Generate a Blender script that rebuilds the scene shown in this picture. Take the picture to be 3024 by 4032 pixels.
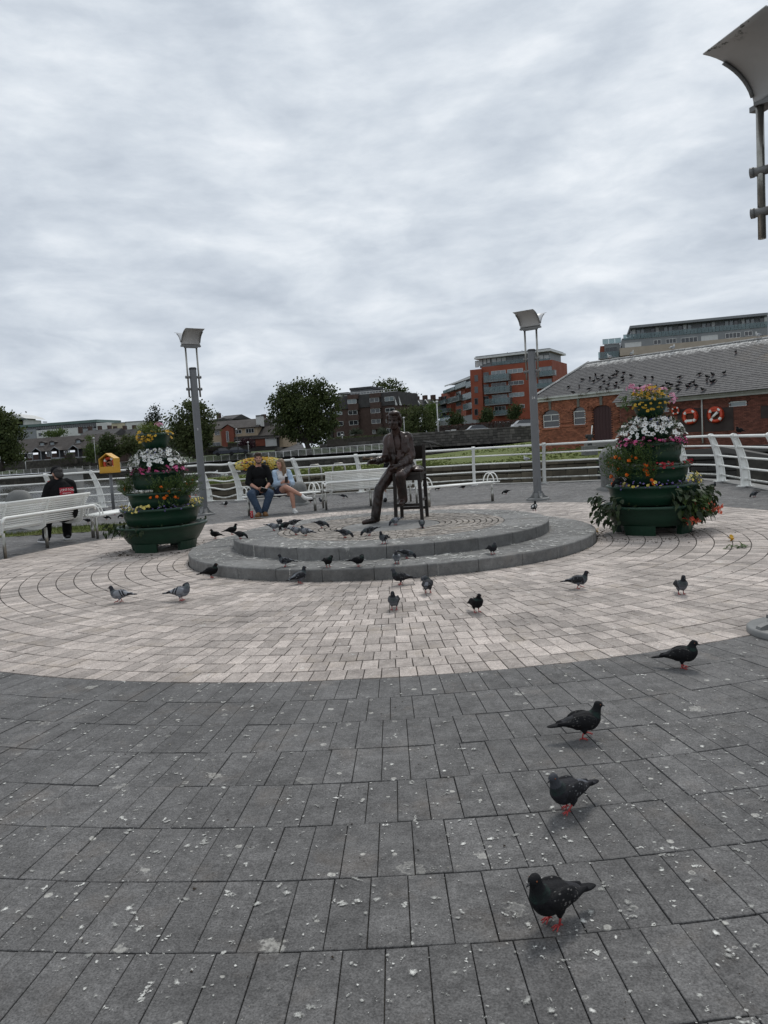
import bpy, bmesh, math, random
from mathutils import Vector, Matrix, Euler, noise as mnoise
from math import sin, cos, pi, radians as R_, sqrt, atan2, floor
random.seed(7)
scn = bpy.context.scene
col = scn.collection
for o in list(bpy.data.objects): bpy.data.objects.remove(o)

# ------------------------------------------------------------------ camera
FPX, PITCH, ROLL, CAMH = 2985.0, 0.08733, -0.06168, 1.425
PW, PH = 3024, 4032
cF = Vector((0, cos(PITCH), -sin(PITCH))); _u = Vector((0, sin(PITCH), cos(PITCH))); _x = Vector((1, 0, 0))
cX = cos(ROLL)*_x + sin(ROLL)*_u; cU = -sin(ROLL)*_x + cos(ROLL)*_u
cam = bpy.data.cameras.new('camera'); camo = bpy.data.objects.new('camera', cam); col.objects.link(camo)
camo.matrix_world = Matrix(((cX.x, cU.x, -cF.x, 0), (cX.y, cU.y, -cF.y, 0), (cX.z, cU.z, -cF.z, CAMH), (0, 0, 0, 1)))
cam.sensor_fit = 'HORIZONTAL'; cam.sensor_width = 36; cam.lens = 36*FPX/PW
cam.clip_start = 0.05; cam.clip_end = 6000
scn.camera = camo
scn.cycles.max_bounces = 5; scn.cycles.diffuse_bounces = 3; scn.cycles.glossy_bounces = 2; scn.cycles.transmission_bounces = 2; scn.cycles.transparent_max_bounces = 6

# surveying helpers: where a sight line meets the ground, a distance, or a wall
def ray(px, py): return cF + cX*((px-PW/2)/FPX) - cU*((py-PH/2)/FPX)
def G(px, py, z=0.0):
    d = ray(px, py); return Vector((0, 0, CAMH)) + d*((z-CAMH)/d.z)
def AT(px, py, Y):
    d = ray(px, py); return Vector((0, 0, CAMH)) + d*(Y/d.y)

# ------------------------------------------------------------------ node helpers
def nd(nt, t, ins=None, **pr):
    n = nt.nodes.new(t)
    for k, v in pr.items(): setattr(n, k, v)
    for k, v in (ins or {}).items():
        s = n.inputs[k]
        if hasattr(v, 'is_output'): nt.links.new(v, s)
        else: s.default_value = v
    return n
def mth(nt, op, a, b=0.0, c=None, clamp=False):
    i = {0: a, 1: b}
    if c is not None: i[2] = c
    return nd(nt, 'ShaderNodeMath', i, operation=op, use_clamp=clamp).outputs[0]
def ramp(nt, fac, stops, interp='LINEAR'):
    n = nd(nt, 'ShaderNodeValToRGB', {'Fac': fac}); r = n.color_ramp; r.interpolation = interp
    while len(r.elements) < len(stops): r.elements.new(0.5)
    for e, (p, c) in zip(r.elements, stops):
        e.position = p; e.color = (c[0], c[1], c[2], 1) if hasattr(c, '__len__') else (c, c, c, 1)
    return n.outputs[0]
def mixc(nt, fac, a, b, mode='MIX'):
    n = nt.nodes.new('ShaderNodeMix'); n.data_type = 'RGBA'; n.blend_type = mode
    for k, v in ((0, fac), (6, a), (7, b)):
        if hasattr(v, 'is_output'): nt.links.new(v, n.inputs[k])
        else: n.inputs[k].default_value = v if k == 0 else (v[0], v[1], v[2], 1)
    return n.outputs[2]
def noi(nt, vec, scale, detail=5, rough=.55, dist=0.0):
    return nd(nt, 'ShaderNodeTexNoise', {'Vector': vec, 'Scale': scale, 'Detail': detail, 'Roughness': rough, 'Distortion': dist}).outputs['Fac']

# ------------------------------------------------------------------ world: broken overcast over a Nishita sky
SUN_EL, SUN_AZ = R_(56), R_(70)       # azimuth measured from +X towards +Y
w = bpy.data.worlds.new('World'); scn.world = w; w.use_nodes = True
nt = w.node_tree; nt.nodes.clear()
sky = nd(nt, 'ShaderNodeTexSky', sky_type='NISHITA', sun_disc=False, sun_elevation=SUN_EL, sun_rotation=pi/2-SUN_AZ, air_density=1.0, dust_density=2.0)
tc = nd(nt, 'ShaderNodeTexCoord').outputs['Generated']
sp = nd(nt, 'ShaderNodeSeparateXYZ', {0: tc})
zc = mth(nt, 'ADD', mth(nt, 'MAXIMUM', sp.outputs[2], 0.0), 0.17)
pv = nd(nt, 'ShaderNodeCombineXYZ', {0: mth(nt, 'DIVIDE', sp.outputs[0], zc), 1: mth(nt, 'MULTIPLY', mth(nt, 'DIVIDE', sp.outputs[1], zc), .8), 2: 0.0}).outputs[0]
wv = nd(nt, 'ShaderNodeTexNoise', {'Vector': pv, 'Scale': 1.6, 'Detail': 3}).outputs['Color']
wv = nd(nt, 'ShaderNodeVectorMath', {0: nd(nt, 'ShaderNodeVectorMath', {0: wv, 1: (.5, .5, .5)}, operation='SUBTRACT').outputs[0], 3: .6}, operation='SCALE').outputs[0]
pw = nd(nt, 'ShaderNodeVectorMath', {0: pv, 1: wv}, operation='ADD').outputs[0]
bd = nd(nt, 'ShaderNodeMapping', {'Vector': nd(nt, 'ShaderNodeVectorMath', {0: tc, 1: nd(nt, 'ShaderNodeVectorMath', {0: wv, 3: .10}, operation='SCALE').outputs[0]}, operation='ADD').outputs[0], 'Scale': (1.0, 1.0, 2.6)}).outputs[0]
n1 = noi(nt, bd, 2.3, 7, .50)
n2 = noi(nt, nd(nt, 'ShaderNodeVectorMath', {0: pv, 1: (7.3, 2.1, 0)}, operation='ADD').outputs[0], .45, 3, .5)
n3 = noi(nt, nd(nt, 'ShaderNodeMapping', {'Vector': bd, 'Scale': (1, 1, 1.15)}).outputs[0], 9.5, 6, .58, .0)                      # lumps that keep their size towards the horizon
n5 = noi(nt, pw, 2.1, 7, .52)
cl = mth(nt, 'ADD', mth(nt, 'ADD', mth(nt, 'MULTIPLY', n1, .26), mth(nt, 'MULTIPLY', n2, .22)), mth(nt, 'ADD', mth(nt, 'MULTIPLY', n3, .22), mth(nt, 'MULTIPLY', n5, .30)))
ccol = ramp(nt, cl, [(.41, (4.8, 5.4, 6.2)), (.46, (5.65, 6.25, 7.05)), (.50, (6.4, 7.0, 7.75)), (.545, (7.4, 7.95, 8.6)), (.60, (8.8, 9.2, 9.7))])
skyc = mixc(nt, 1.0, sky.outputs[0], (1.0, 1.0, 1.0), 'MULTIPLY')
cov = ramp(nt, cl, [(.58, 1.0), (.75, .82)])
fin = mixc(nt, cov, skyc, ccol)
bg = nd(nt, 'ShaderNodeBackground', {'Color': fin, 'Strength': 0.1})
nt.links.new(bg.outputs[0], nd(nt, 'ShaderNodeOutputWorld').inputs[0])

sl = bpy.data.lights.new('sun', 'SUN'); sl.energy = 1.5; sl.angle = R_(15); sl.color = (1, .97, .92)
so = bpy.data.objects.new('sun', sl); col.objects.link(so)
so.rotation_euler = Vector((-cos(SUN_EL)*cos(SUN_AZ), -cos(SUN_EL)*sin(SUN_AZ), -sin(SUN_EL))).to_track_quat('-Z', 'Y').to_euler()
so.location = (0, 0, 60)
vs = scn.view_settings; vs.view_transform = 'Standard'; vs.look = 'None'; vs.exposure = 0.0; vs.gamma = 1.0; vs.use_curve_mapping = False
# ------------------------------------------------------------------ mesh helpers
class MB:
    def __init__(s): s.v = []; s.f = []; s.m = []; s.sm = []
    def add(s, vs, fs, mi=0, smooth=False, M=None):
        b = len(s.v)
        s.v.extend([(M @ Vector(p)) if M else Vector(p) for p in vs])
        s.f.extend([[b+i for i in f] for f in fs]); s.m.extend([mi]*len(fs)); s.sm.extend([smooth]*len(fs)); return s
    def box(s, c, d, mi=0, rz=0.0, M=None, ry=0.0, rx=0.0):
        x, y, z = d[0]/2, d[1]/2, d[2]/2
        T = Matrix.Translation(c) @ Euler((rx, ry, rz)).to_matrix().to_4x4()
        if M: T = M @ T
        return s.add([(-x,-y,-z),(x,-y,-z),(x,y,-z),(-x,y,-z),(-x,-y,z),(x,-y,z),(x,y,z),(-x,y,z)],
                     [(3,2,1,0),(4,5,6,7),(0,1,5,4),(1,2,6,5),(2,3,7,6),(3,0,4,7)], mi, False, T)
    def cyl(s, p0, p1, r0, r1=None, n=12, mi=0, smooth=True, caps=True):
        p0, p1 = Vector(p0), Vector(p1); r1 = r0 if r1 is None else r1
        q = (p1-p0).to_track_quat('Z', 'Y').to_matrix()
        a = [q @ Vector((cos(2*pi*i/n), sin(2*pi*i/n), 0)) for i in range(n)]
        s.add([p0+d*r0 for d in a]+[p1+d*r1 for d in a], [(i, (i+1) % n, n+(i+1) % n, n+i) for i in range(n)], mi, smooth)
        if caps:
            b = len(s.v)-2*n
            s.f += [[b+i for i in reversed(range(n))], [b+n+i for i in range(n)]]; s.m += [mi, mi]; s.sm += [False, False]
        return s
    def tube(s, path, r, n=8, mi=0, closed=False):
        P = [Vector(p) for p in path]; L = len(P); rr = r if hasattr(r, '__len__') else [r]*L
        vs = []; up = None
        for i, p in enumerate(P):
            t = (P[(i+1) % L]-P[i-1]) if closed else (P[min(i+1, L-1)]-P[max(i-1, 0)])
            t.normalize()
            if up is None: up = Vector((0, 0, 1)) if abs(t.z) < .9 else Vector((1, 0, 0))
            sd = t.cross(up); sd.normalize(); up = sd.cross(t)
            vs += [p+(sd*cos(2*pi*k/n)+up*sin(2*pi*k/n))*rr[i] for k in range(n)]
        fs = [(i*n+k, i*n+(k+1) % n, ((i+1) % L)*n+(k+1) % n, ((i+1) % L)*n+k) for i in range(L if closed else L-1) for k in range(n)]
        s.add(vs, fs, mi, True)
        if not closed:
            b = len(s.v)-L*n
            s.f += [[b+k for k in reversed(range(n))], [b+(L-1)*n+k for k in range(n)]]; s.m += [mi, mi]; s.sm += [False, False]
        return s
    def lathe(s, prof, c=(0, 0, 0), n=24, mi=0, smooth=True, sx=1.0, sy=1.0, a0=0.0):
        c = Vector(c); vs = []
        for (r, z) in prof: vs += [c+Vector((r*sx*cos(a0+2*pi*k/n), r*sy*sin(a0+2*pi*k/n), z)) for k in range(n)]
        return s.add(vs, [(i*n+k, i*n+(k+1) % n, (i+1)*n+(k+1) % n, (i+1)*n+k) for i in range(len(prof)-1) for k in range(n)], mi, smooth)
    def prism(s, poly, z0, z1, mi=0, M=None, smooth=False):
        n = len(poly)
        return s.add([(p[0], p[1], z0) for p in poly]+[(p[0], p[1], z1) for p in poly],
                     [list(reversed(range(n))), list(range(n, 2*n))]+[(i, (i+1) % n, n+(i+1) % n, n+i) for i in range(n)], mi, smooth, M)
    def ell(s, c, r, rot=(0, 0, 0), n=10, mi=0):
        T = Matrix.Translation(c) @ Euler(rot).to_matrix().to_4x4()
        vs = [(0, 0, -r[2])]; k = n//2+1
        for i in range(1, k):
            a = -pi/2+pi*i/k
            vs += [(r[0]*cos(a)*cos(2*pi*j/n), r[1]*cos(a)*sin(2*pi*j/n), r[2]*sin(a)) for j in range(n)]
        vs.append((0, 0, r[2])); fs = [(0, 1+(j+1) % n, 1+j) for j in range(n)]
        for i in range(k-2): fs += [(1+i*n+j, 1+i*n+(j+1) % n, 1+(i+1)*n+(j+1) % n, 1+(i+1)*n+j) for j in range(n)]
        t = len(vs)-1; b = 1+(k-2)*n
        fs += [(b+j, b+(j+1) % n, t) for j in range(n)]
        return s.add(vs, fs, mi, True, T)
    def mesh(s, name, mats):
        me = bpy.data.meshes.new(name); me.from_pydata([tuple(p) for p in s.v], [], s.f)
        for m in (mats if isinstance(mats, (list, tuple)) else [mats]): me.materials.append(m)
        me.polygons.foreach_set('material_index', s.m); me.polygons.foreach_set('use_smooth', s.sm); me.update(); return me
    def build(s, name, mats, parent=None, loc=(0, 0, 0), rz=0.0):
        return obj(name, s.mesh(name, mats), parent, loc, rz)
def obj(name, me, parent=None, loc=(0, 0, 0), rz=0.0):
    o = bpy.data.objects.new(name, me); col.objects.link(o); o.location = loc; o.rotation_euler = (0, 0, rz); o.parent = parent; return o
def tag(o, label=None, cat=None, group=None, kind=None):
    for k, v in (('label', label), ('category', cat), ('group', group), ('kind', kind)):
        if v: o[k] = v
    return o
def thing(name, label, cat, loc=(0, 0, 0), rz=0.0, group=None):
    o = bpy.data.objects.new(name, None); o.empty_display_size = .2; col.objects.link(o); o.location = loc; o.rotation_euler = (0, 0, rz)
    return tag(o, label, cat, group)
def copy_tree(o, parent=None, kids=None):
    c = o.copy(); col.objects.link(c); c.parent = parent
    for ch in o.children: copy_tree(ch, c)
    return c
def randattr(me, per=1, name='rnd'):
    "a random grey per group of `per` faces, for tone differences between pieces"
    a = me.attributes.new(name, 'FLOAT', 'FACE'); n = len(me.polygons)
    vals = []; 
    while len(vals) < n: vals += [random.random()]*per
    a.data.foreach_set('value', vals[:n])
# union of rounded limbs into one continuous skin
def blob(prims, voxel=.008, smooth=3, disp=None, name='body'):
    mb = MB()
    for p in prims:
        if p[0] == 'c':
            ch = p[1]
            for i, a in enumerate(ch):
                mb.ell(a[:3], (a[3],)*3, n=12)
                if i:
                    b = ch[i-1]
                    if (Vector(a[:3])-Vector(b[:3])).length > 1e-4: mb.cyl(b[:3], a[:3], b[3], a[3], n=14)
        elif p[0] == 'e': mb.ell(p[1], p[2], p[3] if len(p) > 3 else (0, 0, 0), n=16)
        elif p[0] == 'b': mb.box(p[1], p[2], rx=p[3][0], ry=p[3][1], rz=p[3][2])
    me = mb.mesh(name, []); o = bpy.data.objects.new('tmp', me); col.objects.link(o)
    m = o.modifiers.new('r', 'REMESH'); m.mode = 'VOXEL'; m.voxel_size = voxel; m.use_smooth_shade = True
    if smooth: s = o.modifiers.new('s', 'SMOOTH'); s.factor = .5; s.iterations = smooth
    dg = bpy.context.evaluated_depsgraph_get(); dg.update()
    out = bpy.data.meshes.new_from_object(o.evaluated_get(dg)); out.name = name
    bpy.data.objects.remove(o); bpy.data.meshes.remove(me)
    if disp:
        amp, sc, st = disp; out.update(); nn = [v.normal.copy() for v in out.vertices]
        for v, n_ in zip(out.vertices, nn):
            q = Vector((v.co.x*st[0], v.co.y*st[1], v.co.z*st[2]))*sc
            v.co += n_*amp*(1-2*abs(mnoise.noise(q)))
    out.polygons.foreach_set('use_smooth', [True]*len(out.polygons)); out.update(); return out

# ------------------------------------------------------------------ materials
MAT = {}
def pm(name, c1, c2=None, scale=6.0, rough=.7, bump=.0, bscale=None, metal=0.0, detail=6, spec=.5, contrast=.25, coat=0.0, stretch=None, rnd=0.0, world=False):
    "plain procedural surface: two tones mottled by noise, fine relief, slight gloss change"
    m = bpy.data.materials.new(name); m.use_nodes = True; nt = m.node_tree; b = nt.nodes['Principled BSDF']
    c2 = c2 or tuple(x*.72 for x in c1)
    v = nd(nt, 'ShaderNodeNewGeometry').outputs['Position'] if world else nd(nt, 'ShaderNodeTexCoord').outputs['Object']
    if stretch: v = nd(nt, 'ShaderNodeMapping', {'Vector': v, 'Scale': stretch}).outputs[0]
    n = noi(nt, v, scale, detail, .6)
    f = ramp(nt, n, [(.5-contrast, 0.0), (.5+contrast, 1.0)])
    c = mixc(nt, f, c1, c2)
    if rnd:
        r = mth(nt, 'ADD', nd(nt, 'ShaderNodeObjectInfo').outputs['Random'], nd(nt, 'ShaderNodeAttribute', attribute_name='rnd').outputs['Fac'])
        r = mth(nt, 'FRACT', r)
        c = mixc(nt, 1.0, c, ramp(nt, r, [(0, 1-rnd), (1, 1+rnd*.6)]), 'MULTIPLY')
    nt.links.new(c, b.inputs['Base Color'])
    b.inputs['Metallic'].default_value = metal; b.inputs['Specular IOR Level'].default_value = spec
    nt.links.new(ramp(nt, n, [(.3, min(1, rough*.85)), (.7, min(1, rough*1.12))]), b.inputs['Roughness'])
    if coat: b.inputs['Coat Weight'].default_value = coat
    if bump:
        bn = noi(nt, v, bscale or scale*6, 4, .6)
        nt.links.new(nd(nt, 'ShaderNodeBump', {'Strength': bump, 'Distance': .01, 'Height': bn}).outputs[0], b.inputs['Normal'])
    MAT[name] = m; return m
def stone_mat(name, c1, c2, drops, speck=.5, rnd=.16, dropcol=(.66, .64, .58), bump=.35, warm=(.30, .22, .15), warmf=.12):
    "granite-like paving with grain, grime, and white bird droppings lying where birds have stood"
    m = bpy.data.materials.new(name); m.use_nodes = True; nt = m.node_tree; b = nt.nodes['Principled BSDF']
    pos = nd(nt, 'ShaderNodeNewGeometry').outputs['Position']
    r = mth(nt, 'FRACT', mth(nt, 'ADD', nd(nt, 'ShaderNodeObjectInfo').outputs['Random'], nd(nt, 'ShaderNodeAttribute', attribute_name='rnd').outputs['Fac']))
    big = noi(nt, pos, 1.1, 4, .6); mid = noi(nt, pos, 9, 5, .62); fine = noi(nt, pos, 150, 2, .7); fin2 = noi(nt, pos, 45, 3, .6)
    c = mixc(nt, ramp(nt, mid, [(.32, 0), (.68, 1)]), c1, c2)
    c = mixc(nt, 1.0, c, ramp(nt, r, [(0, 1-rnd), (.5, 1.0), (1, 1+rnd)]), 'MULTIPLY')
    c = mixc(nt, 1.0, c, ramp(nt, big, [(.3, .72), (.7, 1.22)]), 'MULTIPLY')
    c = mixc(nt, 1.0, c, ramp(nt, fine, [(.3, 1-speck), (.7, 1+speck)]), 'MULTIPLY')
    c = mixc(nt, 1.0, c, ramp(nt, fin2, [(.35, 1-speck*.4), (.65, 1+speck*.4)]), 'MULTIPLY')
    c = mixc(nt, mth(nt, 'MULTIPLY', ramp(nt, noi(nt, pos, 2.7, 3, .7), [(.55, 0), (.75, 1)]), warmf), c, warm)
    # dark grime blots
    c = mixc(nt, mth(nt, 'MULTIPLY', ramp(nt, noi(nt, pos, 14, 3, .7), [(.60, 0), (.72, 1)]), .45), c, tuple(x*.45 for x in c1))
    wn = nd(nt, 'ShaderNodeTexNoise', {'Vector': pos, 'Scale': 30, 'Detail': 4, 'Roughness': .65}).outputs['Color']
    def warp(amt, off):
        k = nd(nt, 'ShaderNodeVectorMath', {0: wn, 1: (.5, .5, .5)}, operation='SUBTRACT').outputs[0]
        k = nd(nt, 'ShaderNodeVectorMath', {0: k, 3: amt}, operation='SCALE').outputs[0]
        k = nd(nt, 'ShaderNodeVectorMath', {0: k, 1: pos}, operation='ADD').outputs[0]
        k = nd(nt, 'ShaderNodeVectorMath', {0: k, 1: (off, off*.7, 0)}, operation='ADD').outputs[0]
        return nd(nt, 'ShaderNodeVectorMath', {0: k, 1: (1, 1, 0)}, operation='MULTIPLY').outputs[0]
    total = None
    for sc, rmax, keep, amt, off, st in ((8.5, .017, .40, .022, 1.3, .7), (2.6, .05, .40, .12, 9.2, .42)):
        vo = nd(nt, 'ShaderNodeTexVoronoi', {'Vector': warp(amt, off), 'Scale': sc, 'Randomness': 1.0}, voronoi_dimensions='2D')
        cs = nd(nt, 'ShaderNodeSeparateColor', {0: vo.outputs['Color']})
        rad = mth(nt, 'MULTIPLY', mth(nt, 'POWER', cs.outputs[0], 1.7), rmax*sc)
        q = mth(nt, 'DIVIDE', vo.outputs['Distance'], mth(nt, 'MAXIMUM', rad, .002))
        k = ramp(nt, q, [(.82, 1.0), (1.0, 0.0)])
        ring = ramp(nt, q, [(.45, .25), (.7, 1.0)])            # some are washed out to rings
        k = mth(nt, 'MULTIPLY', k, mth(nt, 'MAXIMUM', ring, mth(nt, 'GREATER_THAN', cs.outputs[2], .4)))
        k = mth(nt, 'MULTIPLY', k, mth(nt, 'MULTIPLY', mth(nt, 'LESS_THAN', cs.outputs[1], keep*drops), st))
        k = mth(nt, 'MULTIPLY', k, mth(nt, 'ADD', mth(nt, 'MULTIPLY', cs.outputs[2], .6), .4))
        total = k if total is None else mth(nt, 'MAXIMUM', total, k)
    total = mth(nt, 'MULTIPLY', total, ramp(nt, noi(nt, pos, 55, 3, .7), [(.36, .25), (.55, 1.0)]))
    c = mixc(nt, total, c, dropcol)
    nt.links.new(c, b.inputs['Base Color'])
    nt.links.new(ramp(nt, mid, [(.3, .62), (.7, .86)]), b.inputs['Roughness'])
    b.inputs['Specular IOR Level'].default_value = .35
    h = mth(nt, 'ADD', mth(nt, 'MULTIPLY', fine, .6), mth(nt, 'ADD', mth(nt, 'MULTIPLY', mid, .8), mth(nt, 'MULTIPLY', total, .5)))
    nt.links.new(nd(nt, 'ShaderNodeBump', {'Strength': bump, 'Distance': .006, 'Height': h}).outputs[0], b.inputs['Normal'])
    MAT[name] = m; return m
# ================================================================== the setting: water, land, plaza
RC = Vector((.085, 10.85, 0)); RLT, RLO, RUP, Z1, Z2 = 6.28, 2.843, 2.228, .136, .28
stone_mat('dark_stone', (.122, .118, .115), (.086, .083, .081), 1.2, rnd=.11)
stone_mat('light_stone', (.45, .393, .352), (.325, .282, .254), .6, speck=.38, rnd=.26, dropcol=(.72, .70, .66), warm=(.36, .29, .21), warmf=.35)
stone_mat('step_stone', (.175, .172, .165), (.122, .120, .115), 1.1, speck=.22, rnd=.10)
stone_mat('sett_stone', (.30, .265, .23), (.20, .18, .16), .35, speck=.3, rnd=.25, warm=(.28, .20, .11), warmf=.4)
pm('joint_sand', (.026, .024, .022), (.15, .132, .11), 4, .95, .4, 60, world=True)
pm('coping_stone', (.23, .225, .21), (.15, .15, .145), 3, .85, .4, 40, rnd=.15)
pm('quay_stone', (.085, .078, .062), (.038, .036, .030), 2.2, .9, .6, 14, rnd=.35)
pm('mossy_stone', (.145, .125, .085), (.075, .062, .045), 1.7, .9, .6, 12, rnd=.35)
pm('riverbed', (.05, .045, .035), None, 2)
pm('asphalt', (.075, .075, .078), (.055, .055, .058), 1.2, .9, .2, 60)
pm('concrete', (.27, .265, .25), (.19, .185, .175), 1.5, .9, .3, 30)
pm('concrete_dark', (.13, .13, .125), (.075, .075, .07), 1.5, .9, .3, 30)
def grass_mat(name, a, b_, c3):
    m = bpy.data.materials.new(name); m.use_nodes = True; nt = m.node_tree; b = nt.nodes['Principled BSDF']
    v = nd(nt, 'ShaderNodeNewGeometry').outputs['Position']
    c = mixc(nt, ramp(nt, noi(nt, v, .35, 6, .65), [(.35, 0), (.65, 1)]), a, b_)
    c = mixc(nt, mth(nt, 'MULTIPLY', ramp(nt, noi(nt, v, .9, 5, .7), [(.55, 0), (.7, 1)]), .7), c, c3)
    c = mixc(nt, 1.0, c, ramp(nt, noi(nt, v, 25, 3, .7), [(.3, .6), (.7, 1.35)]), 'MULTIPLY')
    nt.links.new(c, b.inputs['Base Color']); b.inputs['Roughness'].default_value = .9; b.inputs['Specular IOR Level'].default_value = .2
    nt.links.new(nd(nt, 'ShaderNodeBump', {'Strength': .8, 'Distance': .05, 'Height': noi(nt, v, 30, 3, .7)}).outputs[0], b.inputs['Normal'])
    MAT[name] = m
grass_mat('grass', (.13, .155, .040), (.092, .118, .030), (.17, .15, .065))
grass_mat('bank_grass', (.055, .085, .02), (.035, .05, .015), (.09, .08, .035))
def water_mat():
    m = bpy.data.materials.new('water'); m.use_nodes = True; nt = m.node_tree; b = nt.nodes['Principled BSDF']
    v = nd(nt, 'ShaderNodeNewGeometry').outputs['Position']
    b.inputs['Base Color'].default_value = (.030, .026, .018, 1); b.inputs['Roughness'].default_value = .10; b.inputs['IOR'].default_value = 1.33
    a = noi(nt, nd(nt, 'ShaderNodeMapping', {'Vector': v, 'Scale': (.55, 1.0, 1)}).outputs[0], 1.6, 5, .6, .6)
    a2 = noi(nt, v, .25, 3, .5)
    nt.links.new(nd(nt, 'ShaderNodeBump', {'Strength': .6, 'Distance': .16, 'Height': mth(nt, 'ADD', a, mth(nt, 'MULTIPLY', a2, .5))}).outputs[0], b.inputs['Normal'])
    MAT['water'] = m
water_mat()
ZW = -1.75
def sheet(name, pts, z, m):
    mb = MB(); mb.add([(p[0], p[1], z) for p in pts], [list(range(len(pts)))]); return tag(mb.build(name, m), kind='structure')
sheet('ground', [(-4000, -60), (4000, -60), (4000, 5500), (-4000, 5500)], -2.6, MAT['riverbed'])
sheet('water', [(-1200, 5), (600, 5), (600, 420), (-1200, 420)], ZW, MAT['water'])

# railing posts (x, y) and the way their heads lean
POSTS = []
def P_(px, py, Y=None):
    p = G(px, py) if Y is None else AT(px, py, Y); return Vector((p.x, p.y, 0))
rail_left = [(P_(-330, 2040, 22.6), (.1, -1)), (P_(-60, 2030, 23.0), (.1, -1)), (P_(215, 2015, 23.5), (-.25, -1)), (P_(404, 1999, 24.2), (-1, -.25)),
             (P_(560, 1990, 24.3), (-1, -.4)), (P_(690, 1982, 24.3), (-1, -.4))]
rail_mid = [(P_(825, 1973, 24.0), (-1, -.5)), (P_(948, 1971, 23.6), (-1, -.6)), (P_(1188, 1950, 23.7), (-.8, -.8)), (P_(1424, 1935, 23.9), (-.45, -1)), (P_(1640, 1925, 24.1), (-.15, -1)),
            (P_(1868, 1908, 24.0), (-.05, -1)), (P_(2144, 1901, 22.95), (-.1, -1))]
rail_right = [(P_(2440, 1900, 22.0), (-.4, -1)), (P_(2700, 1895, 20.7), (-1, -.4)), (P_(2840, 1895), (-1, -.12)), (P_(2937, 1915), (-1, .0)), (Vector((7.95, 15.0, 0)), (-1, .1)), (Vector((7.75, 12.9, 0)), (-1, .1)), (Vector((7.6, 10.6, 0)), (-1, .1))]
allp = rail_left + rail_mid + rail_right
edge = []
for i, (p, l) in enumerate(allp):
    a = allp[max(i-1, 0)][0]; b = allp[min(i+1, len(allp)-1)][0]; t = (b-a).normalized(); nrm = Vector((-t.y, t.x, 0))
    edge.append(p + nrm*.38)
PLAZA = [Vector((-26, -8, 0)), Vector((-26, 22.0, 0))] + edge + [Vector((8.1, -8, 0))]
def inside(p, poly):
    c = False; n = len(poly); j = n-1
    for i in range(n):
        a, b = poly[i], poly[j]
        if (a.y > p.y) != (b.y > p.y) and p.x < (b.x-a.x)*(p.y-a.y)/(b.y-a.y)+a.x: c = not c
        j = i
    return c
mb = MB(); mb.prism([(p.x, p.y) for p in reversed(PLAZA)], -2.55, -.016)
plaza = tag(mb.build('plaza', MAT['joint_sand']), kind='structure')
# coping stones along the quay edge
for i in range(len(edge)-1):
    a, b = edge[i], edge[i+1]; L = (b-a).length; n = max(1, round(L/1.1)); t = (b-a)/L; nrm = Vector((t.y, -t.x, 0))
    for k in range(n):
        p0 = a+t*(L*k/n+.006); p1 = a+t*(L*(k+1)/n-.006); q = MB()
        wd = .42
        q.prism([(x.x, x.y) for x in (p0, p0+nrm*wd, p1+nrm*wd, p1)][::-1], -.30, .012+random.uniform(-.003, .003))
        q.build('coping_stone', MAT['coping_stone'], plaza)
# ---- radial paving
def wedge(r0, r1, da, gap, h, bev=.0016, jit=0.0):
    "one paver with arrised edges, local origin at its middle on the walking surface"
    rm = (r0+r1)/2; vs = []
    for (g, z) in ((gap, -h), (gap, -bev), (gap+bev, 0.0)):
        gr = g*1.6
        for (r, sg) in ((r0+gr, -1), (r1-gr, -1), (r1-gr, 1), (r0+gr, 1)):
            half = r*math.tan(da/2)-g
            vs.append((r-rm, sg*half, z))
    fs = [(8, 9, 10, 11)]
    for l in (0, 4): fs += [(l+i, l+(i+1) % 4, l+4+(i+1) % 4, l+4+i) for i in range(4)]
    return vs, fs, rm
def paving(name, courses, tw, mat, gap, h, nsolo, keep, zbase=0.0, piece='paver', parent=None, jit=.0022):
    root = parent
    cand = []; shared = {}
    for ci, (r0, r1) in enumerate(courses):
        rm = (r0+r1)/2; n = max(6, round(2*pi*rm/tw)); off = random.random(); da = 2*pi/n
        for k in range(n):
            a = (k+off)*da; p = RC+Vector((rm*cos(a), rm*sin(a), 0))
            if keep(p): cand.append(((p-Vector((0, 0, 0))).length, ci, a, da, r0, r1, p))
    cand.sort(key=lambda c: c[0])
    solo, rest = cand[:nsolo], cand[nsolo:]
    for d, ci, a, da, r0, r1, p in solo:
        if ci not in shared:
            vs, fs, rm = wedge(r0, r1, da, gap, h); m_ = MB(); m_.add(vs, fs); shared[ci] = m_.mesh(piece, mat)
        o = obj(piece, shared[ci], root, (p.x, p.y, zbase+random.uniform(-jit, jit)), a+random.uniform(-.004, .004))
        o.rotation_euler[0] = random.uniform(-.006, .006); o.rotation_euler[1] = random.uniform(-.004, .004)
    m_ = MB(); rn = []
    for d, ci, a, da, r0, r1, p in rest:
        vs, fs, rm = wedge(r0, r1, da, gap, h)
        if d > 9: fs = fs[:1]+fs[5:]
        T = Matrix.Translation((p.x, p.y, zbase+random.uniform(-jit, jit))) @ Euler((random.uniform(-.005, .005), random.uniform(-.003, .003), a)).to_matrix().to_4x4()
        m_.add(vs, fs, 0, False, T); rn += [random.random()]*len(fs)
    me = m_.mesh(piece+'_field', mat); at = me.attributes.new('rnd', 'FLOAT', 'FACE'); at.data.foreach_set('value', rn)
    tag(obj(piece+'_field', me, root), kind='stuff')
EDGE_IN = [p for p in PLAZA]
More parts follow.
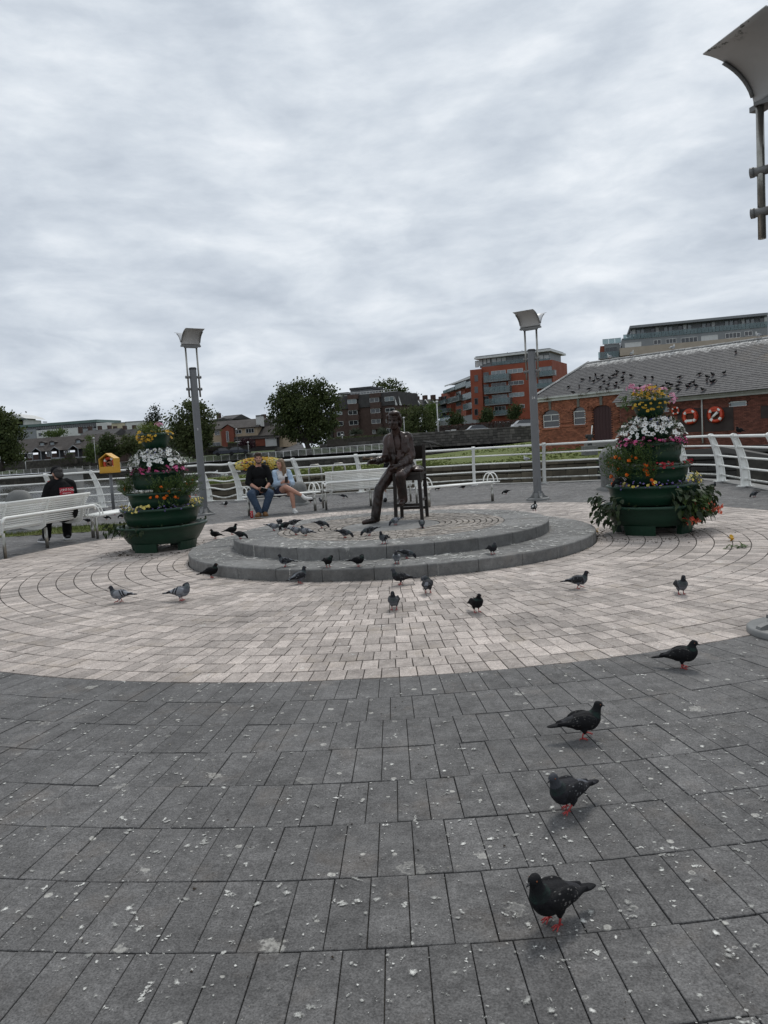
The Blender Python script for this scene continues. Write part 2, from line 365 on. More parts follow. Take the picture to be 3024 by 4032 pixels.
def keep_dark(p):
    if p.y < .9 or abs(p.x) > 22: return False
    if p.y < 9 and abs(p.x) > .75*p.y+1.6: return False
    if p.x < -5.6 and p.y > 15.9+.02*(p.x+6) and p.y < 17.6 and p.x > -14: return False      # grass strip by the bench
    return inside(p, PLAZA) and all(((p-((a+b)/2)).length > .55) for a, b in zip(edge, edge[1:])) and min(seg_d(p, a, b) for a, b in zip(edge, edge[1:])) > .44
def seg_d(p, a, b):
    ab = b-a; t = max(0, min(1, (p-a).dot(ab)/ab.length_squared)); return (p-(a+ab*t)).length
dk = [(RLT+.004+.36*k, RLT+.004+.36*(k+1)) for k in range(33)]
ROOT_DARK = tag(bpy.data.objects.new('dark_paving', None), kind='structure'); col.objects.link(ROOT_DARK)
ROOT_LIGHT = tag(bpy.data.objects.new('light_paving', None), kind='structure'); col.objects.link(ROOT_LIGHT)
paving('dark', dk, .124, MAT['dark_stone'], .0016, .03, 300, keep_dark, piece='paving_slab', parent=ROOT_DARK)
nl = 17; dl = (RLT-RLO-.01)/nl
paving('light', [(RLO+.01+dl*k, RLO+.01+dl*(k+1)) for k in range(nl)], .112, MAT['light_stone'], .0032, .03, 300, lambda p: True, piece='paver', parent=ROOT_LIGHT)
# grass strip behind the left-hand bench
mb = MB(); mb.add([(-14, 15.75, 0), (-5.7, 15.9, 0), (-5.55, 17.4, 0), (-14, 17.5, 0)], [(0, 1, 2, 3)])
tag(mb.build('lawn_strip', MAT['grass'], loc=(0, 0, .006)), kind='structure')
mb = MB()
for k in range(5200):
    x, y = random.uniform(-12, -5.6), random.uniform(15.8, 17.4); a = random.uniform(0, 2*pi); hh = random.uniform(.03, .10); w_ = .006
    dx, dy = cos(a)*w_, sin(a)*w_; lx, ly = random.uniform(-.04, .04), random.uniform(-.04, .04)
    mb.add([(x-dx, y-dy, 0), (x+dx, y+dy, 0), (x+lx, y+ly, hh)], [(0, 1, 2)])
tag(mb.build('grass', MAT['grass']), 'short green grass in the strip behind the bench', 'grass', kind='stuff')

# ---- circular stepped platform
plat = thing('stepped_platform', 'round two-step grey stone platform under the bronze statue', 'platform', (RC.x, RC.y, 0))
def kerb(r0, r1, zlo, zhi, n, off):
    da = 2*pi/n; vs_ = []
    q = MB(); g = .003; bw = .014; ns = 5
    prof = [(r1-g*0, zlo), (r1, zhi-bw), (r1-bw*.35, zhi-bw*.35), (r1-bw, zhi), (r0, zhi), (r0, zlo)]
    vs = []
    for i in range(ns+1):
        a = -da/2+g/r1+(da-2*g/r1)*i/ns
        vs += [(r*cos(a), r*sin(a), z) for r, z in prof]
    m_ = len(prof); fs = [(i*m_+j, (i+1)*m_+j, (i+1)*m_+(j+1) % m_, i*m_+(j+1) % m_) for i in range(ns) for j in range(m_)]
    fs += [list(range(m_)), [ns*m_+j for j in reversed(range(m_))]]
    rm = r1; q.add([(x-rm, y, z) for x, y, z in vs], fs); me = q.mesh('step_stone', MAT['step_stone'])
    for k in range(n):
        a = (k+off)*da; o = obj('step_stone', me, plat, (rm*cos(a), rm*sin(a), random.uniform(-.002, .002)), a)
kerb(2.0, RLO, -.02, Z1, 31, .35)
kerb(1.62, RUP, Z1-.02, Z2, 25, .1)
mb = MB(); mb.lathe([(2.02, -.02), (2.02, Z1-.012), (1.64, Z1-.01), (1.64, Z2-.022), (0.01, Z2-.022)], n=64); mb.build('sett_bed', MAT['joint_sand'], plat)
mb = MB(); mb.lathe([(.70, Z2-.03), (.70, Z2-.004), (.69, Z2), (.001, Z2)], n=48, smooth=False); mb.build('centre_slab', MAT['step_stone'], plat)
cr = []; r = .705
while r < 1.6: cr.append((r, min(r+.083, 1.618))); r += .083
RC_save = RC.copy()
RC = Vector((0, 0, 0)); 
_cd = []
paving('sett', cr, .098, MAT['sett_stone'], .0055, .022, 300, lambda p: True, zbase=Z2+.002, piece='sett', parent=plat, jit=.004)
RC = RC_save

# ---- the grassed island across the channel, its near wall of dressed blocks
near = [G(800, 1912, -.06), G(1060, 1890, -.05), G(1303, 1869, -.05), G(1500, 1853, -.05), G(1699, 1838, -.05), G(2050, 1820, -.05), G(2352, 1804, -.05), G(2640, 1793, -.05), G(2900, 1782, -.05), Vector((60, 40, -.05))]
far_ = [Vector((-12, 50, -.05)), Vector((-8, 59, -.05)), Vector((-4, 67, -.03)), Vector((1, 72, 0)), Vector((9, 83, .1)), Vector((19, 97, .3)), Vector((34, 104, .5)), Vector((50, 108, .6)), Vector((90, 112, .6)), Vector((200, 120, .6))]
def lerpl(a, b, t): return a+(b-a)*t
ss = lambda a, b, x: (lambda t: t*t*(3-2*t))(max(0, min(1, (x-a)/(b-a))))
def isl_z(p): return -.05+.55*ss(45, 54, p.y)*ss(6, 14, p.x)+.25*ss(60, 95, p.y)
mb = MB(); NT = 14; vs = []
for a, b in zip(near, far_):
    for k in range(NT+1):
        p = lerpl(a, b, k/NT); z = isl_z(p)+.06*mnoise.noise(p*.25)*(1 if 0 < k else 0); vs.append((p.x, p.y, z if k else -.05))
fs = [(i*(NT+1)+k, (i+1)*(NT+1)+k, (i+1)*(NT+1)+k+1, i*(NT+1)+k+1) for i in range(len(near)-1) for k in range(NT)]
mb.add(vs, fs, 0, True); island = tag(mb.build('island_lawn', MAT['grass']), kind='structure')
mb = MB()          # body under the lawn
ring = near+list(reversed(far_)); mb.prism([(p.x, p.y) for p in ring], -2.55, -.35); tag(mb.build('island_bank', MAT['quay_stone']), kind='structure')
mb = MB()
for k in range(9000):
    i = random.randrange(len(near)-1); u, t = random.random(), random.random()**2
    p = lerpl(lerpl(near[i], near[i+1], u), lerpl(far_[i], far_[i+1], u), t*.8+.02); z = isl_z(p)-.02
    a = random.uniform(0, pi); s_ = random.uniform(.05, .16); dx, dy = cos(a)*s_, sin(a)*s_; hh = random.uniform(.04, .12)
    mb.add([(p.x-dx, p.y-dy, z), (p.x+dx, p.y+dy, z), (p.x+dx*.4, p.y+dy*.4, z+hh), (p.x-dx*.7, p.y-dy*.7, z+hh*.7)], [(0, 1, 2, 3)])
tag(mb.build('grass', MAT['grass']), 'rough green grass covering the island lawn', 'grass', kind='stuff')
def block_wall(name, label, pts, z0, z1, ch, bl, mat, th=.4, solo=True, cop=None, back=True, cat='wall'):
    root = thing(name, label, cat, (pts[0].x, pts[0].y, z0)); O = root.location.copy()
    core = MB(); joined = MB(); rn = []
    for a, b in zip(pts, pts[1:]):
        a = Vector((a.x, a.y, 0)); b = Vector((b.x, b.y, 0)); L = (b-a).length; t = (b-a)/L; nn = Vector((t.y, -t.x, 0)); rz = atan2(t.y, t.x)
        c = (a+b)/2-nn*th*.5; core.box((c.x-O.x, c.y-O.y, (z0+z1)/2-O.z-.02), (L, th, z1-z0-.05), rz=rz)
        z = z0; ci = 0
        while z < z1-.05:
            top = z+ch > z1-ch*.55; h = (z1-z) if top else ch*random.uniform(.85, 1.15); x = 0
            iscop = cop and top
            while x < L-.01:
                l = bl*random.uniform(.6, 1.4)*(1.5 if iscop else 1); l = min(l, L-x)
                if L-x-l < bl*.4: l = L-x
                q = a+t*(x+l/2); pr = random.uniform(.0, .05)+(cop if iscop else 0)
                tgt = MB() if solo else joined
                M = Matrix.Translation((q.x-O.x+nn.x*(pr/2-.06), q.y-O.y+nn.y*(pr/2-.06), z+h/2-O.z)) @ Euler((0, 0, rz+random.uniform(-.02, .02))).to_matrix().to_4x4()
                sx, sy, sz = l/2-.012, .14+pr/2, h/2-.012; e = min(.035, sz*.4)
                vv = []
                for zz, i_ in ((-sz, e), (-sz+e, 0), (sz-e, 0), (sz, e)):
                    vv += [(-sx+i_+random.uniform(-.01, .01), -sy+i_, zz), (sx-i_+random.uniform(-.01, .01), -sy+i_, zz), (sx-i_, sy, zz), (-sx+i_, sy, zz)]
                ff = [(12, 13, 14, 15)]+[(k*4+j, k*4+(j+1) % 4, k*4+4+(j+1) % 4, k*4+4+j) for k in range(3) for j in range(4)]
                if solo:
                    tgt.add(vv, ff); o_ = tgt.build('stone_block', mat, root); o_.matrix_local = M
                else: tgt.add(vv, ff, 0, False, M); rn += [random.random()]*len(ff)
                x += l
            z += h; ci += 1
    core.build('wall_core', MAT['riverbed'], root)
    if not solo:
        me = joined.mesh('stonework', mat); me.attributes.new('rnd', 'FLOAT', 'FACE').data.foreach_set('value', rn); tag(obj('stonework', me, root), kind='stuff')
    return root
block_wall('lock_island_wall', 'channel wall of weathered stone blocks below the island grass', near[:7], -1.7, -.02, .34, .95, MAT['mossy_stone'], cop=.08)
pm('lock_stone', (.035, .033, .028), (.018, .017, .015), 2, .7, .5, 14, rnd=.3)  # darker stone than the island wall
block_wall('lock_chamber_wall', 'dark stone wall of the lock behind the right railing', near[6:-1], -1.7, -.02, .34, .95, MAT['lock_stone'], cop=.08)

# ---- the far bank
qpx = [(-900, 180), (-400, 172), (0, 165), (500, 158), (1000, 150), (1300, 141), (1650, 127)]
qz = [.05, .08, .1, .2, .35, .5, .75]
quay = []
for (px, d), z in zip(qpx, qz):
    p = AT(px, 1800, d); quay.append(Vector((p.x, p.y, z)))
quay.append(Vector((30, 126, .8))); quay.append(Vector((120, 130, 1.0)))
mb = MB(); vs = []; steps = [(0, 0), (7, 0), (14, .1), (15, 1.2), (40, 1.4), (90, 1.6), (250, 2.5), (800, 4), (4000, 4)]
for p in quay:
    dr = Vector((p.x*.25, p.y, 0)).normalized()
    for (dd, dz) in steps: q = p+dr*dd; vs.append((q.x, q.y, p.z+dz))
k_ = len(steps); fs = [(i*k_+j, (i+1)*k_+j, (i+1)*k_+j+1, i*k_+j+1) for i in range(len(quay)-1) for j in range(k_-1)]
mb.add(vs, fs)
for i, f in enumerate(mb.f): mb.m[i] = 0 if (i % (k_-1)) < 2 else 1
tag(mb.build('far_bank', [MAT['asphalt'], MAT['bank_grass']]), kind='structure')
block_wall('far_quay_wall', 'long dark stone quay wall on the far side of the river', quay, -2.4, .0, .55, 1.1, MAT['quay_stone'], solo=False)
for o_ in []: pass

# ---- bird droppings and litter on the paving
def dropmat():
    m = bpy.data.materials.new('dropping'); m.use_nodes = True; nt = m.node_tree; b = nt.nodes['Principled BSDF']
    r = nd(nt, 'ShaderNodeAttribute', attribute_name='rnd').outputs['Fac']; pos = nd(nt, 'ShaderNodeNewGeometry').outputs['Position']
    c = ramp(nt, r, [(0, (.15, .148, .14)), (.45, (.36, .355, .33)), (1, (.78, .77, .72))])
    c = mixc(nt, mth(nt, 'MULTIPLY', ramp(nt, noi(nt, pos, 120, 3, .7), [(.5, 0), (.62, 1)]), .55), c, (.12, .12, .11))
    nt.links.new(c, b.inputs['Base Color']); b.inputs['Roughness'].default_value = .85; MAT['dropping'] = m
    k = mth(nt, 'ADD', nd(nt, 'ShaderNodeAttribute', attribute_name='core').outputs['Fac'], mth(nt, 'MULTIPLY', mth(nt, 'SUBTRACT', noi(nt, pos, 170, 3, .7), .5), 1.5))
    mx = nd(nt, 'ShaderNodeMixShader', {0: ramp(nt, k, [(.14, 0), (.70, .95)]), 1: nd(nt, 'ShaderNodeBsdfTransparent').outputs[0], 2: b.outputs[0]}); nt.links.new(mx.outputs[0], nt.nodes['Material Output'].inputs[0])
dropmat()
mb = MB(); rn = []; core = []
def splat(x, y, z, r, tone, sm=.14):
    n = 12; a0 = random.random()*6; el = random.uniform(1, 1.35); th = random.random()*pi; ph = [random.random()*6.3 for _ in range(3)]
    ring = random.random() < .06 and r > .004; pts = []
    for i in range(n):
        t = a0+2*pi*i/n; q = r*(1+sm*sin(2*t+ph[0])+sm*.8*sin(3*t+ph[1])+sm*.5*sin(5*t+ph[2])); px, py = q*cos(t)*el, q*sin(t)/el
        pts.append((x+px*cos(th)-py*sin(th), y+px*sin(th)+py*cos(th), z))
    if ring:
        inn = [(x+(p[0]-x)*.6, y+(p[1]-y)*.6, z) for p in pts]; mb.add(pts+inn, [(i, (i+1) % n, n+(i+1) % n, n+i) for i in range(n)]); rn.extend([tone*.8]*n); core.extend([.38]*(2*n))
    else:
        mb.add([(x, y, z)]+pts, [(0, 1+i, 1+(i+1) % n) for i in range(n)]); rn.extend([min(1, max(0, tone+random.uniform(-.1, .1)))]*n); core.extend([1.0]+[.0]*n)
def drops(n, pick, z, big=1.0):
    for _ in range(n):
        p = pick()
        if p is None: continue
        if random.random() > .58+.9*mnoise.noise(Vector((p[0]*.9, p[1]*.9, 3))): continue
        r = min(.015, .0043*math.exp(random.gauss(0, .6)))*big; tone = .25+.75*random.random(); k = random.random()
        if k < .82: splat(p[0], p[1], z, r, tone)
        else:                      # a splash: one core, a tail of drips
            a = random.random()*6.3; L = r*random.uniform(2, 6); m_ = random.randrange(5, 11)
            for j in range(m_):
                t = j/m_; w_ = r*(1-.75*t)*random.uniform(.5, 1.1); splat(p[0]+cos(a)*L*t+random.gauss(0, r*.35), p[1]+sin(a)*L*t+random.gauss(0, r*.35), z+.0002*j, w_, tone, .22)
def pick_dark():
    y = random.uniform(1.5, 6.5); x = random.uniform(-1, 1)*(.56*y+.5); return (x, y) if (Vector((x, y, 0))-RC).length > RLT+.02 else None
def pick_ring(r0, r1): a = random.random()*2*pi; r = sqrt(random.uniform(r0*r0, r1*r1)); return (RC.x+r*cos(a), RC.y+r*sin(a))
drops(9000, pick_dark, .0030, 1.0); drops(4600, lambda: pick_ring(RLO+.1, RLT-.05), .0034, .85); drops(2600, lambda: pick_ring(RUP+.03, RLO-.04), Z1+.0045, 3.9); drops(2600, lambda: pick_ring(1.64, RUP-.04), Z2+.0045, 3.9); drops(400, lambda: pick_ring(.72, 1.6), Z2+.0095)
drops(3500, lambda: (lambda x, y: (x, y) if (Vector((x, y, 0))-RC).length > RLT+.1 else None)(random.uniform(-9, 7.5), random.uniform(12, 22.5)), .0042, 1.5)
me = mb.mesh('bird_droppings', MAT['dropping']); me.attributes.new('rnd', 'FLOAT', 'FACE').data.foreach_set('value', rn); me.attributes.new('core', 'FLOAT', 'POINT').data.foreach_set('value', core); tag(obj('bird_droppings', me), 'white bird droppings spattered over the paving', 'droppings', kind='stuff')
pm('litter_dark', (.05, .033, .02), (.025, .018, .012), 30, .95); pm('litter_pale', (.42, .38, .30), (.25, .22, .17), 30, .9)
mb = MB()
def crumb(x, y, z, s, mi):
    a = random.random()*6; mb.add([(x+s*cos(a), y+s*sin(a), z), (x+s*.6*cos(a+2.1), y+s*.6*sin(a+2.1), z+s*.3), (x+s*cos(a+4.2)*.8, y+s*sin(a+4.2)*.8, z), (x, y, z+s*.55)], [(0, 1, 3), (1, 2, 3), (2, 0, 3)], mi)
for _ in range(900):
    p = pick_dark()
    if p: crumb(*p, .003, .003*math.exp(random.gauss(0, .5)), 0 if random.random() < .8 else 1)
for _ in range(1300): p = pick_ring(RLO+.02, RLT); crumb(*p, .003, .0045*math.exp(random.gauss(0, .5)), 0 if random.random() < .75 else 1)
for _ in range(900): p = pick_ring(RLO+.005, RLO+.05+abs(random.gauss(0, .05))); crumb(*p, .003, .006*math.exp(random.gauss(0, .5)), 0 if random.random() < .6 else 1)
for _ in range(400): p = pick_ring(RUP+.004, RUP+.03); crumb(*p, Z1+.002, .005*math.exp(random.gauss(0, .5)), 0 if random.random() < .5 else 1)
for (cx, cy) in ((-3.5, 11.9), (3.55, 10.3)):
    for _ in range(600):
        a = random.random()*6.3; r = .55+abs(random.gauss(0, .22)); crumb(cx+r*cos(a), cy+r*sin(a), .003, .010*math.exp(random.gauss(0, .5)), 0)
tag(mb.build('litter', [MAT['litter_dark'], MAT['litter_pale']]), 'fine soil crumbs and seed litter strewn on the paving', 'litter', kind='stuff')
# ================================================================== plaza furniture
pm('white_paint', (.86, .86, .83), (.74, .74, .69), 3.5, .42, .12, 40, contrast=.3)
pm('worn_white', (.66, .66, .62), (.30, .30, .27), 9, .5, .15, 60, contrast=.14)
pm('steel', (.42, .41, .38), (.20, .19, .16), 7, .32, .1, 60, metal=.9)
pm('lamp_grey', (.155, .158, .162), (.125, .128, .132), 2.5, .45, .08, 80)
pm('lamp_cast', (.20, .20, .195), (.13, .13, .125), 4, .55, .25, 40)
pm('lamp_dark', (.03, .032, .035), None, 4, .5)
pm('reflector', (.46, .45, .43), (.38, .37, .355), 3, .55, .05)  # underside kept darker than the top, its downward shade put into the colour
pm('reflector_top', (.66, .66, .66), (.5, .5, .5), 3, .4)
def lamp_dirt():
    m = MAT['reflector']; nt = m.node_tree; b = nt.nodes['Principled BSDF']
    v = nd(nt, 'ShaderNodeTexCoord').outputs['Object']
    src = b.inputs['Base Color'].links[0].from_socket
    f = mth(nt, 'MULTIPLY', ramp(nt, noi(nt, v, 16, 5, .75), [(.57, 0), (.61, 1)]), ramp(nt, nd(nt, 'ShaderNodeAttribute', attribute_name='edge').outputs['Fac'], [(.82, 0), (.96, 1)]))
    nt.links.new(mixc(nt, f, src, (.03, .035, .025)), b.inputs['Base Color'])
lamp_dirt()
# ---- railings
HR = 1.19; LEAN = .27
RZ = [1.155, .905, .655, .41, .165]
def off_(z): return LEAN*(max(z, 0)/HR)**2.2
def post_mesh():
    mb = MB(); n = 9
    for (ya, yb, t) in ((-.5, -.36, .085), (-.37, .37, .034), (.36, .5, .085)):
        vs = []
        for i in range(n+1):
            z = .012+(HR-.03)*i/n; w_ = .205-.075*(i/n); o = off_(z)
            vs += [(o+w_*ya, -t/2, z), (o+w_*yb, -t/2, z), (o+w_*yb, t/2, z), (o+w_*ya, t/2, z)]
        fs = [(i*4+k, i*4+(k+1) % 4, i*4+4+(k+1) % 4, i*4+4+k) for i in range(n) for k in range(4)]+[(3, 2, 1, 0), tuple(n*4+k for k in range(4))]
        mb.add(vs, fs)
    return mb
me_post = post_mesh().mesh('post', MAT['white_paint'])
b_ = MB(); b_.box((0, 0, .009), (.34, .20, .018)); 
for x in (-.13, .13):
    for y in (-.065, .065): b_.cyl((x, y, .018), (x, y, .032), .016, n=6)
me_foot = b_.mesh('foot_plate', MAT['white_paint'])
b_ = MB(); b_.cyl((0, -.055, 0), (0, .055, 0), .062, n=18); me_col = b_.mesh('collar', MAT['white_paint'])
b_ = MB(); b_.cyl((0, -.05, 0), (0, .05, 0), .036, .036, n=12); me_nub = b_.mesh('rail_boss', MAT['white_paint'])
def railing(name, label, posts, dent=None):
    root = thing(name, label, 'railing', posts[0][0], group='white quayside railings'); O = posts[0][0]
    pts = []
    for i, (p, l) in enumerate(posts):
        l = Vector((l[0], l[1], 0)).normalized(); a = atan2(l.y, l.x)
        vis = True
        po = obj('post', me_post, root, p-O, a); obj('foot_plate', me_foot, po)
        obj('collar', me_col, po, (off_(RZ[0]), 0, RZ[0]))
        for z in RZ[1:]: obj('rail_boss', me_nub, po, (off_(z), 0, z))
        pts.append([p-O+l*off_(z)+Vector((0, 0, z)) for z in RZ])
    for k in range(5):
        path = []
        for i in range(len(pts)-1):
            a, b = pts[i][k], pts[i+1][k]; n = 9 if dent == i else 1
            for j in range(n):
                t = j/n; q = a.lerp(b, t)
                if dent == i and j: q.z += (.035*sin(t*2*pi+.4*k)-.012)*(.4+.25*k)
                path.append(q)
        path.append(pts[-1][k])
        mb = MB(); mb.tube(path, .033 if k == 0 else .0235, 10); mb.build('rail', MAT['white_paint'] if k < 4 else MAT['worn_white'], root)
    return root
railing('railing', 'white railing along the river behind the man in the black cap', rail_left)
railing('railing', 'white railing with a bent rail behind the couple and the statue', [rail_left[-1]]+rail_mid, dent=1)
railing('railing', 'white curved-post railing beside the right-hand flower tower', [rail_mid[-1]]+rail_right)

# ---- benches
def seat_slats(root, L, y0, y1, z, n=8, r=.0165):
    for k in range(n):
        t = k/(n-1); mb = MB(); zz = z-.02*sin(pi*t)*.6+(.0 if t < .85 else -.008)
        mb.cyl((-L/2, y0+(y1-y0)*t, zz), (L/2, y0+(y1-y0)*t, zz), r, n=8); mb.build('seat_slat', MAT['white_paint'], root)
def backed_bench(name, label, pa, pb, L=None, group='white slatted benches'):
    d = pb-pa; L = L or d.length; a = atan2(d.y, d.x); c = (pa+pb)/2
    root = thing(name, label, 'bench', (c.x, c.y, 0), a, group)
    seat_slats(root, L, .10, .50, .43)
    for k in range(11):
        t = k/10; mb = MB(); y = .075-.05*t-.10*t*t; z = .455+.37*t
        mb.cyl((-L/2, y, z), (L/2, y, z), .0155, n=8); mb.build('back_slat', MAT['white_paint'], root)
    for y, z in ((-.085, .845), (-.10, .872)):
        mb = MB(); mb.cyl((-L/2-.02, y, z), (L/2+.02, y, z), .021, n=10); mb.build('top_rail', MAT['white_paint'], root)
    for x in (-L/2+.14, 0, L/2-.14):
        pr = [(.50, .405), (.30, .385), (.12, .395), (.05, .43), (.02, .52), (-.03, .68), (-.105, .86)]
        ou = [(.50, .365), (.30, .33), (.08, .335), (-.01, .39), (-.035, .52), (-.075, .68), (-.145, .85)]
        mb = MB(); poly = pr+ou[::-1]
        mb.add([(x-.006, y, z) for y, z in poly]+[(x+.006, y, z) for y, z in poly],
               [(i, i+1, 13-i-1, 13-i) for i in range(6)]+[(14+i+1, 14+i, 14+13-i, 14+13-i-1) for i in range(6)]+[(i, 14+i, 14+(i+1) % 14, (i+1) % 14) for i in range(14)])
        mb.build('bracket', MAT['white_paint'], root)
    H, rr = .64, .09; xs = L/2+.04
    path = [(-xs, -.17, 0), (-xs, -.17, H-rr)]+[(-xs+rr*(1-cos(t)), -.17, H-rr+rr*sin(t)) for t in (pi/8, pi/4, 3*pi/8, pi/2)]
    path += [(-p[0], p[1], p[2]) for p in reversed(path)]
    mb = MB(); mb.tube([p for p in path if p[2] > .40] , .026, 10); mb.build('back_rail', MAT['white_paint'], root)
    for s in (-1, 1):
        mb = MB(); mb.cyl((s*xs, -.17, 0), (s*xs, -.17, .405), .027, n=10); mb.build('leg', MAT['steel'], root)
        mb = MB(); mb.tube([(s*xs, -.17, H-.03), (s*xs, .1, H-.02), (s*xs, .38, H-.03), (s*xs, .46, H-.1), (s*xs, .48, .35)], .02, 8); mb.build('armrest', MAT['white_paint'], root)
        mb = MB(); mb.cyl((s*xs, .48, 0), (s*xs, .48, .36), .025, n=10); mb.build('leg', MAT['steel'], root)
    mb = MB(); mb.cyl((0, .0, 0), (0, .0, .36), .03, n=10); mb.build('leg', MAT['steel'], root)
    return root
def plain_bench(name, label, pa, pb, L=1.85, group='white slatted benches'):
    d = pb-pa; a = atan2(d.y, d.x); c = (pa+pb)/2
    root = thing(name, label, 'bench', (c.x, c.y, 0), a, group); q = d.length/2
    seat_slats(root, L, -.20, .20, .44, 8, .018)
    for s in (-1, 1):
        mb = MB(); mb.box((s*q, 0, .408), (.05, .40, .02)); mb.build('seat_bearer', MAT['white_paint'], root)
        for y in (-.1,):
            mb = MB(); mb.cyl((s*q, y, 0), (s*q, y, .31), .034, n=12); mb.build('leg', MAT['steel'], root)
            mb = MB(); mb.cyl((s*q, y, .30), (s*q, y, .405), .024, n=10); mb.build('leg_stem', MAT['white_paint'], root)
        for dx in (-.05, .05):
            mb = MB(); mb.tube([(s*(L/2-.12)+dx+.07*cos(t), -.12*cos(t), .44+.21*sin(t)) for t in [pi*k/12 for k in range(13)]], .013, 8); mb.build('arm_hoop', MAT['white_paint'], root)
    return root
gB = lambda px, py: (lambda p: Vector((p.x, p.y, 0)))(G(px, py))
b1 = gB(0, 2198); b2 = gB(346, 2124)
backed_bench('slatted_bench', 'white slatted bench under the man in the black cap', b1, b2, 2.3)
p1, p2 = gB(386, 2116), gB(540, 2082)
plain_bench('backless_bench', 'white backless bench half hidden by the left flower tower', p2, p1, 1.75)
cb1, cb2 = gB(982, 2030), gB(1240, 2010)
plain_bench('backless_bench', 'white backless bench on which the couple sit', cb1, cb2, (cb2-cb1).length+.28)
m1, m2 = gB(1289, 2006), gB(1629, 1980)
backed_bench('slatted_bench', 'white slatted bench with its back turned, behind the statue', m1, m2)
r1, r2 = gB(1683, 1996), gB(1931, 1972)
plain_bench('backless_bench', 'white empty backless bench right of the statue', r1, r2, (r2-r1).length+.3)

# ---- lamp posts
def text_mesh(s, size, mat, ext=.001):
    cu = bpy.data.curves.new('txt', 'FONT'); cu.body = s; cu.size = size; cu.align_x = 'CENTER'; cu.align_y = 'CENTER'; cu.extrude = ext
    o = bpy.data.objects.new('txt', cu); col.objects.link(o)
    dg = bpy.context.evaluated_depsgraph_get(); dg.update(); me = bpy.data.meshes.new_from_object(o.evaluated_get(dg))
    bpy.data.objects.remove(o); bpy.data.curves.remove(cu); me.materials.clear(); me.materials.append(mat); return me
pm('print_white', (.72, .72, .70), (.62, .62, .6), 20, .6)
def street_lamp(label, loc, beam, num=None, zr=3.86, zs=1.0, swing=0.0, sc=1.06):
    a = atan2(beam[1], beam[0])
    root = thing('street_lamp', label, 'street lamp', (loc.x, loc.y, 0), a, 'butterfly street lamps')
    mb = MB(); mb.cyl((0, 0, .1), (0, 0, 3.36), .084, .080, 28, caps=False); mb.build('pole', MAT['lamp_grey'], root)
    mb = MB(); mb.lathe([(.083, 3.34), (.086, 3.345), (.086, 3.375), (.07, 3.39), (.001, 3.395)], n=28); mb.build('pole_cap', MAT['lamp_dark'], root)
    mb = MB(); mb.lathe([(.245, 0), (.245, .035), (.235, .045), (.10, .052), (.095, .15), (.086, .155)], n=32); 
    for k in range(4):
        t = pi/4+k*pi/2; c_, s_ = cos(t), sin(t); w_ = .02
        pr = [(.085, .045), (.225, .045), (.22, .065), (.16, .09), (.12, .14), (.10, .19), (.085, .20)]
        vs = [(r*c_-w_*s_*sg, r*s_+w_*c_*sg, z) for sg in (-1, 1) for r, z in pr]; n = len(pr)
        mb.add(vs, [tuple(range(n)), tuple(reversed(range(n, 2*n)))]+[(i, n+i, n+(i+1) % n, (i+1) % n) for i in range(n)])
    mb.build('base', MAT['lamp_cast'], root)
    mb = MB(); mb.box((0, -.0855, .42), (.075, .006, .19)); mb.build('service_hatch', MAT['lamp_grey'], root)
    for s in (-1, 1):
        x = s*.132
        mb = MB(); mb.cyl((x, 0, 2.72), (x, 0, zr), .0205, n=12); mb.build('support_rod', MAT['steel'], root)
        for z in (2.90, 3.17):
            mb = MB(); mb.cyl((s*.07, 0, z), (s*.175, 0, z), .03, n=12); mb.cyl((s*.165, 0, z), (s*.185, 0, z), .034, n=12); mb.build('clamp', MAT['lamp_cast'], root)
    mb = MB(); mb.box((0, 0, zr-.018), (.31, .06, .024)); mb.build('head_bracket', MAT['lamp_cast'], root)
    mb = MB(); mb.box((0, 0, zr+.012), (.46, .075, .035)); mb.build('ridge_beam', MAT['lamp_cast'], root, rz=swing)
    for s in (-1, 1):
        mb = MB(); n = 12; W_ = .225; vs = []; ed = []
        prof = [(s*(.012+.36*(1-cos(t))), zr+.03+.325*sin(t)) for t in [pi/2*k/n*.93 for k in range(n+1)]]
        th = .008
        for lay in (0, 1):
            for (y, z) in prof: vs += [(-W_, y, z+lay*th), (W_, y, z+lay*th)]
        N_ = 2*(n+1); fs = []
        for i in range(n):
            q = (2*i, 2*i+1, 2*i+3, 2*i+2); fs += [q, tuple(N_+j for j in reversed(q))]
            fs += [(2*i, 2*i+2, N_+2*i+2, N_+2*i), (2*i+1, N_+2*i+1, N_+2*i+3, 2*i+3)]
        fs += [(0, N_, N_+1, 1), (2*n, 2*n+1, N_+2*n+1, N_+2*n)]
        mb.add(vs, fs, 0, True)
        for i, f in enumerate(mb.f):
            if min(f) >= N_: mb.m[i] = 1
        me = mb.mesh('reflector_wing', [MAT['reflector'], MAT['reflector_top']])
        at = me.attributes.new('edge', 'FLOAT', 'POINT')
        at.data.foreach_set('value', [((j % N_)//2)/n for j in range(len(me.vertices))])
        wg = obj('reflector_wing', me, root, rz=swing)
        for x in (-W_+.004, W_-.004):
            mb = MB(); mb.tube([(x, y, z-.012) for y, z in prof[2:-3]], .011, 6); mb.build('edge_rib', MAT['lamp_cast'], wg)
    if num:
        cm = (Vector((0, 0, 0))-Vector((loc.x, loc.y, 0))); ang = atan2(cm.y, cm.x)-a
        me = text_mesh(num, .075, MAT['print_white']); o = obj('number_plate', me, root, (.0862*cos(ang), .0862*sin(ang), 1.98 if num == '3' else 2.30)); o.rotation_euler = (pi/2, 0, ang+pi/2)
        o['label'] = 'small white painted number'
    root.scale = (sc, sc, zs)
    return root
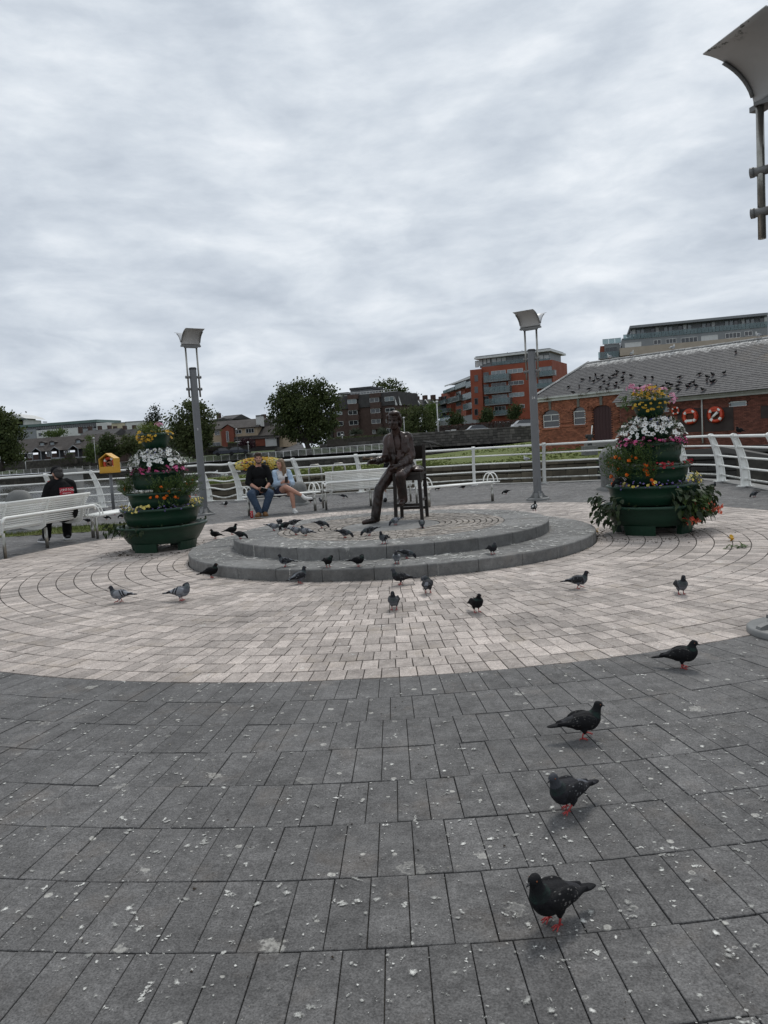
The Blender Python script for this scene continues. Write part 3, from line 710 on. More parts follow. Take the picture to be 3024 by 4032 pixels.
street_lamp('grey lamp post standing behind the left flower tower, numbered 3', gB(806, 2028), (.8, .6), '3', 3.86, 1.055)
street_lamp('grey lamp post between the statue and the right flower tower', gB(2118, 1968), (.8, -.6), '24', 3.84, .985)
street_lamp('nearest lamp post, cut by the right edge of the photo', Vector((2.725, 5.02, 0)), (.80, -.60), None, 3.62, .965, R_(-38), 1.22)

# ---- stone mooring bollards
pm('bollard_stone', (.20, .20, .19), (.12, .12, .115), 5, .9, .5, 40)
def bollard(label, px, py, w_, h, Y=None):
    p = gB(px, py); root = thing('mooring_bollard', label, 'bollard', p, random.uniform(-.3, .3), 'stone mooring bollards')
    mb = MB(); n = 22; pr = [(w_*.46, 0), (w_*.47, h*.3), (w_*.5, h*.62), (w_*.5, h*.74), (w_*.46, h*.84), (w_*.36, h*.94), (w_*.2, h*.99), (.001, h)]
    vs = []
    for r, z in pr:
        for k in range(n):
            t = 2*pi*k/n; e = (abs(cos(t))**4+abs(sin(t))**4)**-.25; q = Vector((r*e*.93*cos(t), r*e*.93*sin(t), z)); q += q.normalized()*.02*mnoise.noise(q*7); vs.append(q)
    mb.add(vs, [(i*n+k, i*n+(k+1) % n, (i+1)*n+(k+1) % n, (i+1)*n+k) for i in range(len(pr)-1) for k in range(n)], 0, True)
    mb.build('shaft', MAT['bollard_stone'], root)
    mb = MB(); mb.lathe([(w_*.62, 0), (w_*.60, .05), (w_*.4, .07)], n=20); mb.build('foot', MAT['bollard_stone'], root)
bollard('rough stone bollard at the river, left of the man in the cap', 88, 2095, .56, .95)
bollard('stone bollard behind the end of the couple\'s bench', 1182, 1988, .40, .62)
bollard('big stone bollard behind the right flower tower', 2425, 1925, .78, 1.06)
pm('pier_stone', (.28, .28, .27), (.2, .2, .19), 3, .85, .2)
p = AT(296, 1990, 25.2); t = thing('stone_pier', 'square pale pier just behind the man in the cap', 'pier', (p.x, p.y, -.3))
mb = MB(); mb.box((0, 0, .72), (.52, .5, 1.44)); mb.build('shaft', MAT['pier_stone'], t)
mb = MB(); mb.box((0, 0, 1.48), (.64, .62, .1)); mb.box((0, 0, 1.56), (.56, .54, .07)); mb.build('cap_stone', MAT['pier_stone'], t)

# ---- lifebuoy cabinet on a post
pm('yellow_paint', (.62, .33, .025), (.52, .26, .02), 6, .5, .1, 60)
pm('orange_ring', (.62, .075, .025), (.5, .05, .02), 6, .5)
pm('rope', (.45, .22, .12), (.3, .16, .1), 40, .9)
pm('inside_dark', (.10, .035, .015), None, 5, .8)
def torus(mb, R0, r0, c=(0, 0, 0), n=28, k=10, ax='y', mi=None):
    vs = []; fs = []
    for i in range(n):
        a = 2*pi*i/n
        for j in range(k):
            b = 2*pi*j/k; q = (R0+r0*cos(b)); vs.append(Vector((q*cos(a), r0*sin(b), q*sin(a)))+Vector(c))
    fs = [(i*k+j, i*k+(j+1) % k, ((i+1) % n)*k+(j+1) % k, ((i+1) % n)*k+j) for i in range(n) for j in range(k)]
    b0 = len(mb.f); mb.add(vs, fs, 0, True)
    if mi is not None:
        for f in range(n*k):
            seg = (f//k)/n
            if any(abs(seg-q) < .04 for q in (.125, .375, .625, .875)): mb.m[b0+f] = mi
bp = P_(450, 2008); bp = gB(448, 2010)
root = thing('lifebuoy_cabinet', 'yellow house-shaped lifebuoy box on a grey post by the river', 'lifebuoy box', bp, R_(-18))
mb = MB(); mb.cyl((0, 0, 0), (0, 0, 1.16), .045, n=14); mb.cyl((0, 0, 0), (0, 0, .02), .12, n=14); mb.build('post', MAT['lamp_grey'], root)
W_, D_, H_ = .54, .26, .6; z0 = 1.12
out = [(-W_/2, z0), (W_/2, z0), (W_/2, z0+.42), (0, z0+.58), (-W_/2, z0+.42)]
mb = MB(); e = .03; inn = [(-W_/2+e, z0+e), (W_/2-e, z0+e), (W_/2-e, z0+.405), (0, z0+.545), (-W_/2+e, z0+.405)]
n = 5; vs = [(x, -D_/2, z) for x, z in out]+[(x, D_/2, z) for x, z in out]+[(x, -D_/2, z) for x, z in inn]+[(x, D_/2-e, z) for x, z in inn]
fs = [(i, n+i, n+(i+1) % n, (i+1) % n) for i in range(n)]+[tuple(range(n, 2*n))]+[(i, (i+1) % n, 2*n+(i+1) % n, 2*n+i) for i in range(n)]+[(2*n+i, 2*n+(i+1) % n, 3*n+(i+1) % n, 3*n+i) for i in range(n)]+[tuple(reversed(range(3*n, 4*n)))]
mb.add(vs, fs); mb.m[-1] = 1; mb.build('cabinet', [MAT['yellow_paint'], MAT['inside_dark']], root)
mb = MB(); mb.box((0, -D_/2+.015, z0+.105), (W_-.064, .03, .17)); mb.build('front_panel', MAT['yellow_paint'], root)
lb = MB(); torus(lb, .165, .045, mi=1); o = lb.build('lifebuoy', [MAT['orange_ring'], MAT['white_paint']], None, bp+Vector((0, 0, z0+.27))); o.rotation_euler = (0, 0, R_(-18)); tag(o, 'orange lifebuoy inside the yellow box', 'lifebuoy')
mb = MB(); mb.tube([(.10*cos(t*1.9)*(.6+.02*t), -.05+.006*t, .02+.08*sin(t*1.9)*(.6+.02*t)) for t in [k*.25 for k in range(90)]], .009, 6)
o = mb.build('rope', MAT['rope'], None, bp+Vector((0, -.02, z0+.24))); o.rotation_euler = (0, 0, R_(-18)); tag(o, 'coil of pale rope in the yellow lifebuoy box', 'rope')

# ---- red drinks can and a twig by the couple
pm('can_red', (.42, .012, .018), (.34, .01, .014), 12, .3, metal=.2)
pm('can_metal', (.6, .6, .6), None, 8, .3, metal=.9)
cp = gB(992, 2040); t = thing('drinks_can', 'red drinks can standing on the paving by the bench leg', 'can', cp)
mb = MB(); mb.lathe([(.026, 0), (.033, .012), (.033, .15), (.027, .162)], n=20); mb.build('can_body', MAT['can_red'], t)
mb = MB(); mb.lathe([(.027, .162), (.0275, .166), (.024, .163), (.001, .162)], n=20); mb.build('lid', MAT['can_metal'], t)
mb = MB()
for k in range(14):
    z = .03+.1*k/13; a = -pi/2+.35*sin(k*.9); w_ = .22
    mb.add([(.0334*cos(a-w_), .0334*sin(a-w_), z), (.0334*cos(a+w_), .0334*sin(a+w_), z), (.0334*cos(a+w_), .0334*sin(a+w_), z+.005), (.0334*cos(a-w_), .0334*sin(a-w_), z+.005)], [(0, 1, 2, 3)])
mb.build('white_script', MAT['print_white'], t)
pm('dry_leaf', (.16, .085, .03), (.09, .05, .02), 30, .8)
mb = MB(); mb.tube([(-.09, 0, .012), (-.03, .01, .02), (.05, -.005, .014), (.1, .01, .012)], [.008, .012, .01, .004], 7)
o = mb.build('twig', MAT['dry_leaf'], None, gB(1018, 2044)); tag(o, 'brown twig lying in front of the couple', 'twig')
# ================================================================== flower towers and hanging trough
def leaf_mat(name, a, b, trans=.25, rough=.55):
    m = bpy.data.materials.new(name); m.use_nodes = True; nt = m.node_tree; bs = nt.nodes['Principled BSDF']
    r = nd(nt, 'ShaderNodeAttribute', attribute_name='rnd').outputs['Fac']
    c = mixc(nt, r, a, b); nt.links.new(c, bs.inputs['Base Color']); bs.inputs['Roughness'].default_value = rough; bs.inputs['Specular IOR Level'].default_value = .3
    if trans:
        t = nd(nt, 'ShaderNodeBsdfTranslucent', {'Color': c}); mx = nd(nt, 'ShaderNodeMixShader', {0: trans, 1: bs.outputs[0], 2: t.outputs[0]})
        nt.links.new(mx.outputs[0], nt.nodes['Material Output'].inputs[0])
    MAT[name] = m; return m
leaf_mat('leaf_green', (.040, .075, .018), (.085, .13, .035)); leaf_mat('leaf_dark', (.016, .028, .012), (.04, .06, .022), .15)
leaf_mat('leaf_lime', (.10, .14, .03), (.17, .2, .05)); leaf_mat('leaf_grey', (.06, .075, .05), (.11, .125, .085))
for n_, a, b in (('petal_white', (.74, .74, .70), (.82, .82, .80)), ('petal_pink', (.62, .06, .22), (.72, .20, .40)), ('petal_rose', (.62, .22, .38), (.74, .42, .52)), ('petal_red', (.36, .012, .03), (.50, .03, .06)),
                 ('petal_orange', (.70, .10, .006), (.82, .19, .01)), ('petal_yellow', (.66, .52, .10), (.74, .64, .25)), ('petal_gold', (.52, .29, .02), (.62, .40, .05)), ('petal_purple', (.10, .07, .26), (.18, .13, .36)),
                 ('petal_coral', (.72, .13, .08), (.8, .28, .17)), ('petal_blue', (.035, .04, .17), (.07, .08, .26))): leaf_mat(n_, a, b, .15, .6)
pm('flower_eye', (.14, .06, .03), (.28, .2, .04), 90, .8); pm('soil', (.028, .02, .014), (.05, .036, .025), 25, .95, .6, 90)
pm('planter_green', (.008, .040, .021), (.011, .034, .021), 5, .42, .08, 60, spec=.4)
class Sc(MB):
    "scatter of leaves or blossoms; keeps one random tone per piece"
    def __init__(s): super().__init__(); s.rn = []
    def leaf(s, p, d, ln, wd, curl=.3, roll=0.0):
        d = Vector(d).normalized(); sd = d.cross(Vector((0, 0, 1)))
        if sd.length < .05: sd = Vector((1, 0, 0))
        sd.normalize(); up = sd.cross(d); sd = sd*cos(roll)+up*sin(roll); up = sd.cross(d); p = Vector(p)
        vs = [p, p+d*ln*.35+sd*wd*.5+up*.04*ln, p+d*ln*.35-sd*wd*.5+up*.04*ln, p+d*ln*.72+sd*wd*.34-up*curl*ln*.12, p+d*ln*.72-sd*wd*.34-up*curl*ln*.12, p+d*ln-up*curl*ln*.45, p+d*ln*.4-up*.05*ln, p+d*ln*.74-up*(curl*.12+.06)*ln]
        s.add(vs, [(0, 6, 1), (0, 2, 6), (1, 6, 7, 3), (6, 2, 4, 7), (3, 7, 5), (7, 4, 5)]); s.rn += [random.random()]*6
    def flower(s, p, n, r, petals=5, cup=.25, eye=.22, frill=0.0):
        n = Vector(n).normalized(); q = n.to_track_quat('Z', 'Y').to_matrix(); p = Vector(p); a0 = random.random()*6; k = petals*2
        vs = [p-n*r*cup]; 
        for i in range(k):
            t = a0+2*pi*i/k; rr = r*(1.0 if i % 2 else .74)*random.uniform(.9, 1.08); vs.append(p+q @ Vector((rr*cos(t), rr*sin(t), random.uniform(-.12, .12)*r)))
        s.add(vs, [(0, 1+i, 1+(i+1) % k) for i in range(k)]); s.rn += [random.random()]*k
        if eye:
            e = [p-n*r*cup*.55]+[p-n*r*cup*.45+q @ Vector((r*eye*cos(2*pi*i/5), r*eye*sin(2*pi*i/5), r*.02)) for i in range(5)]
            s.add(e, [(0, 1+i, 1+(i+1) % 5) for i in range(5)], 1); s.rn += [.5]*5
    def pom(s, p, n, r):
        n = Vector(n).normalized()
        for k in range(3): s.flower(Vector(p)+n*r*.28*k, n+Vector((random.uniform(-.2, .2), random.uniform(-.2, .2), 0)), r*(1-.27*k), 6, .1, 0)
    def done(s, name, mats, parent, loc=(0, 0, 0)):
        me = s.mesh(name, mats); me.attributes.new('rnd', 'FLOAT', 'FACE').data.foreach_set('value', s.rn)
        return tag(obj(name, me, parent, loc), kind='stuff')
U_ = random.uniform
TIERS = [(.53, .68, .13, .42), (.52, .60, .42, .70), (.43, .49, .71, .955), (.355, .415, 1.0, 1.28), (.24, .30, 1.33, 1.50), (.165, .255, 1.66, 1.90)]
def planter(label, loc, rz, spec, deco):
    root = thing('flower_tower', label, 'planter', loc, rz, 'tiered flower planters'); root.scale = (1, 1, .965)
    bowls = []
    for i, (rb, rt, z0, z1) in enumerate(TIERS):
        mb = MB(); pr = [(rb-.02, z0), (rb, z0+.012), (rb+(rt-rb)*.5, (z0+z1)/2-.01), (rt-.015, z1-.045), (rt+.004, z1-.04), (rt+.012, z1-.03), (rt+.012, z1-.006), (rt+.004, z1), (rt-.02, z1), (rt-.045, z1-.05)]
        n = 48; vs = []
        for r, z in pr:
            for k in range(n):
                t = 2*pi*k/n; l = 1+.018*cos(4*t)*(1 if i < 5 else 0); vs.append((r*l*cos(t), r*l*sin(t), z))
        mb.add(vs, [(a*n+k, a*n+(k+1) % n, (a+1)*n+(k+1) % n, (a+1)*n+k) for a in range(len(pr)-1) for k in range(n)], 0, True)
        mb.add([vs[k] for k in range(n)], [tuple(reversed(range(n)))])
        b = mb.build('bowl', MAT['planter_green'], root); bowls.append(b)
        mb = MB(); mb.lathe([(rt-.035, z1-.05), (rt*.6, z1-.03), (.01, z1-.025)], n=32); mb.build('soil', MAT['soil'], b)
    for k in range(4):
        mb = MB(); t0 = k*pi/2+.42; vs = []; m_ = 7
        for j in range(m_+1):
            t = t0+.86*j/m_
            for r, z in ((.50, 0), (.532, .142), (.44, .142), (.42, 0)): vs.append((r*cos(t), r*sin(t), z))
        mb.add(vs, [(j*4+q, (j+1)*4+q, (j+1)*4+(q+1) % 4, j*4+(q+1) % 4) for j in range(m_) for q in range(4)]+[(3, 2, 1, 0), tuple(m_*4+q for q in range(4))], 0, False)
        mb.build('foot', MAT['planter_green'], root)
    mb = MB(); mb.cyl((0, 0, .4), (0, 0, 1.66), .10, n=14); mb.build('core_tube', MAT['planter_green'], root)
    for (ti, kind, th0, th1, n, mat, sz, zlo, zhi, rlo, rhi) in spec:
        rb, rt, z0, z1 = TIERS[ti]; sc = Sc()
        for k in range(n):
            th = R_(U_(th0, th1)); rr = rt*U_(rlo, rhi); z = z1+U_(zlo, zhi); o = Vector((cos(th), sin(th), 0)); p = o*rr+Vector((0, 0, z))
            if ti == 4: p.z = z1+.13*(1-max(0, rr/rt-.5)**2*1.6)-.02+U_(-.05, .05)
            if kind == 'f': sc.flower(p, o*U_(.5, 1.2)+Vector((U_(-.5, .5), U_(-.5, .5), U_(.2, 1.0))), sz*U_(.75, 1.15))
            elif kind == 'm': sc.pom(p, o+Vector((U_(-.3, .3), U_(-.3, .3), U_(.3, .9))), sz*U_(.8, 1.1))
            elif kind == 'c':      # a round cluster of small florets
                for _ in range(9):
                    q = Vector((U_(-1, 1), U_(-1, 1), U_(-.2, 1))).normalized(); sc.flower(p+q*sz, q, sz*.42, 5, .1, .3)
            elif kind == 'd':      # hanging blossom
                for _ in range(4): sc.flower(p+Vector((U_(-1, 1), U_(-1, 1), U_(-1, 1)))*sz*.6, o+Vector((U_(-.8, .8), U_(-.8, .8), U_(-1, .3))), sz*.75, 5, .5, 0)
            elif kind == 'l': sc.leaf(p, o*U_(.2, 1)+Vector((U_(-.8, .8), U_(-.8, .8), U_(-.25, .9))), sz*U_(.6, 1.4), sz*U_(.35, .6), U_(0, .8), U_(-.6, .6))
            elif kind == 't':      # trailing leaf
                sc.leaf(p, o*U_(.1, .8)+Vector((U_(-.6, .6), U_(-.6, .6), U_(-1.2, .1))), sz*U_(.6, 1.4), sz*U_(.4, .7), U_(.2, 1), U_(-.6, .6))
            elif kind == 's':      # stemmy sprig of fine leaves
                dr = (o*U_(.1, .6)+Vector((U_(-.4, .4), U_(-.4, .4), U_(.2, 1)))).normalized()
                for j in range(7): sc.leaf(p+dr*sz*j*.35, dr+Vector((U_(-1.2, 1.2), U_(-1.2, 1.2), U_(-.5, .9))), sz*.55, sz*.16, .3, U_(-1, 1))
        nm = 'foliage' if kind in 'lts' else 'blossoms'
        sc.done(nm, [MAT[mat]] if nm == 'foliage' else [MAT[mat], MAT['flower_eye']], bowls[ti])
    return root
def gp(px, py, z=0): p = G(px, py, z); return Vector((p.x, p.y, 0))
FR = (-175, -5); AL = (-180, 180)
base = [(3, 'l', *AL, 420, 'leaf_dark', .055, -.03, .10, .78, 1.08), (3, 't', *AL, 130, 'leaf_dark', .05, -.09, .03, .98, 1.1), (3, 'f', *AL, 85, 'petal_pink', .034, -.03, .085, .86, 1.14), (3, 'l', *AL, 60, 'plum_leafy', .05, -.04, .08, .9, 1.1),
        (4, 'l', *AL, 520, 'leaf_dark', .055, -.1, .1, .45, 1.45), (4, 's', *AL, 40, 'leaf_green', .045, 0, .1, .4, 1.2), (4, 'f', *AL, 210, 'petal_white', .040, -.1, .1, .7, 1.55), (4, 'f', *AL, 90, 'petal_blue', .015, .05, .14, .4, 1.0),
        (5, 'l', *AL, 240, 'leaf_green', .05, -.02, .12, .2, 1.0), (5, 's', *AL, 90, 'leaf_lime', .045, .0, .09, .2, .95),
        (1, 'l', *AL, 240, 'leaf_grey', .035, -.04, .06, .88, 1.06), (0, 'l', *AL, 60, 'leaf_dark', .06, -.03, .04, .9, 1.0), (2, 'l', *AL, 150, 'leaf_dark', .04, -.03, .06, .85, 1.03)]
leaf_mat('plum_leafy', (.030, .014, .02), (.06, .03, .035))
pl = gp(648, 2160); PL_L = pl
planter('green tiered flower tower beside the left lamp post, marigold bush facing right', pl, R_(20), [(a, b, c-20, d-20, *r) for (a, b, c, d, *r) in base+[
    (2, 's', -85, 20, 240, 'leaf_green', .08, -.10, .12, .8, 1.12), (2, 's', 160, 215, 150, 'leaf_green', .07, -.05, .14, .85, 1.15), (2, 's', 20, 160, 80, 'leaf_green', .08, -.05, .12, .8, 1.1), (2, 't', -80, -40, 50, 'leaf_green', .05, -.22, .0, 1.0, 1.08),
    (2, 'm', -95, 20, 12, 'petal_orange', .030, -.12, .16, .95, 1.15), (2, 'm', 150, 215, 6, 'petal_orange', .030, -.02, .18, 1.0, 1.2), (2, 'm', 30, 140, 9, 'petal_orange', .03, .0, .15, .9, 1.15),
    (1, 'f', 175, 270, 46, 'petal_yellow', .024, -.04, .07, .88, 1.06), (1, 'f', -30, 20, 18, 'petal_yellow', .027, -.03, .12, .95, 1.1), (1, 'f', 30, 160, 30, 'petal_yellow', .024, -.02, .06, .9, 1.05), (1, 'f', 200, 330, 44, 'petal_purple', .014, -.04, .05, .9, 1.06),
    (1, 'l', -40, 25, 90, 'leaf_green', .035, -.06, .1, .9, 1.1),
    (0, 't', 165, 262, 60, 'leaf_dark', .085, -.12, .05, .92, 1.10), (0, 't', 175, 200, 34, 'leaf_dark', .085, -.10, .08, 1.0, 1.32),
    (5, 'f', 200, 290, 34, 'petal_gold', .030, -.13, .05, .85, 1.12), (5, 'f', -40, 30, 10, 'petal_gold', .028, -.08, .06, .95, 1.15), (5, 'c', -60, -35, 2, 'petal_rose', .045, .1, .14, .5, .7), (5, 's', 180, 300, 80, 'leaf_lime', .05, .0, .10, .3, 1.0), (5, 'f', 40, 160, 20, 'petal_gold', .03, -.08, .05, .9, 1.1)]], None)
pr_ = gp(2560, 2098); PL_R = pr_
pr_.y += .12; pr_.x += .09
planter('green tiered flower tower on the right, big dark begonia spilling down its front', pr_, 0, base+[
    (2, 's', 165, 255, 300, 'leaf_green', .085, -.18, .17, .85, 1.2), (2, 'm', 150, 255, 26, 'petal_orange', .033, -.22, .18, 1.0, 1.25), (2, 'm', 30, 140, 10, 'petal_orange', .03, -.1, .15, 1.0, 1.2), (2, 's', 30, 150, 80, 'leaf_green', .08, -.1, .15, .85, 1.15),
    (2, 'f', 240, 285, 40, 'petal_red', .020, -.03, .06, .92, 1.06), (2, 'f', -42, 5, 34, 'petal_red', .020, -.02, .07, .92, 1.08), (2, 'l', 240, 365, 110, 'leaf_green', .035, -.03, .06, .85, 1.05),
    (1, 'f', 185, 262, 18, 'petal_yellow', .024, -.02, .06, .9, 1.05), (1, 'f', -60, 10, 40, 'petal_yellow', .025, -.02, .13, .92, 1.08), (1, 'f', 190, 350, 80, 'petal_purple', .015, -.04, .07, .9, 1.06), (1, 'f', -35, -10, 60, 'petal_purple', .016, .0, .1, .95, 1.05), (1, 'l', -70, 15, 140, 'leaf_green', .04, -.05, .1, .88, 1.1),
    (0, 't', -88, -2, 210, 'leaf_dark', .12, -.20, .24, .78, 1.12), (0, 't', -75, -25, 120, 'leaf_green', .10, -.14, .14, .85, 1.10), (0, 't', 165, 215, 130, 'leaf_dark', .10, -.26, .16, .95, 1.22), (0, 't', -15, 15, 60, 'leaf_dark', .10, -.2, .12, 1.0, 1.28),
    (0, 'd', -78, -58, 9, 'petal_coral', .04, -.27, -.18, 1.0, 1.07), (0, 'd', -30, -5, 10, 'petal_coral', .032, -.16, -.02, 1.08, 1.3), (0, 'd', -70, -20, 8, 'petal_coral', .022, -.15, .1, 1.05, 1.12),
    (5, 'f', 190, 320, 110, 'petal_gold', .024, -.17, .17, .55, 1.12), (5, 'f', 40, 160, 40, 'petal_gold', .024, -.1, .1, .7, 1.1), (5, 'c', *AL, 13, 'petal_rose', .05, .06, .19, .55, 1.15), (5, 'c', -35, 5, 4, 'petal_rose', .045, -.1, .06, 1.1, 1.3), (5, 't', 175, 195, 30, 'leaf_green', .06, -.12, .08, 1.0, 1.5)], None)
# small plastic tags on the left tower
for th, rt, z in ((-62, .695, .385),):
    pass
# ---- trough of calibrachoa hung on the railing behind the man
tp = AT(1022, 1830, 23.45); root = thing('hanging_trough', 'trough of yellow and gold flowers hung on the railing behind the couple', 'flower trough', (tp.x, tp.y, 0), R_(3))
mb = MB(); mb.box((0, 0, 1.0), (1.15, .28, .24)); mb.build('trough', MAT['lamp_dark'], root)
sc = Sc(); 
for k in range(520): a = U_(0, 2*pi); sc.leaf((U_(-.68, .68), U_(-.2, .2), 1.08+U_(-.1, .18)), (U_(-1, 1), U_(-1, .6), U_(-.6, .8)), U_(.04, .08), .03)
sc.done('foliage', [MAT['leaf_green']], root)
for mat, x0, x1, n in (('petal_yellow', -.72, -.36, 120), ('petal_gold', -.45, .45, 330), ('petal_yellow', .26, .62, 110), ('petal_red', -.5, -.3, 14)):
    sc = Sc()
    for k in range(n):
        x = U_(x0, x1); h = .27*sqrt(max(.05, 1-(x/.78)**2)); a = U_(-.25, 1.05)*pi
        z = 1.07+h*sin(a)*.85; y = -.05-.26*cos(a*.9)*U_(.8, 1.05)
        sc.flower((x, y, z), (U_(-.3, .3), -1+.3*U_(-1, 1), .2+sin(a)), .030, 5, .25, .3)
    sc.done('blossoms', [MAT[mat], MAT['flower_eye']], root)
# ================================================================== bronze statue and people
def bronze_mat():
    m = bpy.data.materials.new('bronze'); m.use_nodes = True; nt = m.node_tree; b = nt.nodes['Principled BSDF']
    v = nd(nt, 'ShaderNodeTexCoord').outputs['Object']
    n = noi(nt, v, 5, 6, .65); n2 = noi(nt, v, 22, 4, .6)
    c = mixc(nt, ramp(nt, n, [(.35, 0), (.68, 1)]), (.013, .0085, .007), (.045, .019, .013))
    c = mixc(nt, mth(nt, 'MULTIPLY', ramp(nt, n2, [(.55, 0), (.75, 1)]), .35), c, (.028, .027, .024))
    nt.links.new(c, b.inputs['Base Color']); b.inputs['Metallic'].default_value = .2; b.inputs['Specular IOR Level'].default_value = .5
    nt.links.new(ramp(nt, n2, [(.3, .24), (.7, .46)]), b.inputs['Roughness'])
    nt.links.new(nd(nt, 'ShaderNodeBump', {'Strength': .35, 'Distance': .01, 'Height': n2}).outputs[0], b.inputs['Normal'])
    MAT['bronze'] = m
bronze_mat()
pm('bronze_dark', (.012, .009, .007), (.024, .017, .013), 6, .45, .2, 60, metal=.4)
pm('bronze_worn', (.09, .055, .03), (.04, .025, .015), 9, .35, .1, 50, metal=.7)
def hand(w, d, side, up, r=.011, L=.19, curl=.6, n=(0, 0, 0)):
    "palm and five fingers; d points along the hand, side to the thumb, up is the back of the hand"
    w, d, side, up = Vector(w), Vector(d).normalized(), Vector(side), Vector(up)
    side = (side-d*side.dot(d)).normalized(); up = side.cross(d) if side.cross(d).dot(up) > 0 else d.cross(side)
    out = []; pc = w+d*L*.28
    for k in range(4):
        s = side*(.030-.020*k)*(L/.19); out.append(('c', [(*(w+s*.55), r*1.6), (*(w+d*L*.46+s), r*1.25)]))
    for k, fl in enumerate((.44, .50, .47, .37)):
        s = side*(.031-.0205*k)*(L/.19); p = w+d*L*.46+s; pts = [p]; dr = d.copy()
        for j, q in enumerate((.42, .33, .25)):
            dr = (dr*cos(curl*(.7+.3*j))-up*sin(curl*(.7+.3*j))).normalized(); p = p+dr*L*fl*q; pts.append(p)
        out.append(('c', [(*q, r*(1-.1*j)) for j, q in enumerate(pts)]))
    a = w+d*L*.14+side*.028*(L/.19); b = a+(d*.6+side*.65-up*.35).normalized()*L*.24; c = b+(d*.85+side*.05-up*.45).normalized()*L*.19
    out.append(('c', [(*a, r*1.4), (*b, r*1.15), (*c, r*.95)]))
    return out
def head_prims(c, f, up, s=1.0):
    "skull, jaw, nose, ears, brow, lips for a head centred at c looking along f"
    c, f, up = Vector(c), Vector(f).normalized(), Vector(up).normalized(); sd = up.cross(f).normalized(); up = f.cross(sd)
    P = lambda a, b, d: tuple(c+f*a*s+sd*b*s+up*d*s); q = Matrix((f, sd, up)).transposed().to_euler(); E = (q.x, q.y, q.z)
    return [('e', P(-.012, 0, .03), (.097*s, .077*s, .092*s), E), ('e', P(.022, 0, -.035), (.070*s, .062*s, .075*s), E), ('e', P(.045, 0, -.085), (.042*s, .040*s, .032*s), E),
            ('c', [(*P(.085, 0, .015), .012*s), (*P(.103, 0, -.018), .015*s), (*P(.098, 0, -.03), .016*s)]), ('c', [(*P(.080, -.042, .03), .013*s), (*P(.088, 0, .032), .012*s), (*P(.080, .042, .03), .013*s)]),
            ('c', [(*P(.078, -.022, -.062), .010*s), (*P(.086, 0, -.061), .011*s), (*P(.078, .022, -.062), .010*s)]),
            ('e', P(-.01, .079, -.01), (.022*s, .012*s, .034*s), E), ('e', P(-.01, -.079, -.01), (.022*s, .012*s, .034*s), E),
            ('e', P(.06, .036, -.03), (.025*s, .024*s, .022*s), E), ('e', P(.06, -.036, -.03), (.025*s, .024*s, .022*s), E)], P, E
def eyes(parent, P, E, mat, s=1.0, brow=None):
    for y in (-.031, .031):
        mb = MB(); mb.ell(P(.079, y, .008), (.008*s, .014*s, .007*s), E, 10); mb.build('eye', mat, parent)
        if brow: mb = MB(); mb.tube([P(.083, y-.016, .027), P(.09, y, .031), P(.083, y+.016, .027)], .0045*s, 6); mb.build('eyebrow', brow, parent)

# ---- statue
sp_ = G(1621.6, 2043, Z2); SO = Vector((sp_.x, sp_.y, Z2))
statue = thing('bronze_statue', 'dark bronze statue of a suited man on a tall chair', 'statue', SO)
# chair: front legs A, C and rear posts B, D
def sq_post(mb, a, b, w0, w1):
    a, b = Vector(a), Vector(b); f = (.2, .98, 0)
    x = Vector((.98, -.2, 0)); y = Vector((.2, .98, 0))
    vs = [a+x*sx*w0+y*sy*w0 for sx, sy in ((-1, -1), (1, -1), (1, 1), (-1, 1))]+[b+x*sx*w1+y*sy*w1 for sx, sy in ((-1, -1), (1, -1), (1, 1), (-1, 1))]
    mb.add(vs, [(3, 2, 1, 0), (4, 5, 6, 7)]+[(i, (i+1) % 4, 4+(i+1) % 4, 4+i) for i in range(4)])
A, C_, B, D = Vector((-.245, -.20, 0)), Vector((.145, -.275, 0)), Vector((-.14, .26, 0)), Vector((.25, .185, 0)); SH = .715
up_ = lambda v, z: Vector((v.x, v.y, z))
for a in (A, C_): mb = MB(); sq_post(mb, a, up_(a*.93, SH-.03), .024, .026); mb.build('chair_leg', MAT['bronze_dark'], statue)
for a in (B, D): mb = MB(); sq_post(mb, a, up_(a*.96, SH), .024, .027); sq_post(mb, up_(a*.96, SH), up_(a*1.0, 1.13)+Vector((.01, .05, 0)), .027, .022); mb.build('chair_post', MAT['bronze_dark'], statue)
mb = MB(); c4 = [A*1.06, C_*1.06, D*1.1, B*1.1]; mb.prism([(p.x, p.y) for p in c4], SH-.035, SH+.005); mb.build('chair_seat', MAT['bronze_dark'], statue)
for a, b in ((A, C_), (C_, D), (D, B), (B, A)): mb = MB(); p, q = up_(a*.94, SH-.075), up_(b*.94, SH-.075); sq_post(mb, p, q, .012, .012); mb.box(((p+q)/2), ((q-p).length, .022, .08), rz=atan2((q-p).y, (q-p).x)); mb.build('chair_apron', MAT['bronze_dark'], statue)
for a, b, z in ((A, C_, .235), (B, D, .15), (C_, D, .30), (A, B, .30)):
    mb = MB(); p, q = up_(a*.98, z), up_(b*.98, z); mb.box((p+q)/2, ((q-p).length, .026, .042), rz=atan2((q-p).y, (q-p).x)); mb.build('chair_rung', MAT['bronze_dark'], statue)
mb = MB(); n = 8; vs = []
for i in range(n+1):
    t = i/n; q = (B*1.0).lerp(D*1.0, t)+Vector((.012, .055, 0)); q += Vector((.2, .98, 0))*.045*sin(pi*t)
    for dy, z in ((0, .90), (0, 1.105), (.022, 1.10), (.022, .90)): vs.append((q.x+.2*dy, q.y+dy, z))
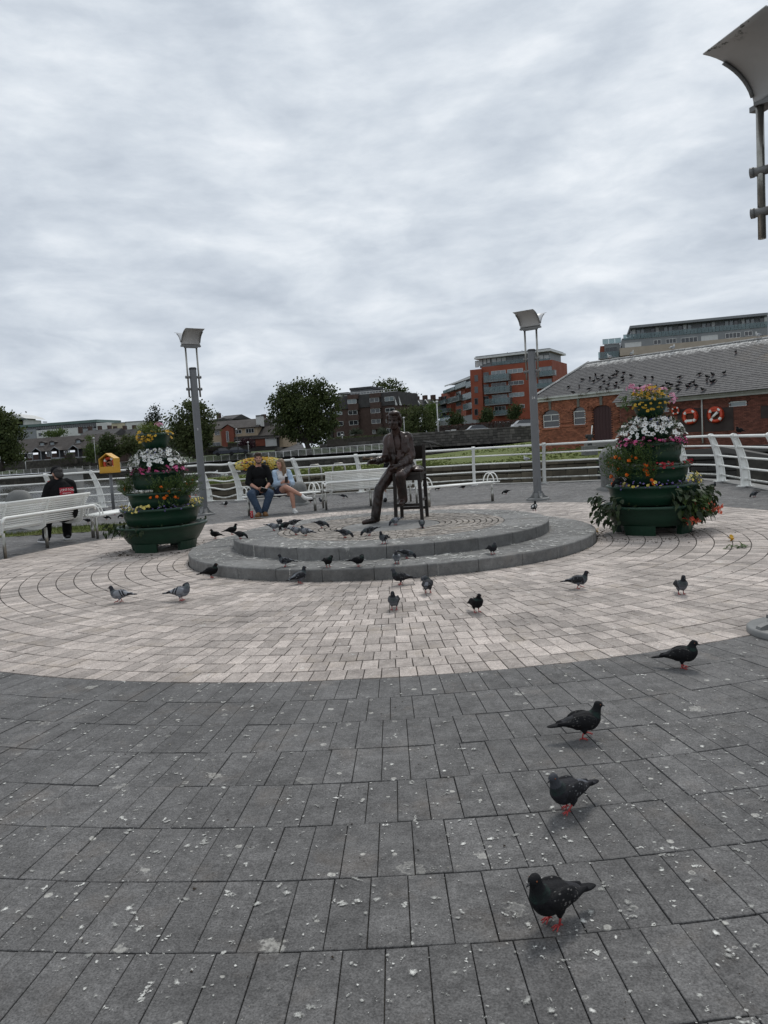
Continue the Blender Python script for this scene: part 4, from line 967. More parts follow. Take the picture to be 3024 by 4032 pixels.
mb.add(vs, [(i*4+k, (i+1)*4+k, (i+1)*4+(k+1) % 4, i*4+(k+1) % 4) for i in range(n) for k in range(4)]+[(3, 2, 1, 0), (n*4, n*4+1, n*4+2, n*4+3)], 0, False); mb.build('chair_back', MAT['bronze_dark'], statue)
# figure: faces the camera, turned a little to its right
HC = Vector((-.185, -.10, 1.50)); fw = Vector((-.30, -.95, -.06)); HS = 1.10
hp, HP, HE = head_prims(HC, fw, (0.04, 0, 1), HS)
hipR, hipL = Vector((-.20, .02, .80)), Vector((.0, .0, .80)); kR, aR = Vector((-.47, -.26, .50)), Vector((-.55, -.27, .10)); kL, aL = Vector((-.15, -.43, .685)), Vector((-.125, -.33, .33))
shR, shL = Vector((-.285, .01, 1.235)), Vector((.005, -.02, 1.245)); eR, wR = Vector((-.325, -.02, .955)), Vector((-.50, -.27, .915)); eL, wL = Vector((.035, -.06, .97)), Vector((-.15, -.30, .83))
fig = hp+[('c', [(*(HC+Vector((.02, .03, -.10))), .068), (-.165, -.03, 1.30, .075)]), ('c', [(-.15, -.02, 1.26, .085), (-.14, .0, 1.1, .115), (-.12, .02, .93, .115), (-.10, .02, .82, .12)]),
       ('e', (-.145, -.03, 1.13), (.14, .11, .16)), ('e', (-.12, -.06, .95), (.125, .115, .13)),
       ('c', [(*hipR, .105), (*kR.lerp(hipR, .45), .088), (*kR, .073), (*kR.lerp(aR, .5), .070), (*aR, .070)]), ('c', [(*hipL, .105), (*kL.lerp(hipL, .4), .09), (*kL, .076), (*kL.lerp(aL, .5), .07), (*aL, .068)]),
       ('c', [(*shR, .066), (*eR, .055), (*wR, .042)]), ('c', [(*shL, .068), (*eL, .056), (*wL, .042)]),
       ('c', [(-.53, -.25, .055, .048), (-.60, -.30, .05, .046), (-.68, -.36, .036, .040), (-.73, -.395, .028, .028)]), ('c', [(-.12, -.29, .315, .046), (-.14, -.37, .298, .044), (-.16, -.46, .283, .034)])]
fig += hand(wR, (-.8, -.55, .05), (.3, -.6, .6), (.3, -.3, .9), .013, .20, .45)+hand(wL, (-.75, -.35, -.55), (-.5, -.5, .6), (.2, -.9, .4), .013, .19, .7)
me = blob(fig, .0095, 2, (.006, 16, (1, 1, .45)), 'figure'); me.materials.append(MAT['bronze']); obj('figure', me, statue)
hair = [('e', HP(-.03, 0, .06), (.112*HS, .090*HS, .082*HS), HE), ('e', HP(.045, .02, .108), (.07*HS, .075*HS, .030*HS), HE), ('e', HP(-.075, 0, -.02), (.06*HS, .084*HS, .10*HS), HE), ('c', [(*HP(.03, .082, .07), .022), (*HP(-.02, .088, .0), .024), (*HP(-.04, .08, -.07), .022)]), ('c', [(*HP(.03, -.082, .07), .02), (*HP(-.02, -.086, .0), .022), (*HP(-.04, -.075, -.05), .02)])]
me = blob(hair, .008, 1, (.007, 22, (1, 1, .3)), 'hair'); me.materials.append(MAT['bronze']); obj('hair', me, statue)
for y in (-.031, .031): mb = MB(); mb.ell(HP(.079, y, .006), (.008*HS, .015*HS, .007*HS), HE, 8); mb.build('eye', MAT['bronze_dark'], statue)
# open jacket: back and two front panels, sleeves, skirt draped over the seat
jk = [('c', [(-.15, .01, 1.27, .085), (-.14, .03, 1.1, .135), (-.115, .05, .95, .14), (-.08, .06, .82, .14)]), ('c', [(*shR, .075), (*eR, .066), (*wR.lerp(eR, .15), .055)]), ('c', [(*shL, .078), (*eL, .069), (*wL.lerp(eL, .2), .058)]),
      ('c', [(*shR, .074), (-.15, .02, 1.28, .07), (*shL, .075)]),
      ('e', (-.245, -.06, 1.08), (.055, .09, .20), (0, -.05, .3)), ('e', (-.235, -.07, .90), (.05, .09, .16), (0, -.1, .3)), ('e', (-.035, -.085, 1.08), (.06, .085, .20), (0, .05, -.3)), ('e', (.0, -.08, .88), (.06, .09, .16), (0, .12, -.3)),
      ('e', (.10, -.02, .77), (.13, .16, .05), (0, .15, 0)), ('e', (.12, -.13, .745), (.10, .10, .03), (0, .1, .3))]
me = blob(jk, .0095, 2, (.011, 11, (1, 1, .6)), 'jacket'); me.materials.append(MAT['bronze']); obj('jacket', me, statue)
for s, pts in ((-1, [(-.215, -.06, 1.33), (-.215, -.115, 1.25), (-.20, -.155, 1.12), (-.195, -.165, 1.0)]), (1, [(-.105, -.09, 1.335), (-.09, -.13, 1.25), (-.10, -.16, 1.12), (-.10, -.17, 1.0)])):
    mb = MB(); vs = []
    for i, p in enumerate(pts):
        w_ = (.03, .055, .04, .012)[i]; p = Vector(p); vs += [p+Vector((s*w_, .01, 0)), p+Vector((0, -.012, 0)), p+Vector((0, .0, 0))]
    mb.add(vs, [(i*3+a, (i+1)*3+a, (i+1)*3+b, i*3+b) for i in range(3) for a, b in ((0, 1), (1, 2), (2, 0))]); mb.build('lapel', MAT['bronze'], statue)
mb = MB(); mb.tube([wR+Vector((-.15, -.10, .05)), wR+Vector((.06, .04, .035))], [.02, .016], 10); mb.ell(wR+Vector((-.165, -.11, .055)), (.032, .03, .03)); mb.build('held_roll', MAT['bronze_worn'], statue)
mb = MB(); mb.cyl(wL+Vector((-.06, -.05, -.05)), eL+Vector((-.06, -.10, .03)), .017, n=10); mb.build('held_stick', MAT['bronze_worn'], statue)
mb = MB(); mb.ell(wR+Vector((-.03, .10, .10)), (.075, .05, .022)); mb.build('held_disc', MAT['print_white'], statue)

# ---- living people, seated
pm('skin', (.46, .25, .18), (.40, .20, .14), 14, .55, .08, 120); pm('black_cloth', (.005, .005, .0055), (.009, .009, .010), 9, .9, .3, 70, spec=.15); pm('denim', (.035, .062, .105), (.022, .04, .072), 8, .85, .4, 120)
pm('tan_boot', (.24, .12, .04), (.17, .08, .03), 12, .7, .3, 60); pm('brown_hair', (.035, .02, .012), (.06, .036, .02), 30, .6, .5, 90, stretch=(1, 1, .3)); pm('fair_hair', (.20, .125, .065), (.11, .065, .035), 24, .5, .5, 80, stretch=(1, 1, .2))
pm('cardigan', (.40, .50, .60), (.30, .40, .52), 7, .9, .6, 90); pm('white_cloth', (.66, .65, .64), (.56, .55, .54), 8, .8, .3, 70); pm('navy_cloth', (.02, .022, .045), (.03, .03, .06), 8, .85); pm('shoe_white', (.68, .67, .65), (.5, .5, .48), 10, .6, .1, 60)
pm('phone_black', (.008, .008, .009), None, 5, .2); pm('eye_dark', (.02, .014, .012), None, 5, .2); pm('logo_red', (.36, .015, .03), (.30, .012, .025), 12, .7); pm('black_hair', (.012, .010, .010), (.022, .018, .016), 30, .6, .4, 90); pm('patch_red', (.55, .06, .05), None, 9, .8)
def person(label, loc, rz, build, scale=1.0):
    root = thing('person', label, 'person', loc, rz); root.scale = (scale,)*3
    def part(name, prims, mat, parent=root, vx=.009, sm=2, disp=None):
        me = blob(prims, vx, sm, disp, name); me.materials.append(MAT[mat]); return obj(name, me, parent)
    build(root, part); return root
V = Vector
def man(root, part):      # local: faces -y, seat top at z .45
    hc = V((.02, -.07, 1.27)); h, P, E = head_prims(hc, (.05, -1, -.08), (0, 0, 1), 1.0)
    hR, hL = V((-.10, .0, .50)), V((.10, .0, .50)); kR, kL = V((-.20, -.45, .50)), V((.22, -.44, .49)); aR, aL = V((-.05, -.47, .11)), V((.07, -.40, .10))
    sR, sL = V((-.165, .0, 1.02)), V((.185, .0, 1.02)); eR, eL = V((-.245, -.10, .74)), V((.265, -.10, .74)); wR, wL = V((-.04, -.33, .60)), V((.13, -.33, .59))
    part('body', h+[('c', [(*(hc+V((0, .03, -.1))), .058), (.01, -.0, 1.08, .06)]), ('c', [(.01, .0, 1.05, .09), (0, .02, .8, .12), (0, .02, .56, .13)]), ('c', [(*sR, .06), (*eR, .047), (*wR, .03)]), ('c', [(*sL, .06), (*eL, .047), (*wL, .03)]),
         ('c', [(*hR, .08), (*kR, .055), (*aR, .045)]), ('c', [(*hL, .08), (*kL, .055), (*aL, .045)])]+hand(wR, (.75, -.3, -.35), (.3, -.6, .6), (-.2, -.7, .5), .0095, .185, .6)+hand(wL, (-.55, -.3, -.5), (-.3, -.6, .6), (.3, -.7, .5), .0095, .185, .7), 'skin')
    part('jumper', [('c', [(.01, .01, 1.085, .072), (.01, .015, 1.0, .125), (0, .02, .82, .15), (0, .02, .64, .16), (0, .02, .54, .155)]), ('e', (.01, -.03, .92), (.175, .135, .17)), ('e', (0, -.04, .70), (.175, .15, .16)), ('c', [(-.12, 0, 1.06, .075), (*sR, .078), (*eR.lerp(sR, .4), .073), (*eR, .066), (*eR.lerp(wR, .25), .055)]), ('c', [(.14, 0, 1.06, .075), (*sL, .078), (*eL.lerp(sL, .4), .073), (*eL, .066), (*eL.lerp(wL, .25), .055)])], 'black_cloth', disp=(.006, 9, (1, 1, 1)))
    part('jeans', [('c', [(-.09, .02, .54, .14), (.09, .02, .54, .14)]), ('c', [(*hR, .12), (*kR, .088), (*kR.lerp(aR, .5), .078), (*aR, .07)]), ('c', [(*hL, .12), (*kL, .088), (*kL.lerp(aL, .5), .078), (*aL, .07)])], 'denim', disp=(.006, 14, (1, 1, 1)))
    for a, t in ((aR, V((-.05, -.16, 0))), (aL, V((.03, -.17, 0)))): part('boot', [('c', [(a.x, a.y, .115, .056), (a.x, a.y+.02, .05, .05), (a.x+t.x*.5, a.y+t.y*.5, .045, .05), (a.x+t.x, a.y+t.y, .038, .042)]), ('b', (a.x+t.x*.45, a.y+t.y*.42, .012), (.092, .25, .024), (0, 0, atan2(t.x, -t.y)))], 'tan_boot')
    part('hair', [('e', P(-.022, 0, .055), (.103, .088, .082), E), ('e', P(.05, 0, .108), (.05, .07, .033), E), ('e', P(-.07, 0, -.02), (.045, .075, .07), E)], 'brown_hair', vx=.007, sm=1, disp=(.008, 30, (1, 1, 1)))
    part('beard', [('e', P(.052, 0, -.098), (.042, .042, .030), E), ('c', [(*P(.02, .062, -.04), .016), (*P(.04, .05, -.085), .018), (*P(.07, 0, -.105), .02), (*P(.04, -.05, -.085), .018), (*P(.02, -.062, -.04), .016)]), ('c', [(*P(.085, -.025, -.049), .007), (*P(.094, 0, -.046), .008), (*P(.085, .025, -.049), .007)])], 'brown_hair', vx=.006, sm=1)
    eyes(root, P, E, MAT['eye_dark'], 1, MAT['brown_hair'])
def woman(root, part):    # right knee crossed over the left, head turned to her right
    hc = V((-.03, -.06, 1.165)); h, P, E = head_prims(hc, (-.80, -.60, -.06), (0, 0, 1), .95)
    hR, hL = V((-.09, .0, .49)), V((.09, .0, .49)); kR, kL = V((-.01, -.42, .63)), V((.12, -.42, .47)); aR, aL = V((.35, -.50, .40)), V((.15, -.42, .10))
    sR, sL = V((-.165, .0, .95)), V((.165, .0, .95)); eR, eL = V((-.22, -.07, .70)), V((.22, -.07, .70)); wR, wL = V((-.02, -.26, .74)), V((.08, -.26, .735))
    part('body', h+[('c', [(*(hc+V((.02, .03, -.1))), .047), (0, .0, 1.0, .05)]), ('c', [(0, .0, .98, .075), (0, .02, .75, .10), (0, .02, .54, .12)]), ('c', [(*sR, .05), (*eR, .04), (*wR, .026)]), ('c', [(*sL, .05), (*eL, .04), (*wL, .026)]),
         ('c', [(*hR, .095), (*kR.lerp(hR, .5), .085), (*kR, .062), (*kR.lerp(aR, .35), .058), (*aR, .036)]), ('c', [(*hL, .095), (*kL.lerp(hL, .5), .085), (*kL, .062), (*kL.lerp(aL, .35), .058), (*aL, .036)])]+hand(wR, (.75, -.35, .15), (.1, .1, 1), (-.3, -.8, .1), .0085, .165, .7)+hand(wL, (-.75, -.35, .15), (.1, .1, 1), (.3, -.8, .1), .0085, .165, .7), 'skin')
    part('t_shirt', [('c', [(0, .01, .965, .085), (0, .01, .85, .135), (0, .01, .68, .14), (0, .02, .56, .145)]), ('e', (0, -.045, .85), (.13, .11, .10)), ('c', [(-.15, 0, .95, .06), (.15, 0, .95, .06)])], 'white_cloth', disp=(.005, 12, (1, 1, 1)))
    part('cardigan', [('c', [(*sR, .075), (*eR.lerp(sR, .4), .07), (*eR, .072), (*eR.lerp(wR, .55), .062)]), ('c', [(*sL, .075), (*eL.lerp(sL, .4), .07), (*eL, .072), (*eL.lerp(wL, .55), .062)]), ('c', [(-.16, .04, .97, .06), (0, .06, .99, .06), (.16, .04, .97, .06)]), ('e', (0, .07, .75), (.19, .09, .24)), ('e', (-.155, -.02, .76), (.055, .11, .21)), ('e', (.155, -.02, .76), (.055, .11, .21))], 'cardigan', disp=(.008, 12, (1, 1, 1)))
    part('shorts', [('c', [(-.09, .03, .53, .125), (.09, .03, .53, .125)]), ('c', [(*hR, .115), (*hR.lerp(kR, .38), .105)]), ('c', [(*hL, .115), (*hL.lerp(kL, .35), .105)])], 'navy_cloth', disp=(.004, 14, (1, 1, 1)))
    part('shoe', [('c', [(aR.x, aR.y, aR.z, .044), (aR.x+.05, aR.y-.03, aR.z-.06, .045), (aR.x+.12, aR.y-.09, aR.z-.075, .042), (aR.x+.17, aR.y-.14, aR.z-.07, .034)])], 'shoe_white', vx=.007)
    part('shoe', [('c', [(aL.x, aL.y, .10, .044), (aL.x, aL.y, .05, .046), (aL.x+.01, aL.y-.10, .042, .043), (aL.x+.015, aL.y-.17, .036, .036)]), ('b', (aL.x+.006, aL.y-.07, .012), (.085, .25, .024), (0, 0, 0))], 'shoe_white', vx=.007)
    part('hair', [('e', P(-.03, 0, .05), (.098, .085, .085), E), ('c', [(*P(.0, .075, .05), .03), (*P(-.02, .085, -.05), .035), (*P(-.0, .09, -.17), .038), (*P(.03, .10, -.27), .02)]), ('c', [(*P(-.08, 0, .0), .06), (*P(-.10, 0, -.12), .07), (*P(-.11, .02, -.24), .06), (*P(-.10, .02, -.33), .03)]), ('c', [(*P(-.02, -.075, .05), .03), (*P(-.06, -.08, -.06), .035), (*P(-.07, -.07, -.2), .03)])], 'fair_hair', vx=.007, sm=2, disp=(.006, 26, (1, 1, .25)))
    eyes(root, P, E, MAT['eye_dark'], .95, MAT['fair_hair'])
cbd = (cb2-cb1).normalized(); ca = atan2(cbd.y, cbd.x)
def on_bench(px, py): p = G(px, py, .45); return V((p.x, p.y, 0))
pmn = cb1+cbd*.27+V((0, .06, 0)); pwm = cb1+cbd*.80+V((0, .06, 0))
person('man in black jumper, jeans and tan boots on the backless bench', (pmn.x, pmn.y, 0), ca+R_(-2), man, 1.03)
person('woman in pale blue cardigan and shorts, legs crossed, beside the man', (pwm.x, pwm.y, 0), ca+R_(8), woman, .98)
def held(name, label, cat, root_loc, rz, local, dims, rot):
    o = MB().box((0, 0, 0), dims).build(name, MAT['phone_black']); M = Matrix.Translation(root_loc) @ Euler((0, 0, rz)).to_matrix().to_4x4() @ Matrix.Translation(V(local)*1.05) @ Euler(rot).to_matrix().to_4x4(); o.matrix_world = M; return tag(o, label, cat)
held('wallet', 'dark wallet held by the man in the black jumper', 'wallet', pmn, ca, (.07, -.46, .56), (.16, .02, .11), (.5, .3, .2))
held('phone', 'black phone held by the woman in the blue cardigan', 'phone', pwm, ca+R_(8), (.03, -.335, .745), (.075, .009, .15), (.35, 0, .1))
def capman(root, part):   # seen from behind: local faces +y
    hc = V((-.03, .05, 1.20)); h, P, E = head_prims(hc, (-.30, .95, -.30), (0, .1, 1), 1.0)
    hR, hL = V((.11, .0, .50)), V((-.11, .0, .50)); kR, kL = V((.16, .45, .50)), V((-.16, .45, .50)); aR, aL = V((.14, .42, .10)), V((-.22, .40, .10))
    sR, sL = V((.175, .0, 1.0)), V((-.175, .0, 1.0)); eR, eL = V((.24, .12, .74)), V((-.27, .12, .72)); wR, wL = V((.10, .36, .66)), V((-.13, .36, .64))
    part('body', h+[('c', [(*(hc+V((.01, -.03, -.1))), .062), (0, .0, 1.06, .068)]), ('c', [(0, .0, 1.02, .09), (0, -.02, .8, .12), (0, 0, .56, .13)]), ('c', [(*sR, .06), (*eR, .05), (*wR, .032)]), ('c', [(*sL, .06), (*eL, .05), (*wL, .032)]), ('c', [(*hR, .08), (*kR, .055), (*aR, .045)]), ('c', [(*hL, .08), (*kL, .055), (*aL, .045)])]+hand(wR, (-.6, .5, 0), (-.2, .2, 1), (.3, .8, .2), .0095, .185, .6)+hand(wL, (.6, .5, 0), (.2, .2, 1), (-.3, .8, .2), .0095, .185, .6), 'skin')
    sh = part('t_shirt', [('c', [(0, -.0, 1.05, .085), (0, -.01, .97, .135), (0, -.02, .80, .165), (0, -.0, .62, .175), (0, 0, .52, .17)]), ('e', (0, -.02, .88), (.205, .15, .20)), ('e', (0, .0, .66), (.195, .16, .17)), ('c', [(.1, 0, 1.04, .08), (*sR, .082), (*sR.lerp(eR, .75), .075)]), ('c', [(-.1, 0, 1.04, .08), (*sL, .082), (*sL.lerp(eL, .75), .075)])], 'black_cloth', disp=(.005, 9, (1, 1, 1)))
    for e, s in ((eR, sR), (eL, sL)): mb = MB(); q = s.lerp(e, .82); mb.cyl(q, s.lerp(e, 1.0), .072, .068, 18, caps=False); mb.build('sleeve_band', MAT['white_cloth'], sh)
    part('trousers', [('c', [(-.1, .0, .53, .15), (.1, .0, .53, .15)]), ('c', [(*hR, .125), (*kR, .092), (*aR, .072)]), ('c', [(*hL, .125), (*kL, .092), (*aL, .072)])], 'black_cloth', disp=(.007, 12, (1, 1, 1)))
    for a, dx in ((aR, .02), (aL, -.08)):
        s_ = part('shoe', [('c', [(a.x, a.y-.02, .08, .05), (a.x, a.y-.03, .05, .048), (a.x+dx*.6, a.y+.09, .045, .046), (a.x+dx, a.y+.17, .036, .036)])], 'phone_black', vx=.007)
        mb = MB(); mb.box((a.x+dx*.5, a.y+.06, .014), (.094, .27, .028), rz=-dx*3); mb.build('sole', MAT['white_cloth'], s_)
    part('hair', [('e', P(-.03, 0, .04), (.100, .086, .085), E), ('e', P(-.065, 0, -.03), (.055, .08, .075), E)], 'black_hair', vx=.007, sm=1, disp=(.005, 30, (1, 1, 1)))
    part('beard', [('c', [(*P(.02, .066, -.03), .017), (*P(.045, .052, -.09), .022), (*P(.075, 0, -.112), .026), (*P(.045, -.052, -.09), .022), (*P(.02, -.066, -.03), .017)])], 'black_hair', vx=.007)
    part('cap', [('e', P(-.012, 0, .062), (.112, .094, .080), E), ('e', P(.11, 0, .052), (.075, .068, .010), E)], 'black_cloth', vx=.007)
    eyes(root, P, E, MAT['eye_dark'])
    # printed patch between the shoulder blades
    pt = V((.045, -.188, .90)); mb = MB(); n = 6; vs = []
    for i in range(n+1):
        for j in (0, 1): x = -.115+.23*i/n; vs.append((pt.x+x, pt.y+.35*x*x+.015*(pt.x+x), pt.z-.06+.12*j))
    mb.add(vs, [(2*i, 2*i+2, 2*i+3, 2*i+1) for i in range(n)]); pa = mb.build('back_print', MAT['logo_red'], sh)
    for s, sz, dz, arch in (('JONSSON', .052, .008, .016), ('WORKWEAR', .026, -.038, 0)):
        for i, ch in enumerate(s):
            x = (i-(len(s)-1)/2)*sz*.68; o = obj('printed_letter', text_mesh(ch, sz, MAT['print_white'], .0004), pa, (pt.x+x, pt.y-.004+.35*x*x+.015*(pt.x+x), pt.z+dz+arch*(1-(2*i/(len(s)-1)-1)**2))); o.rotation_euler = (pi/2, 0, 0)
    mb = MB(); mb.box((-.17, .0, 1.088), (.07, .05, .012), ry=-.25); mb.build('shoulder_patch', MAT['patch_red'], sh)
bl = (b2-b1).normalized(); bc = b1.lerp(b2, .86); nrm = V((-bl.y, bl.x, 0)); ba = atan2(bl.y, bl.x)
pc = bc+nrm*.24
person('bearded man in black cap and black t-shirt, seen from behind on the left bench', (pc.x, pc.y, 0), ba+R_(-38), capman, 1.06)
def hidden(root, part):   # sits beyond the statue, only socks and shoes are seen
    hc = V((0, .05, 1.18)); h, P, E = head_prims(hc, (0, 1, -.1), (0, 0, 1), 1.0)
    hR, hL = V((.10, .0, .50)), V((-.10, .0, .50)); kR, kL = V((.22, .42, .48)), V((-.22, .42, .48)); aR, aL = V((.25, .16, .10)), V((-.25, .16, .10))
    sR, sL = V((.17, 0, .98)), V((-.17, 0, .98)); eR, eL = V((.21, .12, .74)), V((-.21, .12, .74)); wR, wL = V((.08, .34, .62)), V((-.08, .34, .62))
    part('body', h+[('c', [(*(hc+V((0, -.03, -.1))), .055), (0, 0, 1.04, .06)]), ('c', [(0, 0, 1.0, .09), (0, 0, .56, .12)]), ('c', [(*sR, .055), (*eR, .045), (*wR, .03)]), ('c', [(*sL, .055), (*eL, .045), (*wL, .03)]), ('c', [(*hR, .085), (*kR, .058), (*kR.lerp(aR, .4), .056), (*aR, .04)]), ('c', [(*hL, .085), (*kL, .058), (*kL.lerp(aL, .4), .056), (*aL, .04)])]+hand(wR, (-.6, .5, 0), (-.2, .2, 1), (.3, .8, .2), .0095, .18, .6)+hand(wL, (.6, .5, 0), (.2, .2, 1), (-.3, .8, .2), .0095, .18, .6), 'skin')
    part('t_shirt', [('c', [(0, 0, 1.03, .08), (0, 0, .95, .14), (0, 0, .7, .16), (0, 0, .52, .16)]), ('c', [(*sR, .085), (*eR, .07)]), ('c', [(*sL, .085), (*eL, .07)])], 'black_cloth')
    part('shorts', [('c', [(-.09, 0, .53, .13), (.09, 0, .53, .13)]), ('c', [(*hR, .115), (*kR, .095), (*kR.lerp(aR, .28), .09)]), ('c', [(*hL, .115), (*kL, .095), (*kL.lerp(aL, .28), .09)])], 'black_cloth')
    for a in (aR, aL):
        part('sock', [('c', [(a.x, a.y+.05, .22, .05), (a.x, a.y, .10, .048)])], 'white_cloth', vx=.007)
        part('shoe', [('c', [(a.x, a.y-.03, .07, .048), (a.x, a.y-.03, .045, .046), (a.x, a.y+.17, .036, .04)])], 'phone_black', vx=.007)
    part('hair', [('e', P(-.025, 0, .05), (.1, .087, .085), E)], 'brown_hair', vx=.008)
mdir = (m2-m1).normalized(); hp_ = gB(1560, 1975)
person('person in shorts, white socks and black shoes, hidden behind the statue', (hp_.x-.0, hp_.y-.05, 0), atan2(mdir.y, mdir.x), hidden, 1.0)
# ================================================================== pigeons
def plumage(name, base, head, wing, bar, tail, rump, speck=.0, spc=(.35, .36, .38), bars=0.0, belly=None):
    m = bpy.data.materials.new(name); m.use_nodes = True; nt = m.node_tree; b = nt.nodes['Principled BSDF']
    at = lambda n: nd(nt, 'ShaderNodeAttribute', attribute_name=n).outputs['Fac']
    v = nd(nt, 'ShaderNodeTexCoord').outputs['Object']
    n = noi(nt, v, 40, 4, .6)
    c = mixc(nt, ramp(nt, n, [(.3, 0), (.7, 1)]), base, tuple(x*.75 for x in base))
    if belly: c = mixc(nt, at('belly'), c, belly)
    c = mixc(nt, at('head'), c, head); 
    # iridescent throat
    c = mixc(nt, mth(nt, 'MULTIPLY', at('throat'), ramp(nt, noi(nt, v, 30, 2), [(.4, .15), (.6, .6)])), c, (.018, .04, .032))
    wc = mixc(nt, ramp(nt, n, [(.3, 0), (.7, 1)]), wing, tuple(x*.8 for x in wing))
    if speck:
        vo = nd(nt, 'ShaderNodeTexVoronoi', {'Vector': nd(nt, 'ShaderNodeMapping', {'Vector': v, 'Scale': (.55, 1, 1)}).outputs[0], 'Scale': 95.0})
        k = mth(nt, 'MULTIPLY', mth(nt, 'MULTIPLY', ramp(nt, vo.outputs['Distance'], [(.22, 1), (.36, 0)]), ramp(nt, noi(nt, v, 26, 3), [(.44, 0), (.56, 1)])), speck)
        wc = mixc(nt, k, wc, spc)
    c = mixc(nt, at('wing'), c, wc)
    c = mixc(nt, mth(nt, 'MULTIPLY', at('bar'), bars), c, bar)
    c = mixc(nt, at('tip'), c, tail)
    c = mixc(nt, mth(nt, 'MULTIPLY', at('rump'), 1.0), c, rump)
    nt.links.new(c, b.inputs['Base Color']); b.inputs['Roughness'].default_value = .7; b.inputs['Specular IOR Level'].default_value = .12
    hb = mth(nt, 'ADD', noi(nt, nd(nt, 'ShaderNodeMapping', {'Vector': v, 'Scale': (.4, 1, 1)}).outputs[0], 120, 3), mth(nt, 'MULTIPLY', n, .5))
    nt.links.new(nd(nt, 'ShaderNodeBump', {'Strength': .5, 'Distance': .004, 'Height': hb}).outputs[0], b.inputs['Normal'])
    MAT[name] = m
DK = (.009, .009, .010)
plumage('pg_dark', (.013, .013, .0145), (.011, .0115, .0125), (.014, .014, .015), DK, (.010, .010, .011), (.03, .03, .033), .85, (.17, .16, .15))
plumage('pg_dusky', (.026, .026, .030), (.048, .051, .058), (.020, .020, .022), DK, (.008, .008, .010), (.10, .105, .12), .85, (.17, .175, .18))
plumage('pg_check', (.085, .09, .10), (.020, .022, .026), (.022, .023, .026), (.01, .01, .012), (.010, .010, .012), (.13, .14, .155), 1.0, (.26, .27, .28), 0, (.11, .115, .13))
plumage('pg_bar', (.12, .125, .14), (.03, .033, .04), (.23, .24, .26), (.012, .012, .014), (.02, .02, .024), (.30, .31, .33), .0, bars=1.0, belly=(.17, .18, .2))
plumage('pg_black', (.007, .007, .008), (.006, .006, .007), (.007, .007, .008), DK, (.006, .006, .007), (.01, .01, .011))
plumage('pg_pied', (.010, .010, .011), (.009, .009, .010), (.009, .009, .010), (.7, .7, .68), (.014, .014, .016), (.4, .4, .4), .3, bars=1.0)
plumage('gull', (.62, .62, .60), (.60, .60, .58), (.34, .35, .37), DK, (.03, .03, .03), (.62, .62, .6))
pm('bird_leg', (.42, .045, .04), (.30, .03, .03), 30, .55, .3, 200); pm('bird_beak', (.035, .033, .035), (.02, .02, .02), 20, .5); pm('cere', (.55, .52, .50), None, 30, .7); pm('bird_eye', (.22, .06, .012), (.12, .03, .01), 30, .2)
VX = .0045
